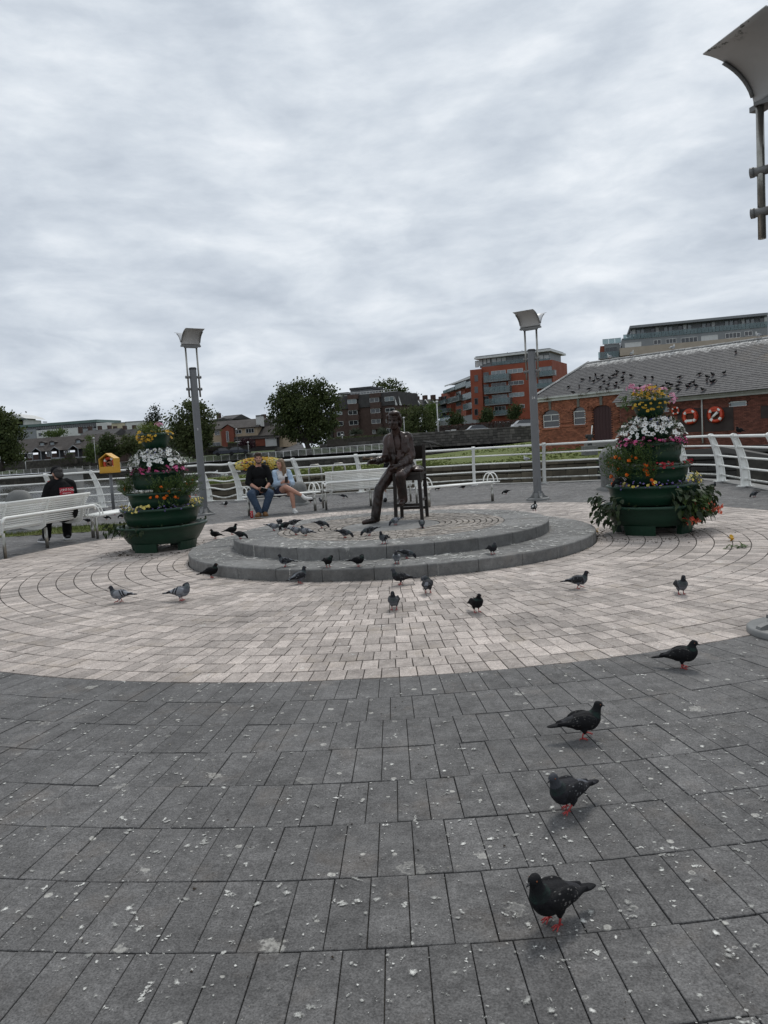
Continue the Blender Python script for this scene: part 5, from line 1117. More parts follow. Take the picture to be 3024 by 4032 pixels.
def pigeon_pose(kind):
    "returns body mesh, and places for beak, eyes and legs; bird faces +x, feet on z = 0"
    tilt = {'stand': .18, 'peck': -.16, 'preen': .10, 'walk': .10, 'tuck': .22}[kind]; hz = .108
    Rt = Matrix.Rotation(-tilt, 3, 'Y')
    B = lambda x, y, z: Rt @ Vector((x, y, z))+Vector((0, 0, hz))
    pr = [('c', [(*B(.060, 0, .004), .046), (*B(.02, 0, -.002), .056), (*B(-.035, 0, 0), .050), (*B(-.085, 0, .006), .032), (*B(-.118, 0, .006), .020)]),
          ('e', tuple(B(.03, 0, -.012)), (.062, .052, .050), (0, -tilt, 0)), ('e', tuple(B(-.155, 0, .002)), (.072, .026, .009), (0, -tilt+.03, 0))]
    for s in (-1, 1):
        pr += [('e', tuple(B(-.012, s*.043, .012)), (.078, .019, .041), (0, -tilt+.10, s*.10)), ('c', [(*B(-.05, s*.042, .012), .024), (*B(-.105, s*.028, .010), .014), (*B(-.155, s*.018, .014), .007)])]
        pr += [('c', [(*B(-.01, s*.026, -.035), .024), (-.005, s*.026, .045, .011)])]
    if kind in ('stand', 'walk'): n0, n1, hd, f = B(.075, 0, .028), B(.090, 0, .056), B(.098, 0, .080), Vector((1, 0, -.10))
    elif kind == 'tuck': n0, n1, hd, f = B(.068, 0, .03), B(.078, 0, .052), B(.090, 0, .066), Vector((1, 0, -.1))
    elif kind == 'peck': n0, n1, hd, f = B(.082, 0, .008), Vector((.135, 0, .070)), Vector((.150, 0, .038)), Vector((.55, 0, -.85))
    else: n0, n1, hd, f = B(.075, .01, .03), B(.07, .04, .060), B(.035, .062, .055), Vector((-.75, .45, -.45))
    pr += [('c', [(*B(.062, 0, .008), .044), (*n0, .035), (*n1, .0255), (*hd, .0225)]), ('e', tuple(hd+f*.006), (.026, .0205, .021), (0, atan2(-f.z, f.x) if abs(f.y) < .1 else 0, 0))]
    me = blob(pr, VX, 2, None, 'body')
    inv = Rt.transposed(); names = ('wing', 'head', 'throat', 'bar', 'tip', 'rump', 'belly'); vals = {k: [] for k in names}
    for v in me.vertices:
        q = inv @ (v.co-Vector((0, 0, hz))); dh = (v.co-hd).length; dn = (v.co-n1).length; d0 = (v.co-n0).length
        wing = 1.0 if (abs(q.y) > .030-.10*max(0, -q.x-.07) and q.z > -.022-.02*(q.x > .03) and -.17 < q.x < .055 and abs(q.y) > .012) else 0.0
        hm = 1.0 if (dh < .036 or dn < .033) else 0.0; th = 1.0 if (d0 < .043 and not hm) else 0.0
        if hm or th: wing = 0.0
        sl = q.x-.55*(q.z-.01)
        bar = 1.0 if wing and (-.042 < sl < -.027 or -.075 < sl < -.058) else 0.0
        tip = 1.0 if (q.x < -.185 or (wing and q.x < -.105)) else 0.0
        rump = 1.0 if (q.z > .008 and abs(q.y) < .02 and -.13 < q.x < -.06) else 0.0
        bel = 1.0 if (q.z < -.025 and not hm) else 0.0
        for k, x in zip(names, (wing, hm, th, bar, tip, rump, bel)): vals[k].append(x)
    for k in names: me.attributes.new(k, 'FLOAT', 'POINT').data.foreach_set('value', vals[k])
    me.materials.append(MAT['pg_dark'])
    f = f.normalized(); sd = Vector((0, 0, 1)).cross(f).normalized(); up = f.cross(sd)
    bk = MB(); p = hd+f*.022-up*.004; bk.tube([p, p+f*.014-up*.001, p+f*.024-up*.006], [.0055, .0045, .0012], 8); bm_ = bk.mesh('beak', MAT['bird_beak'])
    ce = MB(); ce.ell(p+f*.003+up*.004, (.0065, .0065, .0042), (0, 0, atan2(f.y, f.x)), 8); cm_ = ce.mesh('cere', MAT['cere'])
    ey = []
    for s in (-1, 1):
        e = MB(); e.ell(hd+f*.010+sd*s*.0195+up*.005, (.0034, .0026, .0034), (0, 0, 0), 8); ey.append(e.mesh('eye', MAT['bird_eye']))
    lg = []
    for s in (-1, 1):
        l = MB(); fx = (.03 if s > 0 else -.02) if kind == 'walk' else 0.0; lift = .012 if (kind == 'walk' and s > 0) else 0
        a = Vector((-.005, s*.026, .052)); b_ = Vector((.0+fx, s*.027, .010+lift)); l.tube([a, (a+b_)/2+Vector((-.004, 0, 0)), b_], [.0062, .0046, .0042], 8)
        for ang, ln in ((-.5, .030), (0, .034), (.5, .030), (pi, .018)):
            l.tube([b_, b_+Vector((cos(ang)*ln*.5, sin(ang)*ln*.5, .001-lift*.3)), b_+Vector((cos(ang)*ln, sin(ang)*ln, -.0075-lift*.2))], [.0042, .0036, .0018], 6)
        lg.append(l.mesh('leg', MAT['bird_leg']))
    return dict(body=me, beak=bm_, cere=cm_, eyes=ey, legs=lg)
POSE = {k: pigeon_pose(k) for k in ('stand', 'peck', 'preen', 'walk', 'tuck')}
def pigeon(label, loc, yaw, kind='stand', mat='pg_dark', scale=1.0, group='pigeons on the plaza', full=True, name='pigeon', pitch=0.0, cat='pigeon'):
    D = POSE[kind]; root = thing(name, label, cat, loc, R_(yaw), group); root.scale = (scale*.84,)*3; root.rotation_euler[1] = pitch
    b = obj('body', D['body'], root); b.material_slots[0].link = 'OBJECT'; b.material_slots[0].material = MAT[mat]
    if full:
        obj('beak', D['beak'], root); obj('cere', D['cere'], root)
        for e in D['eyes']: obj('eye', e, root)
    for l in D['legs']: obj('leg', l, root)
    return root
PG = [  # px, py of the feet, surface height, heading, pose, plumage, size, label
 (2182, 3640, 0, 212, 'stand', 'pg_dark', 1.05, 'nearest dark pigeon, red feet, facing left at the bottom'),
 (2238, 3196, 0, 214, 'walk', 'pg_dusky', 1.02, 'dusky pigeon with grey head, second nearest, facing left'),
 (2300, 2908, 0, 5, 'walk', 'pg_dark', 1.05, 'dark pigeon striding to the right, third nearest'),
 (2690, 2632, 0, -28, 'tuck', 'pg_dark', 1.12, 'hunched dark pigeon at the right edge of the grey slabs'),
 (1877, 2412, 0, -70, 'tuck', 'pg_black', 1.05, 'black hunched pigeon on pale pavers in front of the statue'),
 (1553, 2402, 0, -97, 'stand', 'pg_check', 1.05, 'grey-bellied pigeon walking straight at the viewer'),
 (1686, 2336, 0, 78, 'preen', 'pg_dusky', 1.1, 'pigeon with back turned and pale rump, preening'),
 (1577, 2303, 0, 188, 'stand', 'pg_dusky', 1.05, 'speckled dark pigeon facing left at the foot of the steps'),
 (1181, 2299, 0, 42, 'stand', 'pg_check', 1.1, 'pigeon facing away against the lower step, left of middle'),
 (833, 2276, 0, 8, 'tuck', 'pg_black', 1.08, 'black pigeon at the left end of the lower step'),
 (715, 2366, 0, -8, 'preen', 'pg_bar', 1.3, 'fluffed pale grey pigeon preening on the left pavers'),
 (472, 2373, 0, 184, 'walk', 'pg_bar', 1.12, 'pale grey pigeon furthest left on the pavers'),
 (2280, 2318, 0, -14, 'walk', 'pg_check', .98, 'plain grey pigeon walking right, right of the platform'),
 (2682, 2341, 0, -92, 'stand', 'pg_check', 1.05, 'upright pigeon facing the viewer on the right pavers'),
 (1124, 2232, Z1, 187, 'stand', 'pg_check', 1.05, 'grey pigeon facing left on the lower step'),
 (1292, 2234, Z1, -60, 'preen', 'pg_black', 1.12, 'round black pigeon on the lower step, second from left'),
 (1411, 2231, Z1, -25, 'preen', 'pg_black', 1.05, 'round black pigeon on the lower step, middle'),
 (1563, 2220, Z1, -97, 'stand', 'pg_bar', 1.05, 'pale-breasted pigeon facing the viewer on the lower step'),
 (1602, 2200, Z1, -18, 'peck', 'pg_check', 1.0, 'pigeon pecking right behind the pale-breasted one'),
 (1940, 2183, Z1, -65, 'tuck', 'pg_dusky', 1.1, 'dark round pigeon at the right on the lower step'),
 (1512, 2142, Z2, 238, 'stand', 'pg_check', 1.15, 'pigeon standing at the front edge of the top step'),
 (1456, 2109, Z2, 186, 'peck', 'pg_check', 1.15, 'speckled pigeon pecking left below the bronze shoe'),
 (1358, 2118, Z2, -18, 'peck', 'pg_check', 1.12, 'speckled pigeon pecking right left of the bronze shoe'),
 (1558, 2068, Z2, 215, 'peck', 'pg_bar', 1.1, 'barred pigeon feeding beside the front chair leg'),
 (1662, 2079, Z2, -90, 'peck', 'pg_check', 1.05, 'small speckled pigeon feeding below the right chair leg'),
 (1266, 2080, Z2, -4, 'peck', 'pg_check', 1.12, 'speckled pigeon alone on the setts facing right'),
 (1165, 2107, Z2, -8, 'peck', 'pg_bar', 1.12, 'pale barred pigeon pecking at the front of the flock'),
 (1205, 2111, Z2, 168, 'tuck', 'pg_bar', 1.12, 'pale barred pigeon with tail to the right, front of the flock'),
 (1078, 2090, Z2, -2, 'peck', 'pg_bar', 1.12, 'barred pigeon at the left of the feeding flock'),
 (1102, 2072, Z2, 85, 'peck', 'pg_check', 1.1, 'pigeon seen from behind at the back of the flock'),
 (1124, 2086, Z2, 225, 'peck', 'pg_dark', 1.12, 'dark pigeon in the middle of the feeding flock'),
 (1157, 2075, Z2, 184, 'peck', 'pg_check', 1.12, 'pigeon with tail raised to the right, back of the flock'),
 (914, 2106, Z2, 8, 'stand', 'pg_black', 1.2, 'upright black pigeon on the left rim of the top step'),
 (946, 2122, Z2, -10, 'peck', 'pg_dark', 1.0, 'dark pigeon bowing in front of the upright black one'),
 (2104, 2014, Z2, 62, 'stand', 'pg_pied', 1.15, 'green-black pigeon on the right rim of the top step'),
 (1993, 1946, 0, 188, 'peck', 'pg_dark', 1.1, 'dark pigeon pecking on the paving left of the middle lamp'),
 (1824, 1926, 0, 10, 'tuck', 'pg_black', 1.1, 'dark pigeon beyond the empty bench, right one'),
 (1728, 1930, 0, 170, 'peck', 'pg_black', 1.1, 'dark pigeon beyond the empty bench, left one'),
 (887, 1994, 0, 15, 'preen', 'pg_pied', 1.25, 'dark pigeon with white back on the paving by the left railing'),
 (1223, 1980, 0, 182, 'tuck', 'pg_black', 1.2, 'black pigeon behind the couple\'s bench, left of a pair'),
 (1268, 1982, 0, 190, 'stand', 'pg_check', 1.15, 'grey pigeon behind the couple\'s bench, right of a pair'),
 (1352, 1962, 0, 5, 'peck', 'pg_check', 1.2, 'pigeon pecking under the slatted bench behind the statue'),
 (2810, 1924, 0, -80, 'stand', 'pg_dusky', 1.15, 'dusky pigeon by the right railing, left of two'),
 (2971, 1958, 0, 200, 'peck', 'pg_check', 1.15, 'speckled pigeon by the right railing, right of two'),
 (410, 2022, 0, 150, 'tuck', 'pg_check', 1.2, 'pigeon left of the lifebuoy post'), (452, 2028, 0, 10, 'tuck', 'pg_dusky', 1.2, 'pigeon right of the lifebuoy post'),
 (419, 2047, 0, 10, 'peck', 'pg_dark', 1.1, 'dark pigeon near the backless bench at left'), (482, 2040, 0, 180, 'peck', 'pg_dark', 1.1, 'dark pigeon under the backless bench at left'),
 (347, 2060, 0, 20, 'peck', 'pg_dark', 1.1, 'dark pigeon behind the left bench'), (848, 2122, 0, 170, 'tuck', 'pg_black', 1.1, 'dark pigeon half hidden behind the left end of the lower step')]
for (px, py, z, yaw, kind, mat, s, lab) in PG:
    p = G(px, py, z); k_ = (.92+(s-1)*.5)*(.84 if z or py < 2100 else 1.0); pigeon(lab, (p.x, p.y, z+.001), yaw, kind, mat, k_)
# one in the flower tower, one on the railing
pigeon('black and white pigeon feeding in the right flower tower', (PL_R.x-.50, PL_R.y-.20, .66), 200, 'peck', 'pg_pied', 1.0)
rp = AT(2908, 1690, 16.6); pigeon('dark pigeon perched on the right railing', (rail_right[3][0].x-.24, rail_right[3][0].y-.25, 1.19), 200, 'tuck', 'pg_black', 1.0)
# ================================================================== brick hall with slate roof, right
class Fac:
    "a vertical wall plane surveyed from two sight lines; u runs along it, v out of it towards the viewer"
    def __init__(s, a, b):
        s.a = Vector((a.x, a.y, 0)); d = Vector((b.x-a.x, b.y-a.y, 0)); s.L = d.length; s.t = d/s.L; s.n = Vector((s.t.y, -s.t.x, 0)); s.rz = atan2(s.t.y, s.t.x)
    def uv(s, px, py, v=0.0):
        d = ray(px, py); o = s.a+s.n*v; k = (o.x*s.n.x+o.y*s.n.y)/(d.x*s.n.x+d.y*s.n.y); p = Vector((0, 0, CAMH))+d*k
        return (Vector((p.x, p.y, 0))-s.a).dot(s.t), p.z
    def rect(s, x0, x1, y0, y1, v=0.0):
        xm, ym = (x0+x1)/2, (y0+y1)/2
        return s.uv(x0, ym, v)[0], s.uv(x1, ym, v)[0], s.uv(xm, y1, v)[1], s.uv(xm, y0, v)[1]
    def P(s, u, v, z): return s.a+s.t*u+s.n*v+Vector((0, 0, z))
def root_of(name, label, cat, F, z=0.0, group=None): return thing(name, label, cat, (F.a.x, F.a.y, z), F.rz, group)
# local frame of such a thing: x = u, y = -v
def lbox(name, mat, root, u0, u1, v0, v1, z0, z1, zr=None):
    mb = MB(); mb.box(((u0+u1)/2, -(v0+v1)/2, (z0+z1)/2-root.location.z), (abs(u1-u0), abs(v1-v0), abs(z1-z0))); return mb.build(name, mat, root)
pm('glass_dark', (.018, .02, .024), (.03, .034, .04), .6, .08, spec=.8); pm('glass_pale', (.22, .26, .27), (.12, .145, .16), .35, .12, spec=.8); pm('blind', (.55, .56, .55), (.45, .46, .45), 1, .5)
pm('frame_white', (.66, .66, .64), None, 3, .5); pm('frame_grey', (.16, .17, .18), None, 3, .5)
pm('brick_red', (.36, .135, .072), (.23, .082, .048), 2.5, .9, .3, 40, rnd=.4); pm('brick_dark', (.20, .072, .048), (.13, .048, .034), 2.5, .9, .3, 40, rnd=.4); pm('mortar', (.20, .13, .10), (.14, .10, .08), 4, .95)
pm('keystone', (.17, .16, .14), None, 5, .9, .3); pm('door_maroon', (.050, .012, .012), (.03, .008, .009), 4, .6, .3, 30, stretch=(8, 8, .5)); pm('gutter_white', (.60, .60, .57), (.42, .42, .40), 2.5, .6); pm('plaque_brown', (.042, .028, .024), (.03, .02, .018), 2, .8)
def slate_mat():
    m = bpy.data.materials.new('slate'); m.use_nodes = True; nt = m.node_tree; b = nt.nodes['Principled BSDF']
    pos = nd(nt, 'ShaderNodeNewGeometry').outputs['Position']; r = nd(nt, 'ShaderNodeAttribute', attribute_name='rnd').outputs['Fac']; s = nd(nt, 'ShaderNodeAttribute', attribute_name='up').outputs['Fac']; lic = nd(nt, 'ShaderNodeAttribute', attribute_name='lichen').outputs['Fac']
    c = mixc(nt, r, (.036, .036, .040), (.058, .057, .061)); n = noi(nt, pos, 1.1, 6, .65)
    c = mixc(nt, mth(nt, 'MULTIPLY', ramp(nt, noi(nt, pos, 5, 5, .75), [(.52, 0), (.66, 1)]), .5), c, (.135, .13, .12))
    strk = noi(nt, nd(nt, 'ShaderNodeMapping', {'Vector': pos, 'Scale': (3.5, 3.5, .35)}).outputs[0], 1.2, 4, .7)
    wf = mth(nt, 'MULTIPLY', ramp(nt, mth(nt, 'ADD', s, mth(nt, 'MULTIPLY', mth(nt, 'SUBTRACT', strk, .5), .5)), [(.80, 0), (.93, 1)]), ramp(nt, noi(nt, pos, 9, 4, .7), [(.35, .3), (.6, 1)]))
    c = mixc(nt, wf, c, (.66, .65, .62))
    lf = mth(nt, 'MULTIPLY', lic, ramp(nt, n, [(.42, 0), (.6, 1)])); c = mixc(nt, lf, c, (.17, .105, .022))
    nt.links.new(c, b.inputs['Base Color']); b.inputs['Roughness'].default_value = .7
    MAT['slate'] = m
slate_mat(); pm('ridge_tile', (.18, .18, .18), (.45, .44, .42), 4, .85, rnd=.3); pm('lead', (.14, .145, .15), None, 4, .7); pm('dry_weed', (.15, .10, .05), (.09, .07, .03), 20, .9)
FH = Fac(AT(2120, 1700, 56), AT(3110, 1640, 43)); ANX = 1.1
Z0H = .3; ZE = FH.uv(2224, 1562)[1]; ZA = FH.uv(2830, 1556, ANX)[1]
hall = root_of('brick_hall', 'old red brick hall with hipped grey slate roof full of pigeons', 'building', FH, 0.0)
uA = FH.uv(2475, 1640)[0]; UE = FH.L+14
def bricks(name, mat, u0, u1, v, z0, z1, holes, course=.079, bl=.228, facing=0):
    mb = MB(); rn = []; z = z0; k = 0
    while z < z1-.02:
        u = u0-(bl/2 if k % 2 else 0)
        while u < u1:
            a, b = max(u, u0)+.005, min(u+bl, u1)-.005; cu, cz = (a+b)/2, z+course/2
            if b-a > .03 and not any(h(cu, cz) for h in holes):
                pr = random.uniform(.006, .013); y0, y1 = -v-pr, -v+.135
                vs = [(a, y0, z+.005), (b, y0, z+.005), (b, y0, z+course-.005), (a, y0, z+course-.005), (a, y1, z+.005), (b, y1, z+.005), (b, y1, z+course-.005), (a, y1, z+course-.005)]
                mb.add(vs, [(0, 1, 2, 3), (0, 4, 5, 1), (3, 2, 6, 7), (0, 3, 7, 4), (1, 5, 6, 2)]); rn += [random.random()]*5
            u += bl
        z += course; k += 1
    me = mb.mesh(name, mat); me.attributes.new('rnd', 'FLOAT', 'FACE').data.foreach_set('value', rn); return tag(obj(name, me, hall), kind='stuff')
def arch_hole(u0, u1, z0, zs, rise):
    c, r = (u0+u1)/2, (u1-u0)/2
    return lambda u, z: u0 < u < u1 and z0 < z and (z < zs or ((u-c)/r)**2+((z-zs)/max(rise, .01))**2 < 1)
# openings: (px0, px1, sill, spring line, crown)
ops = []
for (x0, x1, yb, ysp, yc, kind) in ((2138, 2202, 1684, 1632, 1615, 'window'), (2258, 2304, 1674, 1618, 1603, 'window'), (2335, 2409, 1738, 1612, 1596, 'door'), (2441, 2492, 1662, 1606, 1592, 'window')):
    u0, u1, zb, zs = FH.rect(x0, x1, ysp, yb); zc = FH.uv((x0+x1)/2, yc)[1]; ops.append((u0, u1, zb, zs, zc-zs, kind))
lbox('wall_core', MAT['mortar'], hall, 0, UE, -7.6, -.13, Z0H-.6, ZE)
holes = [arch_hole(a-.02, b+.02, z0, zs, r+.02) for a, b, z0, zs, r, k in ops]
bricks('brickwork', MAT['brick_red'], 0, uA, .0, Z0H-.4, ZE-.12, holes)
for (a, b, z0, zs, rise, kind) in ops:
    c, r = (a+b)/2, (b-a)/2; n = 12
    arc = [(c+r*cos(pi-pi*k/n), zs+rise*sin(pi*k/n)) for k in range(n+1)]; poly = [(a, z0), (b, z0)]+[(x, z) for x, z in reversed(arc)]
    mb = MB(); m_ = len(poly); mb.add([(x, .10, z) for x, z in poly], [tuple(range(m_))])
    w_ = mb.build('door' if kind == 'door' else 'window', MAT['door_maroon'] if kind == 'door' else MAT['glass_dark'], hall)
    if kind == 'door':
        for k in range(6):
            x = a+(b-a)*(k+.5)/6; zt = zs+rise*sqrt(max(0, 1-((x-c)/r)**2))-.03; mb = MB(); mb.box((x, .085, (z0+zt)/2), ((b-a)/6-.015, .03, zt-z0)); mb.build('plank', MAT['door_maroon'], w_)
        lbox('doorstep', MAT['concrete'], hall, a-.2, b+.9, .02, .9, z0-.35, z0-.02)
    else:
        for (x0, x1, q0, q1) in ((a, a+.06, z0, zs), (b-.06, b, z0, zs), (a+.06, b-.06, z0, z0+.07), (a+.06, b-.06, zs-.06, zs), (a+.06, b-.06, z0+(zs-z0)*.48, z0+(zs-z0)*.54)):
            mb = MB(); mb.box(((x0+x1)/2, .075, (q0+q1)/2), (x1-x0, .05, q1-q0)); mb.build('frame', MAT['frame_white'], w_)
        if b-a > 1.0: mb = MB(); mb.box((c, .075, (z0+zs)/2+(zs-z0)*.27), (.05, .05, (zs-z0)*.42)); mb.build('frame', MAT['frame_white'], w_)
    mb = MB(); rn = []; nb = max(11, int(pi*(r+.2)/.085))     # ring of voussoir bricks
    for ring in (0, 1):
        for k in range(nb):
            t = pi*(k+.5)/nb; d = Vector((cos(t)*(rise+.12)/(r+.12) if False else cos(t), 0, sin(t))); q = Vector((c+(r+.12+.23*ring)*cos(t), -.012-.014*ring, zs+(rise+.12+.23*ring)*sin(t)))
            M = Matrix.Translation(q) @ Euler((0, -(t-pi/2), 0)).to_matrix().to_4x4(); mb.box((0, 0, 0), (pi*(r+.3)/nb*.86, .05, .21), M=M); rn += [random.random()]*6
    me = mb.mesh('arch_ring', MAT['brick_red']); me.attributes.new('rnd', 'FLOAT', 'FACE').data.foreach_set('value', rn); obj('arch_ring', me, hall)
    lbox('keystone', MAT['keystone'], hall, c-.10, c+.10, .0, .085, zs+rise+.02, ZE-.14)
    if kind != 'door': mb = MB(); mb.box((c, -.03, z0-.07), (b-a+.22, .09, .12)); mb.build('sill', MAT['brick_red'], hall)
for zz in (1.95, 2.25):     # string courses
    for (s0, s1) in [(0, ops[0][0]-.1), (ops[0][1]+.1, ops[1][0]-.1), (ops[1][1]+.1, ops[2][0]-.1), (ops[2][1]+.1, ops[3][0]-.1)]:
        lbox('string_course', MAT['brick_red'], hall, s0, s1, .012, .055, zz, zz+.09)
# low annex wall
lbox('annex_core', MAT['mortar'], hall, uA, UE, -.5, ANX-.13, Z0H-.6, ZA)
vw = FH.rect(2869, 2939, 1580, 1601, ANX); vw2 = FH.rect(2606, 2634, 1600, 1624, ANX)
bricks('brickwork', MAT['brick_dark'], uA, FH.L+3, ANX, Z0H-.4, ZA-.06, [lambda u, z: vw[0] < u < vw[1] and vw[2] < z < vw[3], lambda u, z: vw2[0] < u < vw2[1] and vw2[2] < z < vw2[3]])
for (a, b, z0, z1) in (vw, vw2):
    mb = MB(); mb.box(((a+b)/2, -ANX+.08, (z0+z1)/2), (b-a-.02, .02, z1-z0-.02)); w_ = mb.build('window', MAT['glass_pale'], hall)
    for (x0, x1, q0, q1) in ((a, a+.06, z0, z1), (b-.06, b, z0, z1), (a+.06, b-.06, z0, z0+.05), (a+.06, b-.06, z1-.05, z1)): mb = MB(); mb.box(((x0+x1)/2, -ANX+.06, (q0+q1)/2), (x1-x0, .05, q1-q0)); mb.build('frame', MAT['frame_white'], w_)
    mb = MB(); rn = []
    for k in range(15):
        t = pi*(.22+.56*k/14); R0 = (b-a)*.75; q = ((a+b)/2+R0*cos(t), -ANX-.03, z1-R0*.62+R0*sin(t)); M = Matrix.Translation(q) @ Euler((0, -(t-pi/2), 0)).to_matrix().to_4x4(); mb.box((0, 0, .05), (.075, .05, .24), M=M); rn += [random.random()]*6
    me = mb.mesh('arch_ring', MAT['brick_dark']); me.attributes.new('rnd', 'FLOAT', 'FACE').data.foreach_set('value', rn); obj('arch_ring', me, hall)
for (x0, x1, y0, y1) in ((2668, 2766, 1608, 1702), (2773, 2889, 1606, 1698), (2996, 3060, 1596, 1646)):
    a, b, z0, z1 = FH.rect(x0, x1, y0, y1, ANX); lbox('painted_panel', MAT['plaque_brown'], hall, a, b, ANX+.01, ANX+.026, z0, z1)
du = FH.uv(2767, 1640, ANX)[0]
mb = MB(); mb.cyl((du, -ANX-.08, Z0H+.1), (du, -ANX-.08, ZA-.05), .045, n=10); mb.build('downpipe', MAT['gutter_white'], hall)
lbox('gutter', MAT['gutter_white'], hall, uA-.1, UE, ANX+.16, ANX+.30, ZA-.02, ZA+.10); lbox('fascia', MAT['gutter_white'], hall, uA-.1, UE, ANX+.02, ANX+.15, ZA-.16, ZA+.02)
lbox('gutter', MAT['gutter_white'], hall, -.35, uA-.1, .18, .32, ZE-.02, ZE+.10); lbox('fascia', MAT['gutter_white'], hall, -.3, uA-.1, .02, .17, ZE-.22, ZE+.02)
lbox('gutter', MAT['gutter_white'], hall, -.42, -.28, -7.7, .32, ZE-.02, ZE+.10)
# roof planes
VR = -3.9; uR, ZR = FH.uv(2312, 1430, VR); 
def roof_plane(name, corner, eu, ev, w0, w1, slope_len, width_at, up_shift=0.0, ridge=True):
    "slates laid in courses on a sloping plane: corner + eu*u + ev*s"
    mb = MB(); rn = []; up = []; li = []; nrm = eu.cross(ev).normalized(); ex = .23; s = 0; k = 0
    while s < slope_len-.02:
        lo, hi = width_at(s+ex/2); u = lo-random.random()*.3
        while u < hi:
            w_ = .30*random.uniform(.94, 1.06); a, b = max(u, lo)+.004, min(u+w_, hi)-.004
            if b-a > .03:
                s1 = min(s+ex+.02, slope_len); l = .022+random.uniform(-.003, .004)
                p = [corner+eu*a+ev*s+nrm*l, corner+eu*b+ev*s+nrm*(l+random.uniform(-.003, .003)), corner+eu*b+ev*s1+nrm*.003, corner+eu*a+ev*s1+nrm*.003, corner+eu*a+ev*s, corner+eu*b+ev*s]
                mb.add(p, [(0, 1, 2, 3), (4, 5, 1, 0)]); rn += [random.random()]*2; up += [(s+up_shift)/slope_len if ridge else 0]*2; li += [ss(w0, w1, u)*ss(.15, .5, s/slope_len)]*2
            u += w_
        s += ex; k += 1
    me = mb.mesh('slates', MAT['slate'])
    for n_, v_ in (('rnd', rn), ('up', up), ('lichen', li)): me.attributes.new(n_, 'FLOAT', 'FACE').data.foreach_set('value', v_)
    b_ = MB(); lo0, hi0 = width_at(0); lo1, hi1 = width_at(slope_len); b_.add([corner+eu*lo0-nrm*.01, corner+eu*hi0-nrm*.01, corner+eu*hi1+ev*slope_len-nrm*.01, corner+eu*lo1+ev*slope_len-nrm*.01], [(0, 1, 2, 3)])
    r_ = b_.build(name, MAT['lead'], hall); tag(obj('slates', me, r_), kind='stuff'); return r_
eav = .22; E0 = Vector((-.4, -eav, ZE+.10)); top = Vector((0, -VR, ZR)); d = Vector((0, -VR+eav, ZR-ZE-.10)); SL = d.length; evF = d/SL
roof_plane('roof', E0, Vector((1, 0, 0)), evF, uR+11, uR+20, SL, lambda s: ((uR+.4)*s/SL, UE))
# annex continuation of the slope, lower edge over the annex
dz = ZE+.10-ZA-.10; tanp = (ZR-ZE-.10)/(-VR+eav); run = dz/tanp; SL2 = sqrt(run*run+dz*dz)
roof_plane('roof', Vector((uA-.1, -eav-run, ZA+.10)), Vector((1, 0, 0)), evF, 999, 1000, SL2, lambda s: (0, UE-uA), ridge=False)
dl_ = Vector((uR+.4, 0, ZR-ZE-.10)); SLl = dl_.length; evL = dl_/SLl
roof_plane('roof', Vector((-.4, 7.6+.2, ZE+.10)), Vector((0, -1, 0)), evL, 999, 1000, SLl, lambda s: (0+(7.8+VR)*s/SLl, 8.02-(8.02+VR-.0)*s/SLl), ridge=True)
mb = MB(); mb.add([(uR, -VR, ZR), (UE, -VR, ZR), (UE, 7.8, ZE+.1), (-.4, 7.8, ZE+.1)], [(0, 1, 2, 3)]); mb.build('roof', MAT['lead'], hall)
rt_ = MB(); n = 7
for k in range(n+1): t = pi*k/n; rt_.v += [Vector((0, .14*cos(t), .10*sin(t))), Vector((.44, .14*cos(t), .10*sin(t)))]
rt_.f = [[2*k, 2*k+1, 2*k+3, 2*k+2] for k in range(n)]; rt_.m = [0]*n; rt_.sm = [True]*n; me_rt = rt_.mesh('ridge_tile', MAT['ridge_tile'])
u = uR
while u < FH.L+2: obj('ridge_tile', me_rt, hall, (u, -VR, ZR-.02+random.uniform(-.01, .01))); u += .45
hp0 = Vector((-.4, -eav, ZE+.12)); hp1 = Vector((uR, -VR, ZR)); L = (hp1-hp0).length; k = 0
while k*.45 < L-.3:
    o = obj('ridge_tile', me_rt, hall); dr = (hp1-hp0).normalized(); o.matrix_local = Matrix.Translation(hp0+dr*.45*k) @ dr.to_track_quat('X', 'Z').to_matrix().to_4x4(); k += 1
sc = Sc()          # weeds in the gutter
for (x0, x1) in ((2285, 2325), (2355, 2420), (2150, 2175)):
    a, b = FH.uv(x0, 1555)[0], FH.uv(x1, 1555)[0]
    for k in range(90): sc.leaf((U_(a, b), -.25+U_(-.1, .1), ZE+.06+U_(-.12, .05)), (U_(-1, 1), -.5, U_(-1, .8)), .16, .02)
me = sc.mesh('gutter_weed', [MAT['dry_weed']]); tag(obj('gutter_weed', me, hall), kind='stuff')
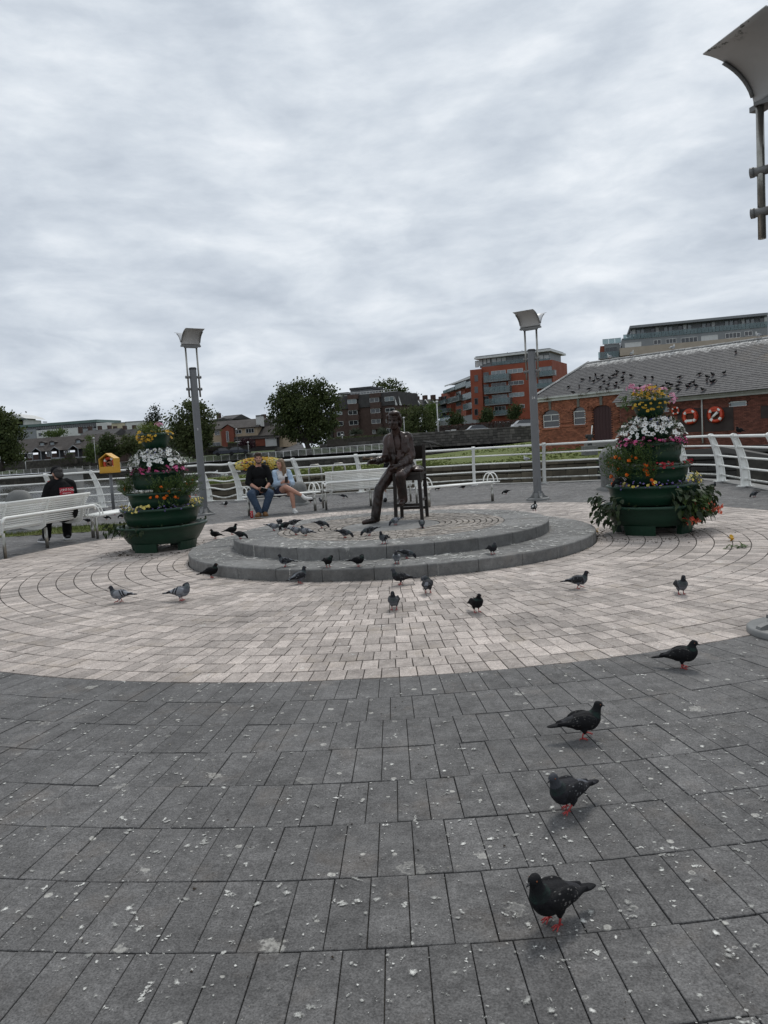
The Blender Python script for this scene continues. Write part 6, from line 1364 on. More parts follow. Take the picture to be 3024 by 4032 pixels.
# lifebuoys on the wall
def wall_ring(label, px, py, rp, full):
    u, z = FH.uv(px, py, ANX+.05); u2, _ = FH.uv(px+rp, py, ANX+.05); R0 = u2-u; p = FH.P(u, ANX+.05, z); t = thing('lifebuoy_station', label, 'lifebuoy', p, FH.rz, 'orange lifebuoys on the brick wall')
    mb = MB(); torus(mb, R0*.74, R0*.2, (0, -.08, 0), mi=1); mb.build('ring', [MAT['orange_ring'], MAT['white_paint']], t)
    if full:
        mb = MB(); n = 28; mb.add([(R0*cos(2*pi*k/n), .0, R0*sin(2*pi*k/n)) for k in range(n)]+[(R0*cos(2*pi*k/n), -.14, R0*sin(2*pi*k/n)) for k in range(n)], [tuple(range(n))]+[(k, (k+1) % n, n+(k+1) % n, n+k) for k in range(n)]); mb.m[0] = 1; mb.build('housing', [MAT['orange_ring'], MAT['inside_dark']], t)
        mb = MB(); q = [(R0*.99*cos(a), -.15, R0*.99*sin(a)) for a in [pi*.13+pi*.74*k/14 for k in range(15)]]; mb.add(q, [tuple(reversed(range(15)))]); mb.add([(x, -.02, z) for x, y, z in q]+q, [(k, k+1, 15+k+1, 15+k) for k in range(14)]); mb.build('hood', MAT['orange_ring'], t)
        mb = MB()
        if full == 1: mb.box((0, -.16, -R0*.5), (R0*.75, .07, R0*.26))
        else: mb.tube([(-R0*.35, -.16, -R0*.32), (-R0*.12, -.16, -R0*.12), (R0*.35, -.16, R0*.3)], [R0*.09, R0*.14, R0*.16], 10)
        mb.build('float', MAT['white_paint'], t)
wall_ring('lifebuoy in red housing with flat white float, left of the white downpipe', 2719, 1640, 31, 1); wall_ring('lifebuoy in red housing with slanted white float, right of the white downpipe', 2819, 1633, 33, 2); wall_ring('small bare orange ring beside the right flower tower top', 2662, 1617, 17, 0)
# birds on the roof
RPX = [(140, 612), (205, 600), (235, 628), (270, 610), (250, 572), (305, 585), (320, 632), (355, 655), (365, 603), (395, 580), (425, 548), (420, 572), (420, 640), (470, 600), (475, 620), (540, 582), (655, 597), (715, 597), (478, 558), (30, 672), (118, 668), (200, 690), (65, 718), (290, 675), (410, 668), (440, 683), (345, 695), (740, 670), (800, 672), (850, 688), (770, 705), (705, 708), (835, 648), (865, 657), (935, 640), (915, 670), (925, 697), (1000, 672), (1020, 652), (1050, 637), (1070, 667), (1125, 697), (1160, 592), (1205, 573), (1300, 562), (1100, 570), (1160, 622), (1195, 634), (1218, 625), (940, 592), (1395, 388), (590, 690), (615, 672)]
nF = Vector((1, 0, 0)).cross(evF)
Rw = Matrix.Rotation(FH.rz, 3, 'Z'); o_w = FH.a+Rw @ E0; n_w = Rw @ nF
for i, (x, y) in enumerate(RPX):
    dd = ray(2224+x/2.074, 1200+(y+10)/2.074); k = (o_w-Vector((0, 0, CAMH))).dot(n_w)/dd.dot(n_w); p = Vector((0, 0, CAMH))+dd*k+Vector((0, 0, .02))
    pigeon('dark pigeon sitting on the slate roof of the brick hall', p, random.choice((170, 190, 200, 10, -10, 30, 150, 60))+U_(-20, 20), random.choice(('tuck', 'tuck', 'stand', 'peck')), random.choice(('pg_black', 'pg_black', 'pg_dark')), 1.3, 'pigeons on the slate roof', full=False)
for (x, y, lab, yaw) in ((365, 430, 'gull at the left end of the roof ridge', 200), (550, 410, 'white gull on the ridge below the pale balcony front', -80), (880, 382, 'gull in the middle of the roof ridge', 20), (1580, 305, 'large gull at the right end of the roof ridge', 190)):
    u, z = FH.uv(2224+x/2.074, 1200+y/2.074, VR); pigeon(lab, FH.P(u, VR, ZR+.06), yaw, 'stand', 'gull', 2.1, 'gulls on the roof ridge', name='gull', cat='gull')
# the old winch and stone block on the lawn before the hall
p = AT(2322, 1745, 50); t = thing('lock_winch', 'old iron lock winch with pale lever in front of the brick hall', 'winch', (p.x, p.y, .3))
mb = MB(); mb.box((0, 0, .4), (.22, .3, .8)); mb.build('stand', MAT['lamp_dark'], t)
mb = MB(); mb.box((0, 0, .9), (.32, .4, .22)); mb.cyl((-.25, 0, .9), (.25, 0, .9), .12, n=12); mb.build('gearbox', MAT['lamp_dark'], t)
mb = MB(); mb.cyl((.05, -.1, .5), (.18, -.1, 1.6), .035, n=8); mb.build('lever', MAT['white_paint'], t)
p = AT(2322, 1790, 47); t = tag(MB().box((0, 0, .25), (.85, .6, .75)).build('stone_block', MAT['bollard_stone'], None, (p.x, p.y, .0), .1), 'squat stone block on the lawn in front of the brick hall', 'stone')
# timber lock beams behind the right-hand railing
pm('old_timber', (.10, .095, .085), (.06, .055, .05), 2, .9, .4, 20, stretch=(.3, 3, 3))
for lab, a, b, r in (('grey timber lock beam behind the right railing, upper one', AT(2690, 1775, 36), AT(3060, 1752, 31), .28), ('grey timber lock beam behind the right railing, lower one', AT(2850, 1758, 33), AT(3080, 1800, 27), .2)):
    c = (a+b)/2; o = MB().box((0, 0, 0), ((b-a).length, r*1.3, r)).build('lock_beam', MAT['old_timber'], None, (c.x, c.y, c.z-.1)); o.rotation_euler = (0, -atan2(b.z-a.z, Vector((b.x-a.x, b.y-a.y)).length), atan2(b.y-a.y, b.x-a.x)); tag(o, lab, 'beam', 'lock beams')
# ================================================================== far bank: trees, houses, flats, cars
def tree_mat(name, a, b): leaf_mat(name, a, b, .2, .7)
tree_mat('oak_leaf', (.030, .046, .013), (.085, .105, .030)); tree_mat('ash_leaf', (.042, .060, .018), (.10, .115, .040)); tree_mat('lime_leaf', (.05, .08, .018), (.10, .14, .035)); tree_mat('fir_leaf', (.012, .020, .010), (.03, .04, .018)); tree_mat('plum_leaf', (.030, .010, .014), (.055, .02, .024)); tree_mat('hedge_leaf', (.028, .045, .012), (.06, .08, .025)); tree_mat('red_hedge', (.045, .018, .014), (.075, .032, .022))
pm('bark', (.06, .05, .04), (.035, .03, .025), 6, .9, .5, 30)
def crown_mesh(lobes, n, ls, mat, hollow=.55, flat=.0):
    sc = Sc(); tot = sum(r[0]*r[1]*r[2] for c, r in lobes)
    for c, r in lobes:
        k = int(n*r[0]*r[1]*r[2]/tot); cl = max(4, k//26)
        for _ in range(cl):           # clumps
            d = Vector((random.gauss(0, 1), random.gauss(0, 1), random.gauss(0, 1))).normalized(); q = U_(hollow, 1.0); cc = Vector((c[0]+d.x*r[0]*q, c[1]+d.y*r[1]*q, c[2]+d.z*r[2]*q)); cr = ls*U_(1.2, 3.0)
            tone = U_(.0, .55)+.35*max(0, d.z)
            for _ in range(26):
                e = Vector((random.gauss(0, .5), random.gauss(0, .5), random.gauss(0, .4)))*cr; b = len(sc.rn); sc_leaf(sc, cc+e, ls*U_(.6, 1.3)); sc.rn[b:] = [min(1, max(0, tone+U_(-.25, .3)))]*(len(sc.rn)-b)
    me = sc.mesh('crown', [mat]); me.attributes.new('rnd', 'FLOAT', 'FACE').data.foreach_set('value', sc.rn); return me
def sc_leaf(sc, p, s):
    d = Vector((random.gauss(0, 1), random.gauss(0, 1), random.gauss(0, .7))).normalized(); a = d.orthogonal().normalized(); b = d.cross(a)
    sc.add([p-a*s*.5, p+b*s*.32, p+a*s*.5, p-b*s*.32-d*s*.12], [(0, 1, 2, 3)]); sc.rn += [.5]
def tree(name, label, px, pyb, Y, lobes_px, n, ls, mat, trunk=.3, group='trees on the far bank', limbs=True):
    "lobes given as (px, py, half width px, half height px) and turned into metres at distance Y"
    base = AT(px, pyb, Y); root = thing(name, label, 'tree', base, 0, group); k = Y/FPX; lob = []
    for (x, y, a, b) in lobes_px:
        c = AT(x, y, Y)-base; lob.append(((c.x, c.y+U_(-.3, .3)*a*k, c.z), (a*k, a*k*.9, b*k)))
    obj('crown', crown_mesh(lob, n, ls, MAT[mat]), root)
    mb = MB(); h = min(c[2] for c, r in lob); mb.tube([(0, 0, -.3), (.02, 0, h*.5), (lob[0][0][0]*.6, 0, h)], [trunk, trunk*.75, trunk*.55], 9)
    if limbs:
        for c, r in lob: mb.tube([(lob[0][0][0]*.5, 0, h*.9), (c[0]*.7, c[1]*.6, (h+c[2])/2), (c[0], c[1], c[2]+r[2]*.3)], [trunk*.5, trunk*.3, trunk*.08], 6)
    mb.build('trunk', MAT['bark'], root); return root
def hedge(label, x0, x1, y0, y1, Y, mat='hedge_leaf', depth=1.5, ls=.22, n=900, Y1=None, name='hedge'):
    a, b = AT(x0, y1[0] if hasattr(y1, '__len__') else y1, Y), AT(x1, y1[1] if hasattr(y1, '__len__') else y1, Y1 or Y); h = (AT(x0, y0, Y).z-AT(x0, y1[0] if hasattr(y1, '__len__') else y1, Y).z)
    root = thing(name, label, name.replace('_', ' '), a, 0); d = b-a; sc = Sc(); L = Vector((d.x, d.y, 0)).length
    for _ in range(n):
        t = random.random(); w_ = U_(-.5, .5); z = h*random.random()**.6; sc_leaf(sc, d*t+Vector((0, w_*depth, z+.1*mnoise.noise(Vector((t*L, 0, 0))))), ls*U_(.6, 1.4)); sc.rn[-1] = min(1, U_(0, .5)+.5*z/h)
    me = sc.mesh('leaves', [MAT[mat]]); me.attributes.new('rnd', 'FLOAT', 'FACE').data.foreach_set('value', sc.rn); tag(obj('leaves', me, root), kind='stuff')
    mb = MB(); c = d/2; mb.box((c.x, c.y, c.z+h*.42), (L, depth*.8, h*.84), rz=atan2(d.y, d.x)); mb.build('branches', MAT['bark'] if mat != 'red_hedge' else MAT['bark'], root)
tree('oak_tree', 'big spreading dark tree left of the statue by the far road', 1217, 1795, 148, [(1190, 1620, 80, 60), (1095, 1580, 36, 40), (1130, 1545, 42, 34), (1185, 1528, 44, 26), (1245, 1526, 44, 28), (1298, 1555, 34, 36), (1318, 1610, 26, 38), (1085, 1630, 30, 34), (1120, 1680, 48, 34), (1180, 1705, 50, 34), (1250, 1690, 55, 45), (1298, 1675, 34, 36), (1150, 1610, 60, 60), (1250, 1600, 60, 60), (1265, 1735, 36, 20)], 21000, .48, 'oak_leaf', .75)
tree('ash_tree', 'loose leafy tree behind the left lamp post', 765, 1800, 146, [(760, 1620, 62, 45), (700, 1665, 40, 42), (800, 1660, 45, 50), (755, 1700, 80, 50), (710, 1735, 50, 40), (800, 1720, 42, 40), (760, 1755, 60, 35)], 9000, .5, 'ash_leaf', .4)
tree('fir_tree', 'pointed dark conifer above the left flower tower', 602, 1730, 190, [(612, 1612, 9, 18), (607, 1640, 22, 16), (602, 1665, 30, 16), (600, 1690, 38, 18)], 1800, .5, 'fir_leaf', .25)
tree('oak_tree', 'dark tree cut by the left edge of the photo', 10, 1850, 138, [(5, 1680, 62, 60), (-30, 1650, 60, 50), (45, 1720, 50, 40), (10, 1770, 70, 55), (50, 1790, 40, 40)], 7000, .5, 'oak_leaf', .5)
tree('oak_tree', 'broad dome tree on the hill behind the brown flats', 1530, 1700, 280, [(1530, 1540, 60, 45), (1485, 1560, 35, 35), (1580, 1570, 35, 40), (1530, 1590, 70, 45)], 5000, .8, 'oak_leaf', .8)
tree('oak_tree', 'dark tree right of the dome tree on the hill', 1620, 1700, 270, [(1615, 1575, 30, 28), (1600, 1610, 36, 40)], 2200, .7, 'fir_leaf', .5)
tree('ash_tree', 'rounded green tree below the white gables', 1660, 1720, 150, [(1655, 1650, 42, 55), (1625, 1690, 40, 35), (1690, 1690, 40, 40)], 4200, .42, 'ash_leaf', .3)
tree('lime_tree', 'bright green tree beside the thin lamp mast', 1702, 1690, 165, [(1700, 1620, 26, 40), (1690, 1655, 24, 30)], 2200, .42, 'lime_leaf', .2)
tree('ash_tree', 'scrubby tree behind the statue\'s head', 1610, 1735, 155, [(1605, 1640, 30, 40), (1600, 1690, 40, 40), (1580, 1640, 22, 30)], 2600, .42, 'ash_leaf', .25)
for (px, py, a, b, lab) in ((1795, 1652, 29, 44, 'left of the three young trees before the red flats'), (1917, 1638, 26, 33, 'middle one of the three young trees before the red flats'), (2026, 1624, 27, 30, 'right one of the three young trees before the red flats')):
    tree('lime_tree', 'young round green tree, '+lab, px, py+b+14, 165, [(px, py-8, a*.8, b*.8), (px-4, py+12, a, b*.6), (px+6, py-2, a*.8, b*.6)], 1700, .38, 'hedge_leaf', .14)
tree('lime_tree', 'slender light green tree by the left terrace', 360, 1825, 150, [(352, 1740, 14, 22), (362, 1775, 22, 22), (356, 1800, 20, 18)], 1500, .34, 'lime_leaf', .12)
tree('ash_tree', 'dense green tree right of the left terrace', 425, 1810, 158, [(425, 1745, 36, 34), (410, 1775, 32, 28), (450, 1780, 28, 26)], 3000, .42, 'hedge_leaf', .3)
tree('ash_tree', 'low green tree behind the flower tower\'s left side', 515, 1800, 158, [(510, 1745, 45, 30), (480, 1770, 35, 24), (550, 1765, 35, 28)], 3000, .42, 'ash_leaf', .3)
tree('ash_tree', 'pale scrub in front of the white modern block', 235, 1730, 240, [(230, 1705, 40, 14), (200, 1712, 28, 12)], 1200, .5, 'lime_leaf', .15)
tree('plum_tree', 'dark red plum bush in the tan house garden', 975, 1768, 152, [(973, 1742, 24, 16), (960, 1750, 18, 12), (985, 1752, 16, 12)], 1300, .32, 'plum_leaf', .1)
for i, (px, lab) in enumerate(((1392, 'left of two'), (1500, 'right of two'))): 
    base = AT(px+10, 1722, 150); r_ = thing('palm_plant', 'spiky palm-like plant before the brown flats, '+lab, 'palm', base, 0, 'spiky plants before the flats'); sc = Sc()
    for k in range(110): d = Vector((random.gauss(0, 1), random.gauss(0, 1), abs(random.gauss(.5, .8)))).normalized(); sc.leaf((0, 0, .7), d, U_(1.2, 1.9), .12, .6)
    sc.done('fronds', [MAT['leaf_grey']], r_); mb = MB(); mb.cyl((0, 0, -.3), (0, 0, .8), .15, .12, 8); mb.build('stem', MAT['bark'], r_)
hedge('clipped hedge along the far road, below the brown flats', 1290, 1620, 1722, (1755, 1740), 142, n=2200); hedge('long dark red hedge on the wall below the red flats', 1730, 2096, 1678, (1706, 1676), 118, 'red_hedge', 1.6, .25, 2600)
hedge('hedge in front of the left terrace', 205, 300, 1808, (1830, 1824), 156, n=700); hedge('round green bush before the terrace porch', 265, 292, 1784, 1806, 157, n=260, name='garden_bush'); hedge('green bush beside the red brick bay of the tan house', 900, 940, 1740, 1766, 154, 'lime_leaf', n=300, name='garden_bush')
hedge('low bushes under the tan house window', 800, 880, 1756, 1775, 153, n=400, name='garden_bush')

# ---- building kit
pm('tan_render', (.42, .33, .23), (.36, .28, .19), .8, .9); pm('red_render', (.27, .068, .034), (.22, .055, .029), .5, .85); pm('red_brick_far', (.22, .065, .038), (.17, .05, .03), 1.5, .9); pm('brown_brick', (.080, .048, .038), (.058, .036, .029), 1.2, .9); pm('grey_clad', (.21, .22, .225), (.17, .18, .185), .6, .6); pm('beige_stone', (.40, .34, .27), (.33, .28, .22), .8, .85); pm('slate_far', (.060, .057, .056), (.045, .043, .042), 1.0, .85); pm('brown_tile', (.050, .042, .037), (.036, .03, .027), 1.0, .9); pm('dark_wall', (.05, .045, .042), (.035, .032, .03), 1, .9); pm('render_white', (.60, .60, .58), (.5, .5, .48), .8, .8); pm('render_grey', (.26, .27, .28), (.2, .21, .22), .8, .8); pm('green_metal', (.10, .15, .14), (.08, .12, .11), .8, .6); pm('cream', (.55, .48, .34), None, .8, .9); pm('balcony_glass', (.20, .26, .27), (.12, .17, .18), .6, .1, spec=.8)
def thin_glass():
    m = MAT['balcony_glass']; nt = m.node_tree; b = nt.nodes['Principled BSDF']; mx = nd(nt, 'ShaderNodeMixShader', {0: .52, 1: b.outputs[0], 2: nd(nt, 'ShaderNodeBsdfTransparent', {'Color': (.75, .85, .86, 1)}).outputs[0]}); nt.links.new(mx.outputs[0], nt.nodes['Material Output'].inputs[0])
thin_glass()
pm('shadow_recess', (.03, .03, .032), None, 1, .9)  # near-black colour that stands for the shade inside porches
class Bld:
    def __init__(s, name, label, a, b, group=None, cat='building'): s.F = Fac(a, b); s.root = root_of(name, label, cat, s.F, 0, group)
    def box(s, name, mat, x0, x1, y0, y1, v0, v1):
        "front face at v1 spans the given picture rectangle; runs back to v0"
        u0, u1, z0, z1 = s.F.rect(x0, x1, y0, y1, v1); return lbox(name, MAT[mat], s.root, u0, u1, v0, v1, z0, z1)
    def win(s, x0, x1, y0, y1, v=0.0, glass='glass_dark', frame='frame_white', n=1, parent=None):
        u0, u1, z0, z1 = s.F.rect(x0, x1, y0, y1, v); f = .07; mb = MB(); mb.box(((u0+u1)/2, -v-.02, (z0+z1)/2), (u1-u0, .04, z1-z0)); w_ = mb.build('window', MAT[glass], s.root)
        mb = MB()
        for (a, b, c, d) in [(u0-f/2, u0+f/2, z0, z1), (u1-f/2, u1+f/2, z0, z1), (u0+f/2, u1-f/2, z0-f/2, z0+f/2), (u0+f/2, u1-f/2, z1-f/2, z1+f/2)]+[(u0+(u1-u0)*k/n-f/2, u0+(u1-u0)*k/n+f/2, z0+f/2, z1-f/2) for k in range(1, n)]: mb.box(((a+b)/2, -v-.05, (c+d)/2), (b-a, .08, d-c))
        mb.build('frame', MAT[frame], w_); return w_
    def roof(s, x0, x1, ye0, yr0, depth, v=.4, mat='brown_tile', hip=0.0, x0r=None, x1r=None):
        "gable roof: eave line at v in front, ridge half way back"
        ue0, ze0 = s.F.uv(x0, ye0[0], v); ue1, ze1 = s.F.uv(x1, ye0[1], v); vr = v-depth/2; ur0, zr0 = s.F.uv(x0r or x0, yr0[0], vr); ur1, zr1 = s.F.uv(x1r or x1, yr0[1], vr); ze = (ze0+ze1)/2; zr = (zr0+zr1)/2
        ur0, ur1 = (ue0+hip, ue1-hip) if x0r is None else (ur0, ur1); vb = v-depth
        mb = MB(); mb.add([(ue0, -v, ze), (ue1, -v, ze), (ur1, -vr, zr), (ur0, -vr, zr), (ue0, -vb, ze), (ue1, -vb, ze), (ue0, -v, ze-.12), (ue1, -v, ze-.12)], [(0, 1, 2, 3), (5, 4, 3, 2), (4, 0, 3), (1, 5, 2), (6, 7, 1, 0)]); return mb.build('roof', MAT[mat], s.root), ze, zr
    def balcony(s, x0, x1, y0, y1, out, v=0.0, slab=.18):
        u0, u1, z0, z1 = s.F.rect(x0, x1, y0, y1, v+out); b = lbox('balcony', MAT['grey_clad'], s.root, u0, u1, v-.1, v+out, z0, z0+slab); n = max(2, int((u1-u0)/1.1))
        for k in range(n): a = u0+(u1-u0)*k/n; c = u0+(u1-u0)*(k+1)/n; mb = MB(); mb.box(((a+c)/2, -v-out+.03, (z0+slab+z1)/2), (c-a-.05, .02, z1-z0-slab)); mb.build('glass_panel', MAT['balcony_glass'], b)
        mb = MB(); mb.box(((u0+u1)/2, -v-out+.03, z1+.02), (u1-u0, .06, .05)); mb.build('handrail', MAT['frame_grey'], b)
        for u in (u0, u1): mb = MB(); mb.box((u, -v-out/2, (z0+slab+z1)/2), (.02, out, z1-z0-slab)); mb.build('glass_panel', MAT['balcony_glass'], b)
    def chimney(s, x0, x1, y0, y1, v, mat='dark_wall'): b = s.box('chimney', mat, x0, x1, y0, y1, v-.7, v); return b
# red flats, main block
q = lambda x, y: (1700+x/3.19, 1360+y/3.19)
def Q(f): return lambda x0, x1, y0, y1: (f(x0, 0)[0], f(x1, 0)[0], f(0, y0)[1], f(0, y1)[1])
rq = Q(q)
B1 = Bld('red_flats', 'red rendered apartment block with glass balconies and set-back glazed top floor', AT(q(640, 0)[0], 1600, 184), AT(q(1530, 0)[0], 1600, 176))
B1.box('wall', 'red_render', *rq(640, 1525, 225, 930), -14, 0); B1.box('corner_bay', 'red_render', *rq(495, 640, 300, 930), -8, .6)
B1.box('top_floor', 'grey_clad', *rq(600, 1478, 115, 240), -12, -1.4); B1.box('roof', 'frame_white', *rq(530, 1495, 98, 122), -14, .2); B1.box('roof', 'grey_clad', *rq(545, 1480, 86, 97), -13, -.4)
for k in range(4): B1.win(*rq(548+48*k, 590+48*k, 195-18*k, 275-18*k), v=-1.35, glass='blind', frame='frame_grey')
for k in range(3): B1.win(*rq(755+62*k, 812+62*k, 158-5*k, 232-5*k), v=-1.35, glass='blind', frame='frame_grey')
for k in range(3): B1.win(*rq(945+75*k, 1015+75*k, 140-5*k, 195-5*k), v=-1.35, glass='render_grey', frame='frame_grey')
for k in range(2): B1.win(*rq(1340+70*k, 1405+70*k, 122-3*k, 185-3*k), v=-1.35, glass='blind', frame='frame_grey')
B1.balcony(*rq(755, 1175, 190, 232), .3, -1.0, .05); B1.balcony(*rq(1330, 1490, 168, 195), .3, -1.0, .05)
for (xa, xb, yt, yb, sx0, sx1, st, sb, gl) in ((750, 930, 318, 412, 950, 1145, 296, 346, 'blind'), (752, 935, 470, 562, 965, 1155, 446, 494, 'glass_dark'), (762, 950, 618, 712, 970, 1160, 594, 644, 'blind'), (790, 930, 765, 850, 1110, 1166, 742, 786, 'glass_dark')):
    B1.win(*rq(xa, xb, yt, yb), glass='glass_pale' if gl == 'blind' else 'glass_dark', frame='frame_white', n=3); B1.win(*rq(sx0, sx1, st, sb), glass='glass_pale' if gl == 'blind' else 'glass_dark', frame='frame_white', n=3 if sx1-sx0 > 100 else 1); B1.win(*rq(652, 715, yt+22, yb+8), glass='glass_dark', frame='frame_grey', n=2)
for y0, y1, x0, x1 in ((365, 452, 650, 970), (515, 600, 655, 980), (665, 745, 665, 985), (815, 880, 770, 955)): B1.balcony(*rq(x0, x1, y0, y1), 1.6)
for (yt, yb, b0, b1) in ((268, 372, 318, 385), (422, 520, 470, 535)): B1.win(*rq(1342, 1510, yt, yb), glass='glass_pale', frame='frame_grey', n=3); B1.balcony(*rq(1318, 1545, b0, b1), 1.4)
for y in (375, 520, 665, 800): B1.win(*rq(540, 580, y, y+75), v=.6, glass='glass_dark', frame='frame_grey')
for k, (px, py) in enumerate(((945, 85), (1130, 62), (1142, 70))): B1.box('aerial', 'frame_grey', *rq(px, px+5, py, py+24), -3, -2.8)
# red flats, receding wing
B2 = Bld('red_flats', 'lower stepped wing of red flats running back behind the young trees', AT(q(85, 0)[0], 1640, 240), AT(q(620, 0)[0], 1620, 188))
B2.box('wall', 'render_grey', *rq(95, 600, 560, 980), -10, -1.5); B2.box('top_floor', 'grey_clad', *rq(175, 480, 500, 570), -9, -2)
u0, z0 = B2.F.uv(*q(160, 505), v=-.6); u1, z1 = B2.F.uv(*q(480, 395), v=-.6); mb = MB(); mb.add([(u0, .6, z0), (u1, .6, z1), (u1, 9, z1), (u0, 9, z0), (u0, .6, z0-.4), (u1, .6, z1-.4)], [(0, 1, 2, 3), (4, 5, 1, 0)]); mb.build('roof', MAT['frame_white'], B2.root)
B2.box('wall', 'grey_clad', *rq(300, 480, 420, 580), -9, -1.9); B2.box('bay', 'red_render', *rq(125, 235, 585, 900), -6, 0); B2.box('bay', 'red_render', *rq(295, 425, 530, 900), -6, 0); B2.box('bay', 'red_render', *rq(495, 600, 320, 930), -6, .3)
for (x0, x1, ys) in ((145, 185, (640, 750, 850)), (310, 370, (580, 700, 800)), (515, 580, (400, 540, 680, 820)), (440, 490, (540, 690, 840)), (250, 290, (610, 720, 830))):
    for y in ys: B2.win(*rq(x0, x1, y, y+58), v=-1.45 if x0 in (440, 250) else (.32 if x0 == 515 else .02), glass='glass_dark', frame='frame_grey', n=2)
for (x0, x1, y0, y1) in ((425, 580, 440, 515), (385, 590, 585, 665), (390, 600, 715, 795), (195, 345, 645, 712), (80, 175, 690, 740), (85, 185, 800, 850), (290, 430, 470, 535), (140, 285, 545, 582), (510, 605, 860, 912)): B2.balcony(*rq(x0, x1, y0, y1), 1.3, .1)
B2.box('ground_floor', 'grey_clad', *rq(85, 600, 900, 1010), -4, .6); B2.box('garden_wall', 'balcony_glass', *rq(95, 230, 885, 945), .7, .75)
# grey flats above the hall
q6 = lambda x, y: (2350+x/2.461, 1220+y/2.461); r6 = Q(q6)
B3 = Bld('grey_flats', 'long grey apartment block with glazed penthouse floor above the slate roof', AT(q6(250, 0)[0], 1320, 150), AT(q6(1680, 0)[0], 1260, 143))
def band(name, mat, xs, yts, ybs, v0, v1):
    us = [B3.F.uv(*q6(x, (a+b)/2), v=v1)[0] for x, a, b in zip(xs, yts, ybs)]; zt = [B3.F.uv(*q6(x, a), v=v1)[1] for x, a in zip(xs, yts)]; zb = [B3.F.uv(*q6(x, b), v=v1)[1] for x, b in zip(xs, ybs)]; m_ = sum(zt)/len(zt), sum(zb)/len(zb); return lbox(name, MAT[mat], B3.root, us[0], us[-1], v0, v1, m_[1], m_[0])
band('roof', 'grey_clad', (320, 1660), (152, 28), (176, 52), -14, .6); band('top_floor', 'grey_clad', (335, 1660), (180, 55), (270, 145), -14, -1.5); band('wall', 'grey_clad', (245, 1660), (275, 150), (380, 245), -14, 0); band('parapet', 'beige_stone', (225, 1660), (375, 240), (445, 325), -14, 1.4); band('wall', 'red_brick_far', (235, 1660), (445, 325), (520, 420), -14, .2)
for k, x in enumerate((340, 385, 425, 525, 568, 650, 695, 790, 835, 882, 1020, 1065, 1110, 1240, 1285, 1330, 1400, 1445, 1490, 1580, 1620)):
    y = 182-(x-335)*.094; B3.win(*r6(x, x+36, y+8, y+82), v=-1.45, glass=('blind', 'glass_pale', 'glass_pale', 'glass_dark')[k % 4], frame='frame_grey')
for (x0, x1, y0, y1, n, g) in ((272, 430, 318, 358, 3, 'blind'), (552, 622, 292, 334, 2, 'glass_dark'), (670, 768, 281, 324, 3, 'glass_dark'), (816, 974, 268, 314, 4, 'glass_dark'), (1012, 1172, 250, 298, 4, 'blind'), (1246, 1390, 224, 272, 4, 'glass_dark'), (1432, 1505, 208, 252, 2, 'glass_dark')): B3.win(*r6(x0, x1, y0, y1), glass=g, frame='frame_white', n=n)
u0 = B3.F.uv(*q6(255, 260), v=.2)[0]; u1 = B3.F.uv(*q6(1660, 130), v=.2)[0]; zt = B3.F.uv(*q6(900, 185), v=.2)[1]
for k in range(40): a = u0+(u1-u0)*k/40; mb = MB(); mb.box((a+(u1-u0)/80, -.15, zt-.45), ((u1-u0)/40-.06, .03, .95)); mb.build('glass_panel', MAT['balcony_glass'], B3.root)
mb = MB(); mb.box(((u0+u1)/2, -.15, zt+.05), (u1-u0, .06, .05)); mb.build('handrail', MAT['frame_grey'], B3.root)
B3.box('wing', 'grey_clad', *r6(75, 225, 330, 500), -10, -1.2); B3.box('wing', 'red_brick_far', *r6(35, 80, 350, 500), -10, -1.4); B3.win(*r6(85, 195, 365, 430), v=-1.15, glass='glass_dark', frame='frame_grey', n=3); B3.balcony(*r6(15, 215, 405, 470), 1.5, -1.2); B3.balcony(*r6(55, 235, 280, 328), .2, -1.2, .05)
# brown flats
q3 = lambda x, y: (1280+x/3.77, 1460+y/3.77); r3 = Q(q3)
B4 = Bld('brown_flats', 'dark brown brick apartment block with stacked bay windows', AT(q3(120, 0)[0], 1640, 178), AT(q3(1095, 0)[0], 1620, 172))
B4.box('wall', 'brown_brick', *r3(115, 1095, 520, 1010), -14, 0); B4.box('mansard', 'slate_far', *r3(130, 1090, 345, 540), -13.5, .25)
B4.box('penthouse', 'render_grey', *r3(375, 680, 275, 350), -9, -3); B4.box('penthouse_roof', 'lamp_dark', *r3(360, 685, 243, 275), -10, -2.4); B4.box('penthouse', 'lamp_dark', *r3(190, 335, 322, 360), -8, -4)
for (x0, x1, ys, lean) in ((330, 480, ((352, 420), (490, 585), (655, 735), (808, 880)), 40), (660, 815, ((330, 400), (468, 560), (630, 715), (785, 870)), 35)):
    for k, (a, b) in enumerate(ys): B4.box('bay', 'brown_brick', *r3(x0+9*k, x1+9*k-2, a, b), -1, 1.0)
for (x0, x1, y0, y1, v, g) in ((337, 465, 424, 487, .8, 'glass_pale'), (347, 478, 590, 650, .8, 'glass_dark'), (360, 490, 740, 803, .8, 'glass_dark'), (372, 428, 893, 955, .05, 'glass_dark'), (666, 800, 404, 463, .8, 'glass_dark'), (680, 815, 564, 625, .8, 'glass_dark'), (692, 825, 720, 780, .8, 'glass_dark'), (706, 752, 874, 935, .05, 'glass_dark'), (888, 1020, 386, 448, .3, 'glass_pale'), (897, 1027, 555, 608, .05, 'glass_dark'), (907, 990, 714, 768, .05, 'glass_dark'), (918, 988, 856, 924, .05, 'glass_dark'), (134, 255, 605, 655, .05, 'glass_pale'), (142, 270, 755, 818, .05, 'glass_dark'), (182, 280, 908, 970, .05, 'glass_dark')): B4.win(*r3(x0, x1, y0, y1), v=v, glass=g, frame='frame_white', n=2)
B4.box('stair_tower', 'dark_wall', *r3(20, 110, 620, 1010), -8, -1); 
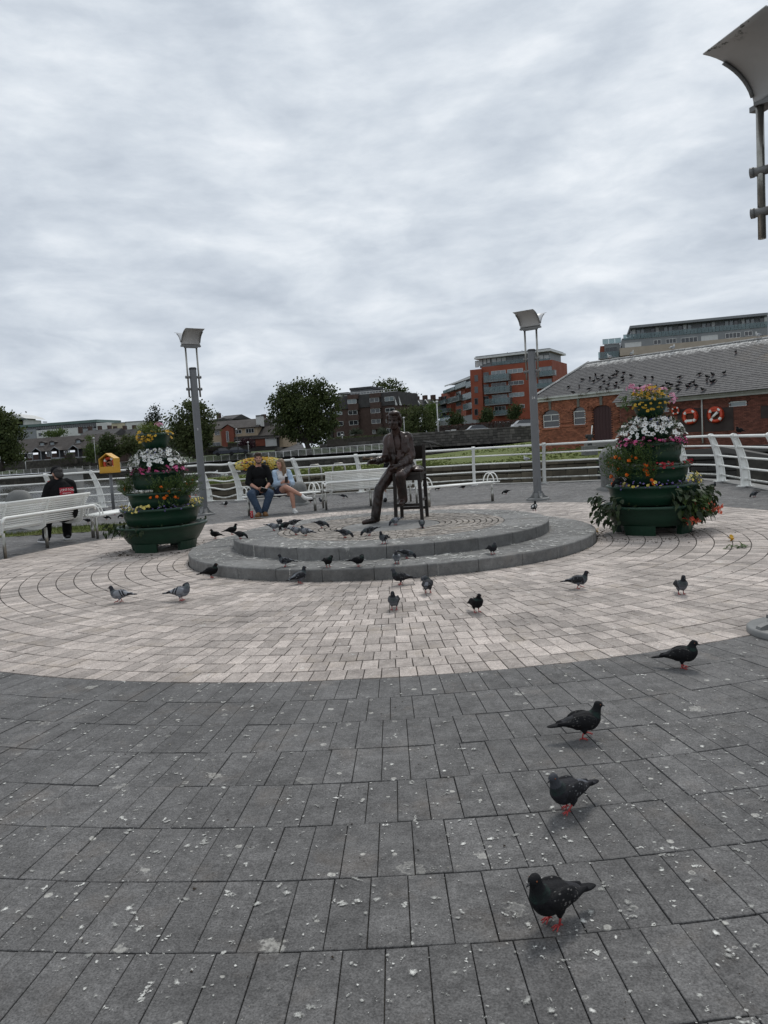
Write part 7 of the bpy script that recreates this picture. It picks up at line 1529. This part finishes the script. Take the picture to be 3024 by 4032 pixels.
for y in (640, 720, 800): B4.win(*r3(28, 105, y, y+50), v=-.9, glass='glass_dark', frame='frame_grey')
for k in range(15): B4.box('roof_rail', 'frame_white', *r3(385+45*k, 388+45*k, 318-2.6*k, 352-2.6*k), -.6, -.55)
for dy in (0, 16):
    u0, z0 = B4.F.uv(*q3(190, 352), v=-.5); u1, z1 = B4.F.uv(*q3(1070, 292), v=-.5); mb = MB(); mb.cyl((u0, .55, (z0+z1)/2+.2-dy*.03), (u1, .55, (z0+z1)/2+.2-dy*.03), .05, n=6); mb.build('roof_rail', MAT['frame_white'], B4.root)
for x0 in (1028, 1092): u, z = B4.F.uv(*q3(x0, 380), v=.5); mb = MB(); mb.add([(u, -.5, z), (u+.6, -.5, z-2), (u+.15, -.5, z-2), (u, -.4, z), (u+.6, -.4, z-2), (u+.15, -.4, z-2)], [(0, 2, 1), (3, 4, 5), (0, 1, 4, 3), (1, 2, 5, 4), (2, 0, 3, 5)]); mb.build('sloped_cheek', MAT['frame_white'], B4.root)
# white-gabled terrace up the hill
for k, (x, y) in enumerate(((1215, 465), (1335, 450), (1455, 445), (1575, 470))):
    px, py = q3(x, y); T = Bld('gabled_house', ('white-edged gabled house on the hill, leftmost', 'white-edged gabled house on the hill, second from left', 'white-edged gabled house on the hill, third from left', 'white-edged gabled house on the hill, rightmost')[k], AT(px-14, py+40, 235), AT(px+26, py+34, 230), 'gabled houses on the hill')
    L = T.F.L; zt = T.F.uv(px+18, py-6)[1]; zb = zt-5; mb = MB(); mb.add([(0, 0, zb), (L, 0, zb), (L, 0, zt-1.5), (L*.72, 0, zt), (0, 0, zt-3.4), (0, 9, zb), (L, 9, zb), (L, 9, zt-1.5), (L*.72, 9, zt), (0, 9, zt-3.4)], [(0, 1, 2, 3, 4), (1, 6, 7, 2), (5, 0, 4, 9)]); mb.build('wall', MAT['render_grey'], T.root)
    mb = MB(); mb.add([(-.3, -.3, zt-3.6), (L*.72, -.3, zt+.05), (L*.72, 9, zt+.05), (-.3, 9, zt-3.6), (L+.3, -.3, zt-1.7), (L+.3, 9, zt-1.7)], [(0, 1, 2, 3), (1, 4, 5, 2)]); mb.build('roof', MAT['slate_far'], T.root)
    mb = MB(); mb.tube([(-.3, -.35, zt-3.65), (L*.72, -.35, zt), (L+.3, -.35, zt-1.75)], .16, 6); mb.build('barge_board', MAT['frame_white'], T.root)
    lbox('chimney', MAT['brown_brick'], T.root, L*.6, L*.85, -3, -2, zt-.5, zt+1.3)
# tan house with brick bay
q2 = lambda x, y: (780+x/3.19, 1560+y/3.19); r2_ = Q(q2)
B5 = Bld('tan_house', 'tan rendered house with red brick bay and grey tiled roof', AT(q2(80, 0)[0], 1740, 162), AT(q2(1020, 0)[0], 1720, 158))
B5.box('wall', 'tan_render', *r2_(90, 750, 395, 680), -9, 0); B5.roof(q2(60, 0)[0], q2(762, 0)[0], (q2(0, 418)[1], q2(0, 392)[1]), (q2(0, 325)[1], q2(0, 285)[1]), 9.6, .4)
B5.box('bay', 'red_brick_far', *r2_(292, 450, 402, 640), -3, .7); u0, z0 = B5.F.uv(*q2(280, 410), v=.9); u1, z1 = B5.F.uv(*q2(455, 402), v=.9); uc, zc_ = B5.F.uv(*q2(368, 352), v=.9)
mb = MB(); zl = (z0+z1)/2; mb.add([(u0, -.9, zl), (u1, -.9, zl), (uc, -.9, zc_), (u0, 4, zl), (u1, 4, zl), (uc, 4, zc_)], [(0, 2, 5, 3), (2, 1, 4, 5)]); mb.build('bay_roof', MAT['brown_tile'], B5.root); mb = MB(); mb.add([(u0+.2, -.69, zl-.2), (u1-.2, -.69, zl-.2), (uc, -.69, zc_-.12)], [(0, 1, 2)]); mb.build('gable', MAT['red_brick_far'], B5.root)
for (x0, x1, y0, y1, v, n) in ((358, 385, 440, 575, .72, 1), (470, 545, 425, 468, .02, 2), (602, 703, 408, 460, .02, 3), (120, 283, 582, 648, .02, 3), (212, 268, 434, 488, .02, 2)): B5.win(*r2_(x0, x1, y0, y1), v=v, n=n)
B5.chimney(727, 727, 0, 0, 0) if False else B5.box('chimney', 'render_white', *r2_(727, 790, 248, 380), -2.2, -.6); B5.box('chimney_cap', 'dark_wall', *r2_(722, 785, 238, 250), -2.3, -.5)
B5.box('annex', 'dark_wall', *r2_(455, 1010, 500, 690), -5, .8); B5.roof(q2(450, 0)[0], q2(1015, 0)[0], (q2(0, 548)[1], q2(0, 515)[1]), (q2(0, 400)[1], q2(0, 370)[1]), 9, 1.2)
B5.box('garage', 'red_brick_far', *r2_(722, 842, 530, 625), -2, .95); B5.box('garage_door', 'render_white', *r2_(845, 985, 525, 628), -2, .95); B5.box('porch', 'shadow_recess', *r2_(460, 540, 545, 640), -2, .85)  # the porch is only a dark box painted as shade
B5.box('gable_wall', 'tan_render', *r2_(1012, 1065, 440, 640), -8, .3)
for (x0, x1, y0, y1, lab, a_, m_) in ((225, 425, 220, 330, 'grey roofed house with tall chimney behind the tan house', 215, 'slate_far'), (790, 960, 235, 375, 'small house with white windows behind the white chimney', 200, 'slate_far'), (30, 160, 270, 340, 'cream gable just behind the left lamp tree', 205, 'slate_far')):
    T = Bld('background_house', lab, AT(q2(x0, 0)[0], 1680, a_), AT(q2(x1, 0)[0], 1672, a_-3)); T.box('wall', 'render_white' if x0 != 225 else 'dark_wall', *r2_(x0, x1, y0+(y1-y0)*.6, y1+120), -7, 0)
    T.roof(q2(x0-6, 0)[0], q2(x1+6, 0)[0], (q2(0, y0+(y1-y0)*.72)[1], q2(0, y0+(y1-y0)*.66)[1]), (q2(0, y0+32)[1], q2(0, y0+24)[1]), 8, .3, m_); T.box('chimney', 'brown_brick', *r2_(x0+5, x0+42, y0-8, y0+80), -4, -3.2)
    if x0 == 790: T.win(*r2_(810, 838, 350, 375), n=1); T.win(*r2_(880, 945, 345, 370), n=3)
# left terrace with porches and dormers
q1 = lambda x, y: (x/3.607, 1580+y/3.607); r1_ = Q(q1)
B6 = Bld('porched_terrace', 'long low terrace with brown tiled roof, gabled porches and dormers', AT(q1(40, 0)[0], 1800, 174), AT(q1(1640, 0)[0], 1770, 168))
B6.box('wall', 'brown_brick', *r1_(70, 1600, 735, 930), -9, 0); B6.roof(q1(35, 0)[0], q1(1640, 0)[0], (q1(0, 748)[1], q1(0, 640)[1]), (q1(0, 552)[1], q1(0, 440)[1]), 11, .6, 'brown_tile', x0r=q1(290, 0)[0], x1r=q1(1600, 0)[0])
for (x0, x1, ya, ye, yb) in ((215, 325, 690, 735, 890), (462, 582, 668, 715, 850), (725, 846, 652, 695, 815), (988, 1112, 628, 678, 810)):
    u0, u1, zb, ze = B6.F.rect(q1(x0, 0)[0], q1(x1, 0)[0], q1(0, ye)[1], q1(0, yb)[1], 1.8); za = B6.F.uv(*q1((x0+x1)/2, ya), v=1.8)[1]; uc = (u0+u1)/2
    mb = MB(); mb.add([(u0-.15, -1.9, ze), (uc, -1.9, za+.1), (u1+.15, -1.9, ze), (u0-.15, 2.5, ze), (uc, 2.5, za+.1), (u1+.15, 2.5, ze)], [(0, 1, 4, 3), (1, 2, 5, 4)]); p_ = mb.build('porch_roof', MAT['brown_tile'], B6.root)
    mb = MB(); mb.tube([(u0-.15, -1.92, ze-.05), (uc, -1.92, za+.05), (u1+.15, -1.92, ze-.05)], .09, 6); mb.build('barge_board', MAT['render_grey'], p_)
    for u in (u0, u1): lbox('porch_post', MAT['render_grey'], B6.root, u-.07, u+.07, 1.7, 1.85, zb, ze)
    lbox('porch_shade', MAT['shadow_recess'], B6.root, u0+.2, u1-.2, -.2, .05, zb+.4, ze-.1); lbox('porch_base', MAT['render_grey'], B6.root, u0, u1, .1, 1.7, zb-.5, zb+.3)  # dark box under each porch roof is painted shade
for (x0, x1, y0, y1) in ((140, 213, 756, 818), (400, 470, 740, 803), (668, 735, 712, 783), (920, 975, 700, 760)): B6.win(*r1_(x0, x1, y0, y1), v=.02, n=2)
for (x0, x1, ya, ye, yb) in ((195, 255, 606, 625, 660), (558, 640, 565, 590, 632), (700, 785, 555, 580, 625), (1072, 1155, 525, 550, 597)):
    u0, u1, zb, ze = B6.F.rect(q1(x0, 0)[0], q1(x1, 0)[0], q1(0, ye)[1], q1(0, yb)[1], -1.8); za = B6.F.uv(*q1((x0+x1)/2, ya), v=-1.8)[1]; uc = (u0+u1)/2
    d_ = lbox('dormer', MAT['brown_tile'], B6.root, u0, u1, -4, -1.8, zb, ze); mb = MB(); mb.add([(u0-.2, 1.7, ze), (uc, 1.7, za), (u1+.2, 1.7, ze), (u0-.2, 5, ze), (uc, 5, za), (u1+.2, 5, ze)], [(0, 1, 4, 3), (1, 2, 5, 4), (0, 2, 1)]); mb.build('dormer_roof', MAT['brown_tile'], d_)
    mb = MB(); mb.box((uc, 1.78, (zb+ze)/2), ((u1-u0)*.6, .05, (ze-zb)*.7)); mb.build('dormer_window', MAT['glass_pale'], d_); mb = MB(); mb.box((uc, 1.75, zb+.05), (u1-u0, .1, .1)); mb.build('dormer_sill', MAT['frame_white'], d_)
for (x0, x1, y0, y1) in ((120, 235, 860, 892), (370, 520, 842, 870), (632, 740, 825, 860), (1165, 1265, 783, 820)): B6.box('white_plinth', 'render_white', *r1_(x0, x1, y0, y1), .5, 1.2)
# modern white and green block, tent roof, cream blocks, old roofs
B7 = Bld('modern_block', 'white modern block with dark green glazed top storey, far left', AT(q1(248, 0)[0], 1700, 300), AT(q1(1530, 0)[0], 1680, 292))
B7.box('wall', 'render_grey', *r1_(250, 520, 405, 560), -16, 0); B7.box('wall', 'render_white', *r1_(520, 1140, 392, 540), -16, .2); B7.box('wall', 'render_grey', *r1_(1140, 1520, 380, 500), -16, 0); B7.box('top_floor', 'glass_dark', *r1_(250, 1370, 322, 400), -16, -1.5); B7.box('roof', 'green_metal', *r1_(245, 1375, 300, 338), -17, .5); B7.box('stair_tower', 'render_white', *r1_(1370, 1522, 305, 420), -14, .4)
for k in range(34): B7.box('mullion', 'frame_white', *r1_(262+32*k, 266+32*k, 345-.4*k, 392-.4*k), -1.6, -1.4)
for (x0, x1, y0, y1) in ((548, 592, 448, 498), (640, 692, 440, 480), (340, 375, 460, 500)): B7.win(*r1_(x0, x1, y0, y1), v=.22)
for (x0, x1, y0) in ((605, 625, 288), (1035, 1062, 286), (1122, 1138, 283)): B7.box('roof_vent', 'render_grey', *r1_(x0, x1, y0, 302), -6, -4)
p0 = AT(-60, 1660, 320); p1 = AT(116, 1652, 320); T = thing('tent_roof_hall', 'white tent-like roof over glass walls at the far left', 'building', p0)
w_ = (p1-p0).x; z1 = AT(114, 1648, 320).z-p0.z; z2 = AT(28, 1627, 320).z-p0.z; mb = MB(); vs = []
for k in range(9): x = w_*k/8; z = z1+(z2-z1)*sin(pi*k/8)**.8; vs += [(x, -4, z), (x, 16, z)]
mb.add(vs, [(2*k, 2*k+2, 2*k+3, 2*k+1) for k in range(8)]); mb.add([(v[0], v[1], v[2]) for v in vs[::2]], [tuple(range(9))]); mb.build('roof', MAT['render_white'], T)
mb = MB(); mb.box((w_/2, 6, z1-2.6), (w_*.86, 16, 4.6)); mb.build('wall', MAT['render_white'], T); mb = MB(); mb.box((w_/2, -3, z1-.3), (w_*1.03, 1.2, .4)); mb.build('gantry', MAT['green_metal'], T); mb = MB(); mb.box((w_*.62, -2.2, z1-3), (1.6, .3, 4.4)); mb.build('dark_panel', MAT['glass_dark'], T); mb = MB(); mb.box((w_/2, 4, -5), (w_*.8, 12, 12)); mb.build('base', MAT['render_grey'], T)
for (x0, x1, y0, y1, mat, lab) in ((441, 496, 1666, 1705, 'cream', 'cream block behind the old roofs'), (494, 566, 1661, 1705, 'render_white', 'white block behind the old roofs')):
    T = Bld('plain_block', lab, AT(x0, 1690, 285), AT(x1, 1686, 285)); T.box('wall', mat, x0, x1, y0, y1+20, -12, 0); T.box('coping', 'render_grey', x0-1, x1+1, y0-3, y0, -12.2, .2)
for (x0, x1, ye, yr, lab) in ((300, 440, 1722, 1693, 'dark roofed old terrace behind the porched terrace'), (438, 575, 1745, 1690, 'dark slate roofed house left of the conifer')):
    T = Bld('slate_house', lab, AT(x0, 1740, 215), AT(x1, 1730, 212)); T.box('wall', 'dark_wall', x0+4, x1-4, ye-4, ye+60, -8, 0); T.roof(x0, x1, (ye+4, ye-5), (yr+5, yr-4), 10, .4, 'slate_far')
    for k in range(4): x = x0+12+k*(x1-x0-24)/3; T.box('chimney', 'brown_brick', x-5, x+5, yr-12-k*2, yr+14, -6, -5)
T = Bld('grey_house', 'dark grey house with a white sash window behind the flower tower', AT(640, 1760, 185), AT(760, 1752, 183)); T.box('wall', 'dark_wall', 640, 760, 1712, 1800, -8, 0); T.roof(634, 766, (1716, 1708), (1690, 1682), 9, .4, 'slate_far'); T.win(681, 698, 1727, 1747, n=2)

# ---- walls along the far road
def far_wall(name, label, pts, h, mat, ch=.4, bl=.7): return block_wall(name, label, pts, pts[0].z, pts[0].z+h, ch, bl, MAT[mat], .5, False)
def wpts(l): return [AT(x, y, Y) for x, y, Y in l]
pm('rubble_stone', (.13, .12, .105), (.055, .052, .048), .9, .95, .5, 8, rnd=.45)
far_wall('rubble_wall', 'old grey stone wall across the lawn, right of the statue', [p for p in wpts([(1600, 1768, 99), (1780, 1754, 98), (1960, 1742, 97), (2110, 1732, 96)])], 2.0, 'rubble_stone', .34, .5)
far_wall('rubble_wall', 'upper grey retaining wall below the red hedge', wpts([(1715, 1728, 119), (1900, 1716, 118), (2105, 1702, 117)]), 1.6, 'rubble_stone', .4, .7)
far_wall('garden_wall', 'dark stone garden wall along the far road, left', wpts([(-60, 1858, 160), (175, 1840, 159), (420, 1822, 157)]), 1.7, 'quay_stone'); far_wall('garden_wall', 'dark stone wall in front of the tan house', wpts([(770, 1796, 154), (985, 1786, 151)]), 1.5, 'quay_stone')
far_wall('garden_wall', 'pale wall below the clipped hedge and brown flats', wpts([(1260, 1768, 143), (1640, 1742, 138)]), .9, 'rubble_stone')
# side road going up between the tan house and the big tree
mb = MB(); a, b, c, d = AT(1100, 1785, 150), AT(1200, 1770, 149), AT(1178, 1722, 185), AT(1135, 1724, 185); mb.add([a+Vector((0, 0, .1)), b+Vector((0, 0, .1)), c, d], [(0, 1, 2, 3)]); tag(mb.build('side_road', MAT['asphalt']), kind='structure')
far_wall('road_wall', 'low pale wall along the left of the side road', wpts([(1092, 1778, 149), (1130, 1745, 168), (1142, 1728, 182)]), .8, 'rubble_stone'); 
# ---- railings of the far quay
def far_rail(label, pts, sp, h, group='far quay railings'):
    root = thing('quay_railing', label, 'railing', pts[0], 0, group); O = pts[0]; pm_ = MB(); pm_.box((0, 0, h/2), (.09, .1, h)); me = pm_.mesh('post', MAT['white_paint']); acc = 0
    for a, b in zip(pts, pts[1:]):
        d = b-a; L = d.length; n = max(1, round(L/sp))
        for k in range(n): q_ = a+d*(k/n); obj('post', me, root, q_-O)
    for k in range(5): mb = MB(); mb.tube([p-O+Vector((0, 0, h*(.99-.2*k))) for p in pts], .022 if k else .034, 5); mb.build('rail', MAT['white_paint'], root)
far_rail('white railing along the far quay across the river', [p+Vector((0, .3, 0)) for p in quay[1:7]], 1.75, 1.15)
far_rail('second white railing behind the far quay, left', wpts([(-60, 1855, 171), (150, 1843, 170), (440, 1825, 168)]), 2.4, 1.1)
# ---- cars
pm('car_silver', (.45, .46, .47), (.4, .41, .42), 3, .3, metal=.5); pm('car_blue', (.03, .10, .30), (.025, .08, .25), 3, .3, metal=.3); pm('car_dark', (.03, .035, .05), None, 3, .3, metal=.3); pm('car_white', (.6, .6, .6), None, 3, .3); pm('tyre', (.015, .015, .016), None, 8, .9)
def car(label, px, py, Y, rz, mat, sc=1.0):
    p = AT(px, py, Y); root = thing('parked_car', label, 'car', p, rz, 'cars on the far road'); root.scale = (sc,)*3
    lo = [(-2.1, .35), (-2.15, .62), (-2.05, .85), (-1.5, .95), (1.0, .92), (1.75, .80), (2.1, .66), (2.15, .35)]; hi = [(-1.75, .93), (-1.25, 1.38), (-.5, 1.46), (.3, 1.42), (1.05, .92)]
    mb = MB(); n = len(lo); mb.add([(x, -.85, z) for x, z in lo]+[(x, .85, z) for x, z in lo], [tuple(range(n)), tuple(reversed(range(n, 2*n)))]+[(i, n+i, n+(i+1) % n, (i+1) % n) for i in range(n)]); mb.build('body', MAT[mat], root)
    mb = MB(); n = len(hi); mb.add([(x, -.80+.14*(z-.92)*2, z) for x, z in hi]+[(x, .80-.14*(z-.92)*2, z) for x, z in hi], [tuple(range(n)), tuple(reversed(range(n, 2*n)))]+[(i, n+i, n+(i+1) % n, (i+1) % n) for i in range(n)]); c_ = mb.build('cabin', [MAT[mat], MAT['glass_dark']], root)
    for i in (0, 1, 2, 5): c_.data.polygons[i].material_index = 1
    for x in (-1.3, 1.35):
        for y in (-.86, .86): mb = MB(); mb.cyl((x, y-.1, .32), (x, y+.1, .32), .32, n=16); mb.build('wheel', MAT['tyre'], root)
    for y in (-.6, .6): mb = MB(); mb.box((2.1, y, .62), (.1, .3, .14)); mb.build('headlight', MAT['glass_pale'], root)
car('silver car on the far road left of the statue', 1326, 1772, 150, .1, 'car_silver', 1.0); car('blue car on the far road behind the statue\'s outstretched hand', 1432, 1764, 152, .1, 'car_blue', 1.05); car('dark car parked below the tan house, left one', 885, 1793, 150, .1, 'car_dark'); car('grey-blue car parked below the tan house, right one', 940, 1789, 150, .1, 'car_dark'); car('white car in the drive of the tan house', 948, 1762, 158, 1.2, 'car_white', .9); car('dark car up the side road by the big tree', 1155, 1728, 182, 1.4, 'car_dark')
car('pale car behind the old stone wall, left one', 1890, 1712, 112, .1, 'car_silver'); car('white car behind the old stone wall next to the lamp post', 2075, 1692, 110, .1, 'car_white')
# ---- thin masts, signs and a driftwood trunk
def mast(label, px, yb, yt, Y, r=.08, arm=None):
    a, b = AT(px, yb, Y), AT(px, yt, Y); root = thing('lamp_mast', label, 'lamp mast', a, 0, 'thin masts on the far road'); mb = MB(); mb.cyl((0, 0, 0), (0, 0, b.z-a.z), r, r*.6, 8); mb.build('shaft', MAT['frame_white'] if arm != 'd' else MAT['lamp_grey'], root); mb = MB(); mb.ell((0, -.1, b.z-a.z), (.22, .3, .16)); mb.build('lantern', MAT['frame_white'], root)
mast('tall pale lamp mast left of the red flats', 1727, 1715, 1582, 112, .11); mast('lamp mast with pointed lantern right of the statue\'s head', 1594, 1722, 1645, 140); mast('lamp mast in front of the tan house', 938, 1785, 1690, 149, .07, 'd'); mast('short lamp mast by the tan house garage', 980, 1788, 1742, 149, .07); mast('lamp mast above the slender left tree', 378, 1822, 1725, 149, .07); mast('short mast before the brown flats', 1350, 1758, 1712, 142, .09); mast('thin pole beside the left terrace', 103, 1850, 1804, 158, .1)
for (px, py, lab) in ((1763, 1706, 'white notice board behind the old wall, left'), (1786, 1702, 'white notice board behind the old wall, right')): p = AT(px, py, 110); o = MB().box((0, 0, 0), (.75, .05, .8)).build('notice_board', MAT['frame_white'], None, p); tag(o, lab, 'sign', 'notice boards')
a, b = AT(1670, 1738, 80), AT(1745, 1757, 74); mb = MB(); mb.tube([(0, 0, 0), ((b-a).x*.5, (b-a).y*.5, (b-a).z*.4), tuple(b-a)], [.10, .15, .10], 8); mb.tube([((b-a).x*.3, 0, -.1), ((b-a).x*.6, -.5, -1.2), ((b-a).x*.9, -.6, -1.5)], [.07, .06, .03], 7); pm('wet_bark', (.018, .015, .012), None, 5, .9); o = mb.build('tree_trunk', MAT['wet_bark'], None, a); tag(o, 'fallen dark tree trunk lying on the island lawn', 'trunk')
# ---- gulls on the island, stakes by the channel
for (px, py, lab, yaw) in ((852, 1872, 'gull on the island tip, back one', 60), (877, 1884, 'pale gull on the island tip, left of two', -60), (893, 1886, 'white-headed gull on the island tip, right of two', -90), (2074, 1822, 'white gull on the channel wall beside the middle lamp', 180)):
    p = G(px, py, -.04); pigeon(lab, (p.x, p.y, .0), yaw, 'tuck', 'gull', 2.0, 'gulls on the island', name='gull', cat='gull')
p = AT(1218, 1800, 30); 
for (px, lab) in ((1244, 'left'), (1338, 'right')):
    p = AT(px, 1900, 25.2); root = thing('ladder_top', 'grey steel ladder head beyond the railing, '+lab+' of two', 'ladder', (p.x, p.y, -.5), 0, 'quay ladders'); mb = MB(); mb.tube([(-.2, 0, 0), (-.2, 0, 1.28), (-.12, 0, 1.42), (.12, 0, 1.42), (.2, 0, 1.28), (.2, 0, 0)], .035, 8); mb.build('hoop', MAT['steel'], root)
    mb = MB(); mb.box((0, 0, .75), (.38, .04, .05)); mb.build('rung', MAT['steel'], root)

# ---- things fallen from the flower tower
def fallen(name, label, px, py, mat, leaf=False):
    p = G(px, py); sc = Sc()
    if leaf:
        for k in range(26): sc.leaf((U_(-.13, .13), U_(-.06, .06), .008), (U_(-1, 1), U_(-1, 1), U_(0, .4)), U_(.05, .09), .035)
    else:
        for k in range(5): sc.flower((U_(-.03, .03), U_(-.02, .02), .015+.01*k), (U_(-1, 1), U_(-1, 1), 1), .032, 5, .3, 0)
    me = sc.mesh(name, [MAT[mat], MAT[mat]]); me.attributes.new('rnd', 'FLOAT', 'FACE').data.foreach_set('value', sc.rn); tag(obj(name, me, None, (p.x, p.y, .004)), label, name.replace('fallen_', ''))
fallen('fallen_sprig', 'green sprig lying on the pavers right of the flower tower', 2885, 2158, 'leaf_green', True); fallen('fallen_flower', 'yellow fallen blossom beside the green sprig', 2878, 2130, 'petal_gold'); fallen('fallen_flower', 'yellow fallen blossom by the right end of the lower step', 2345, 2096, 'petal_gold')
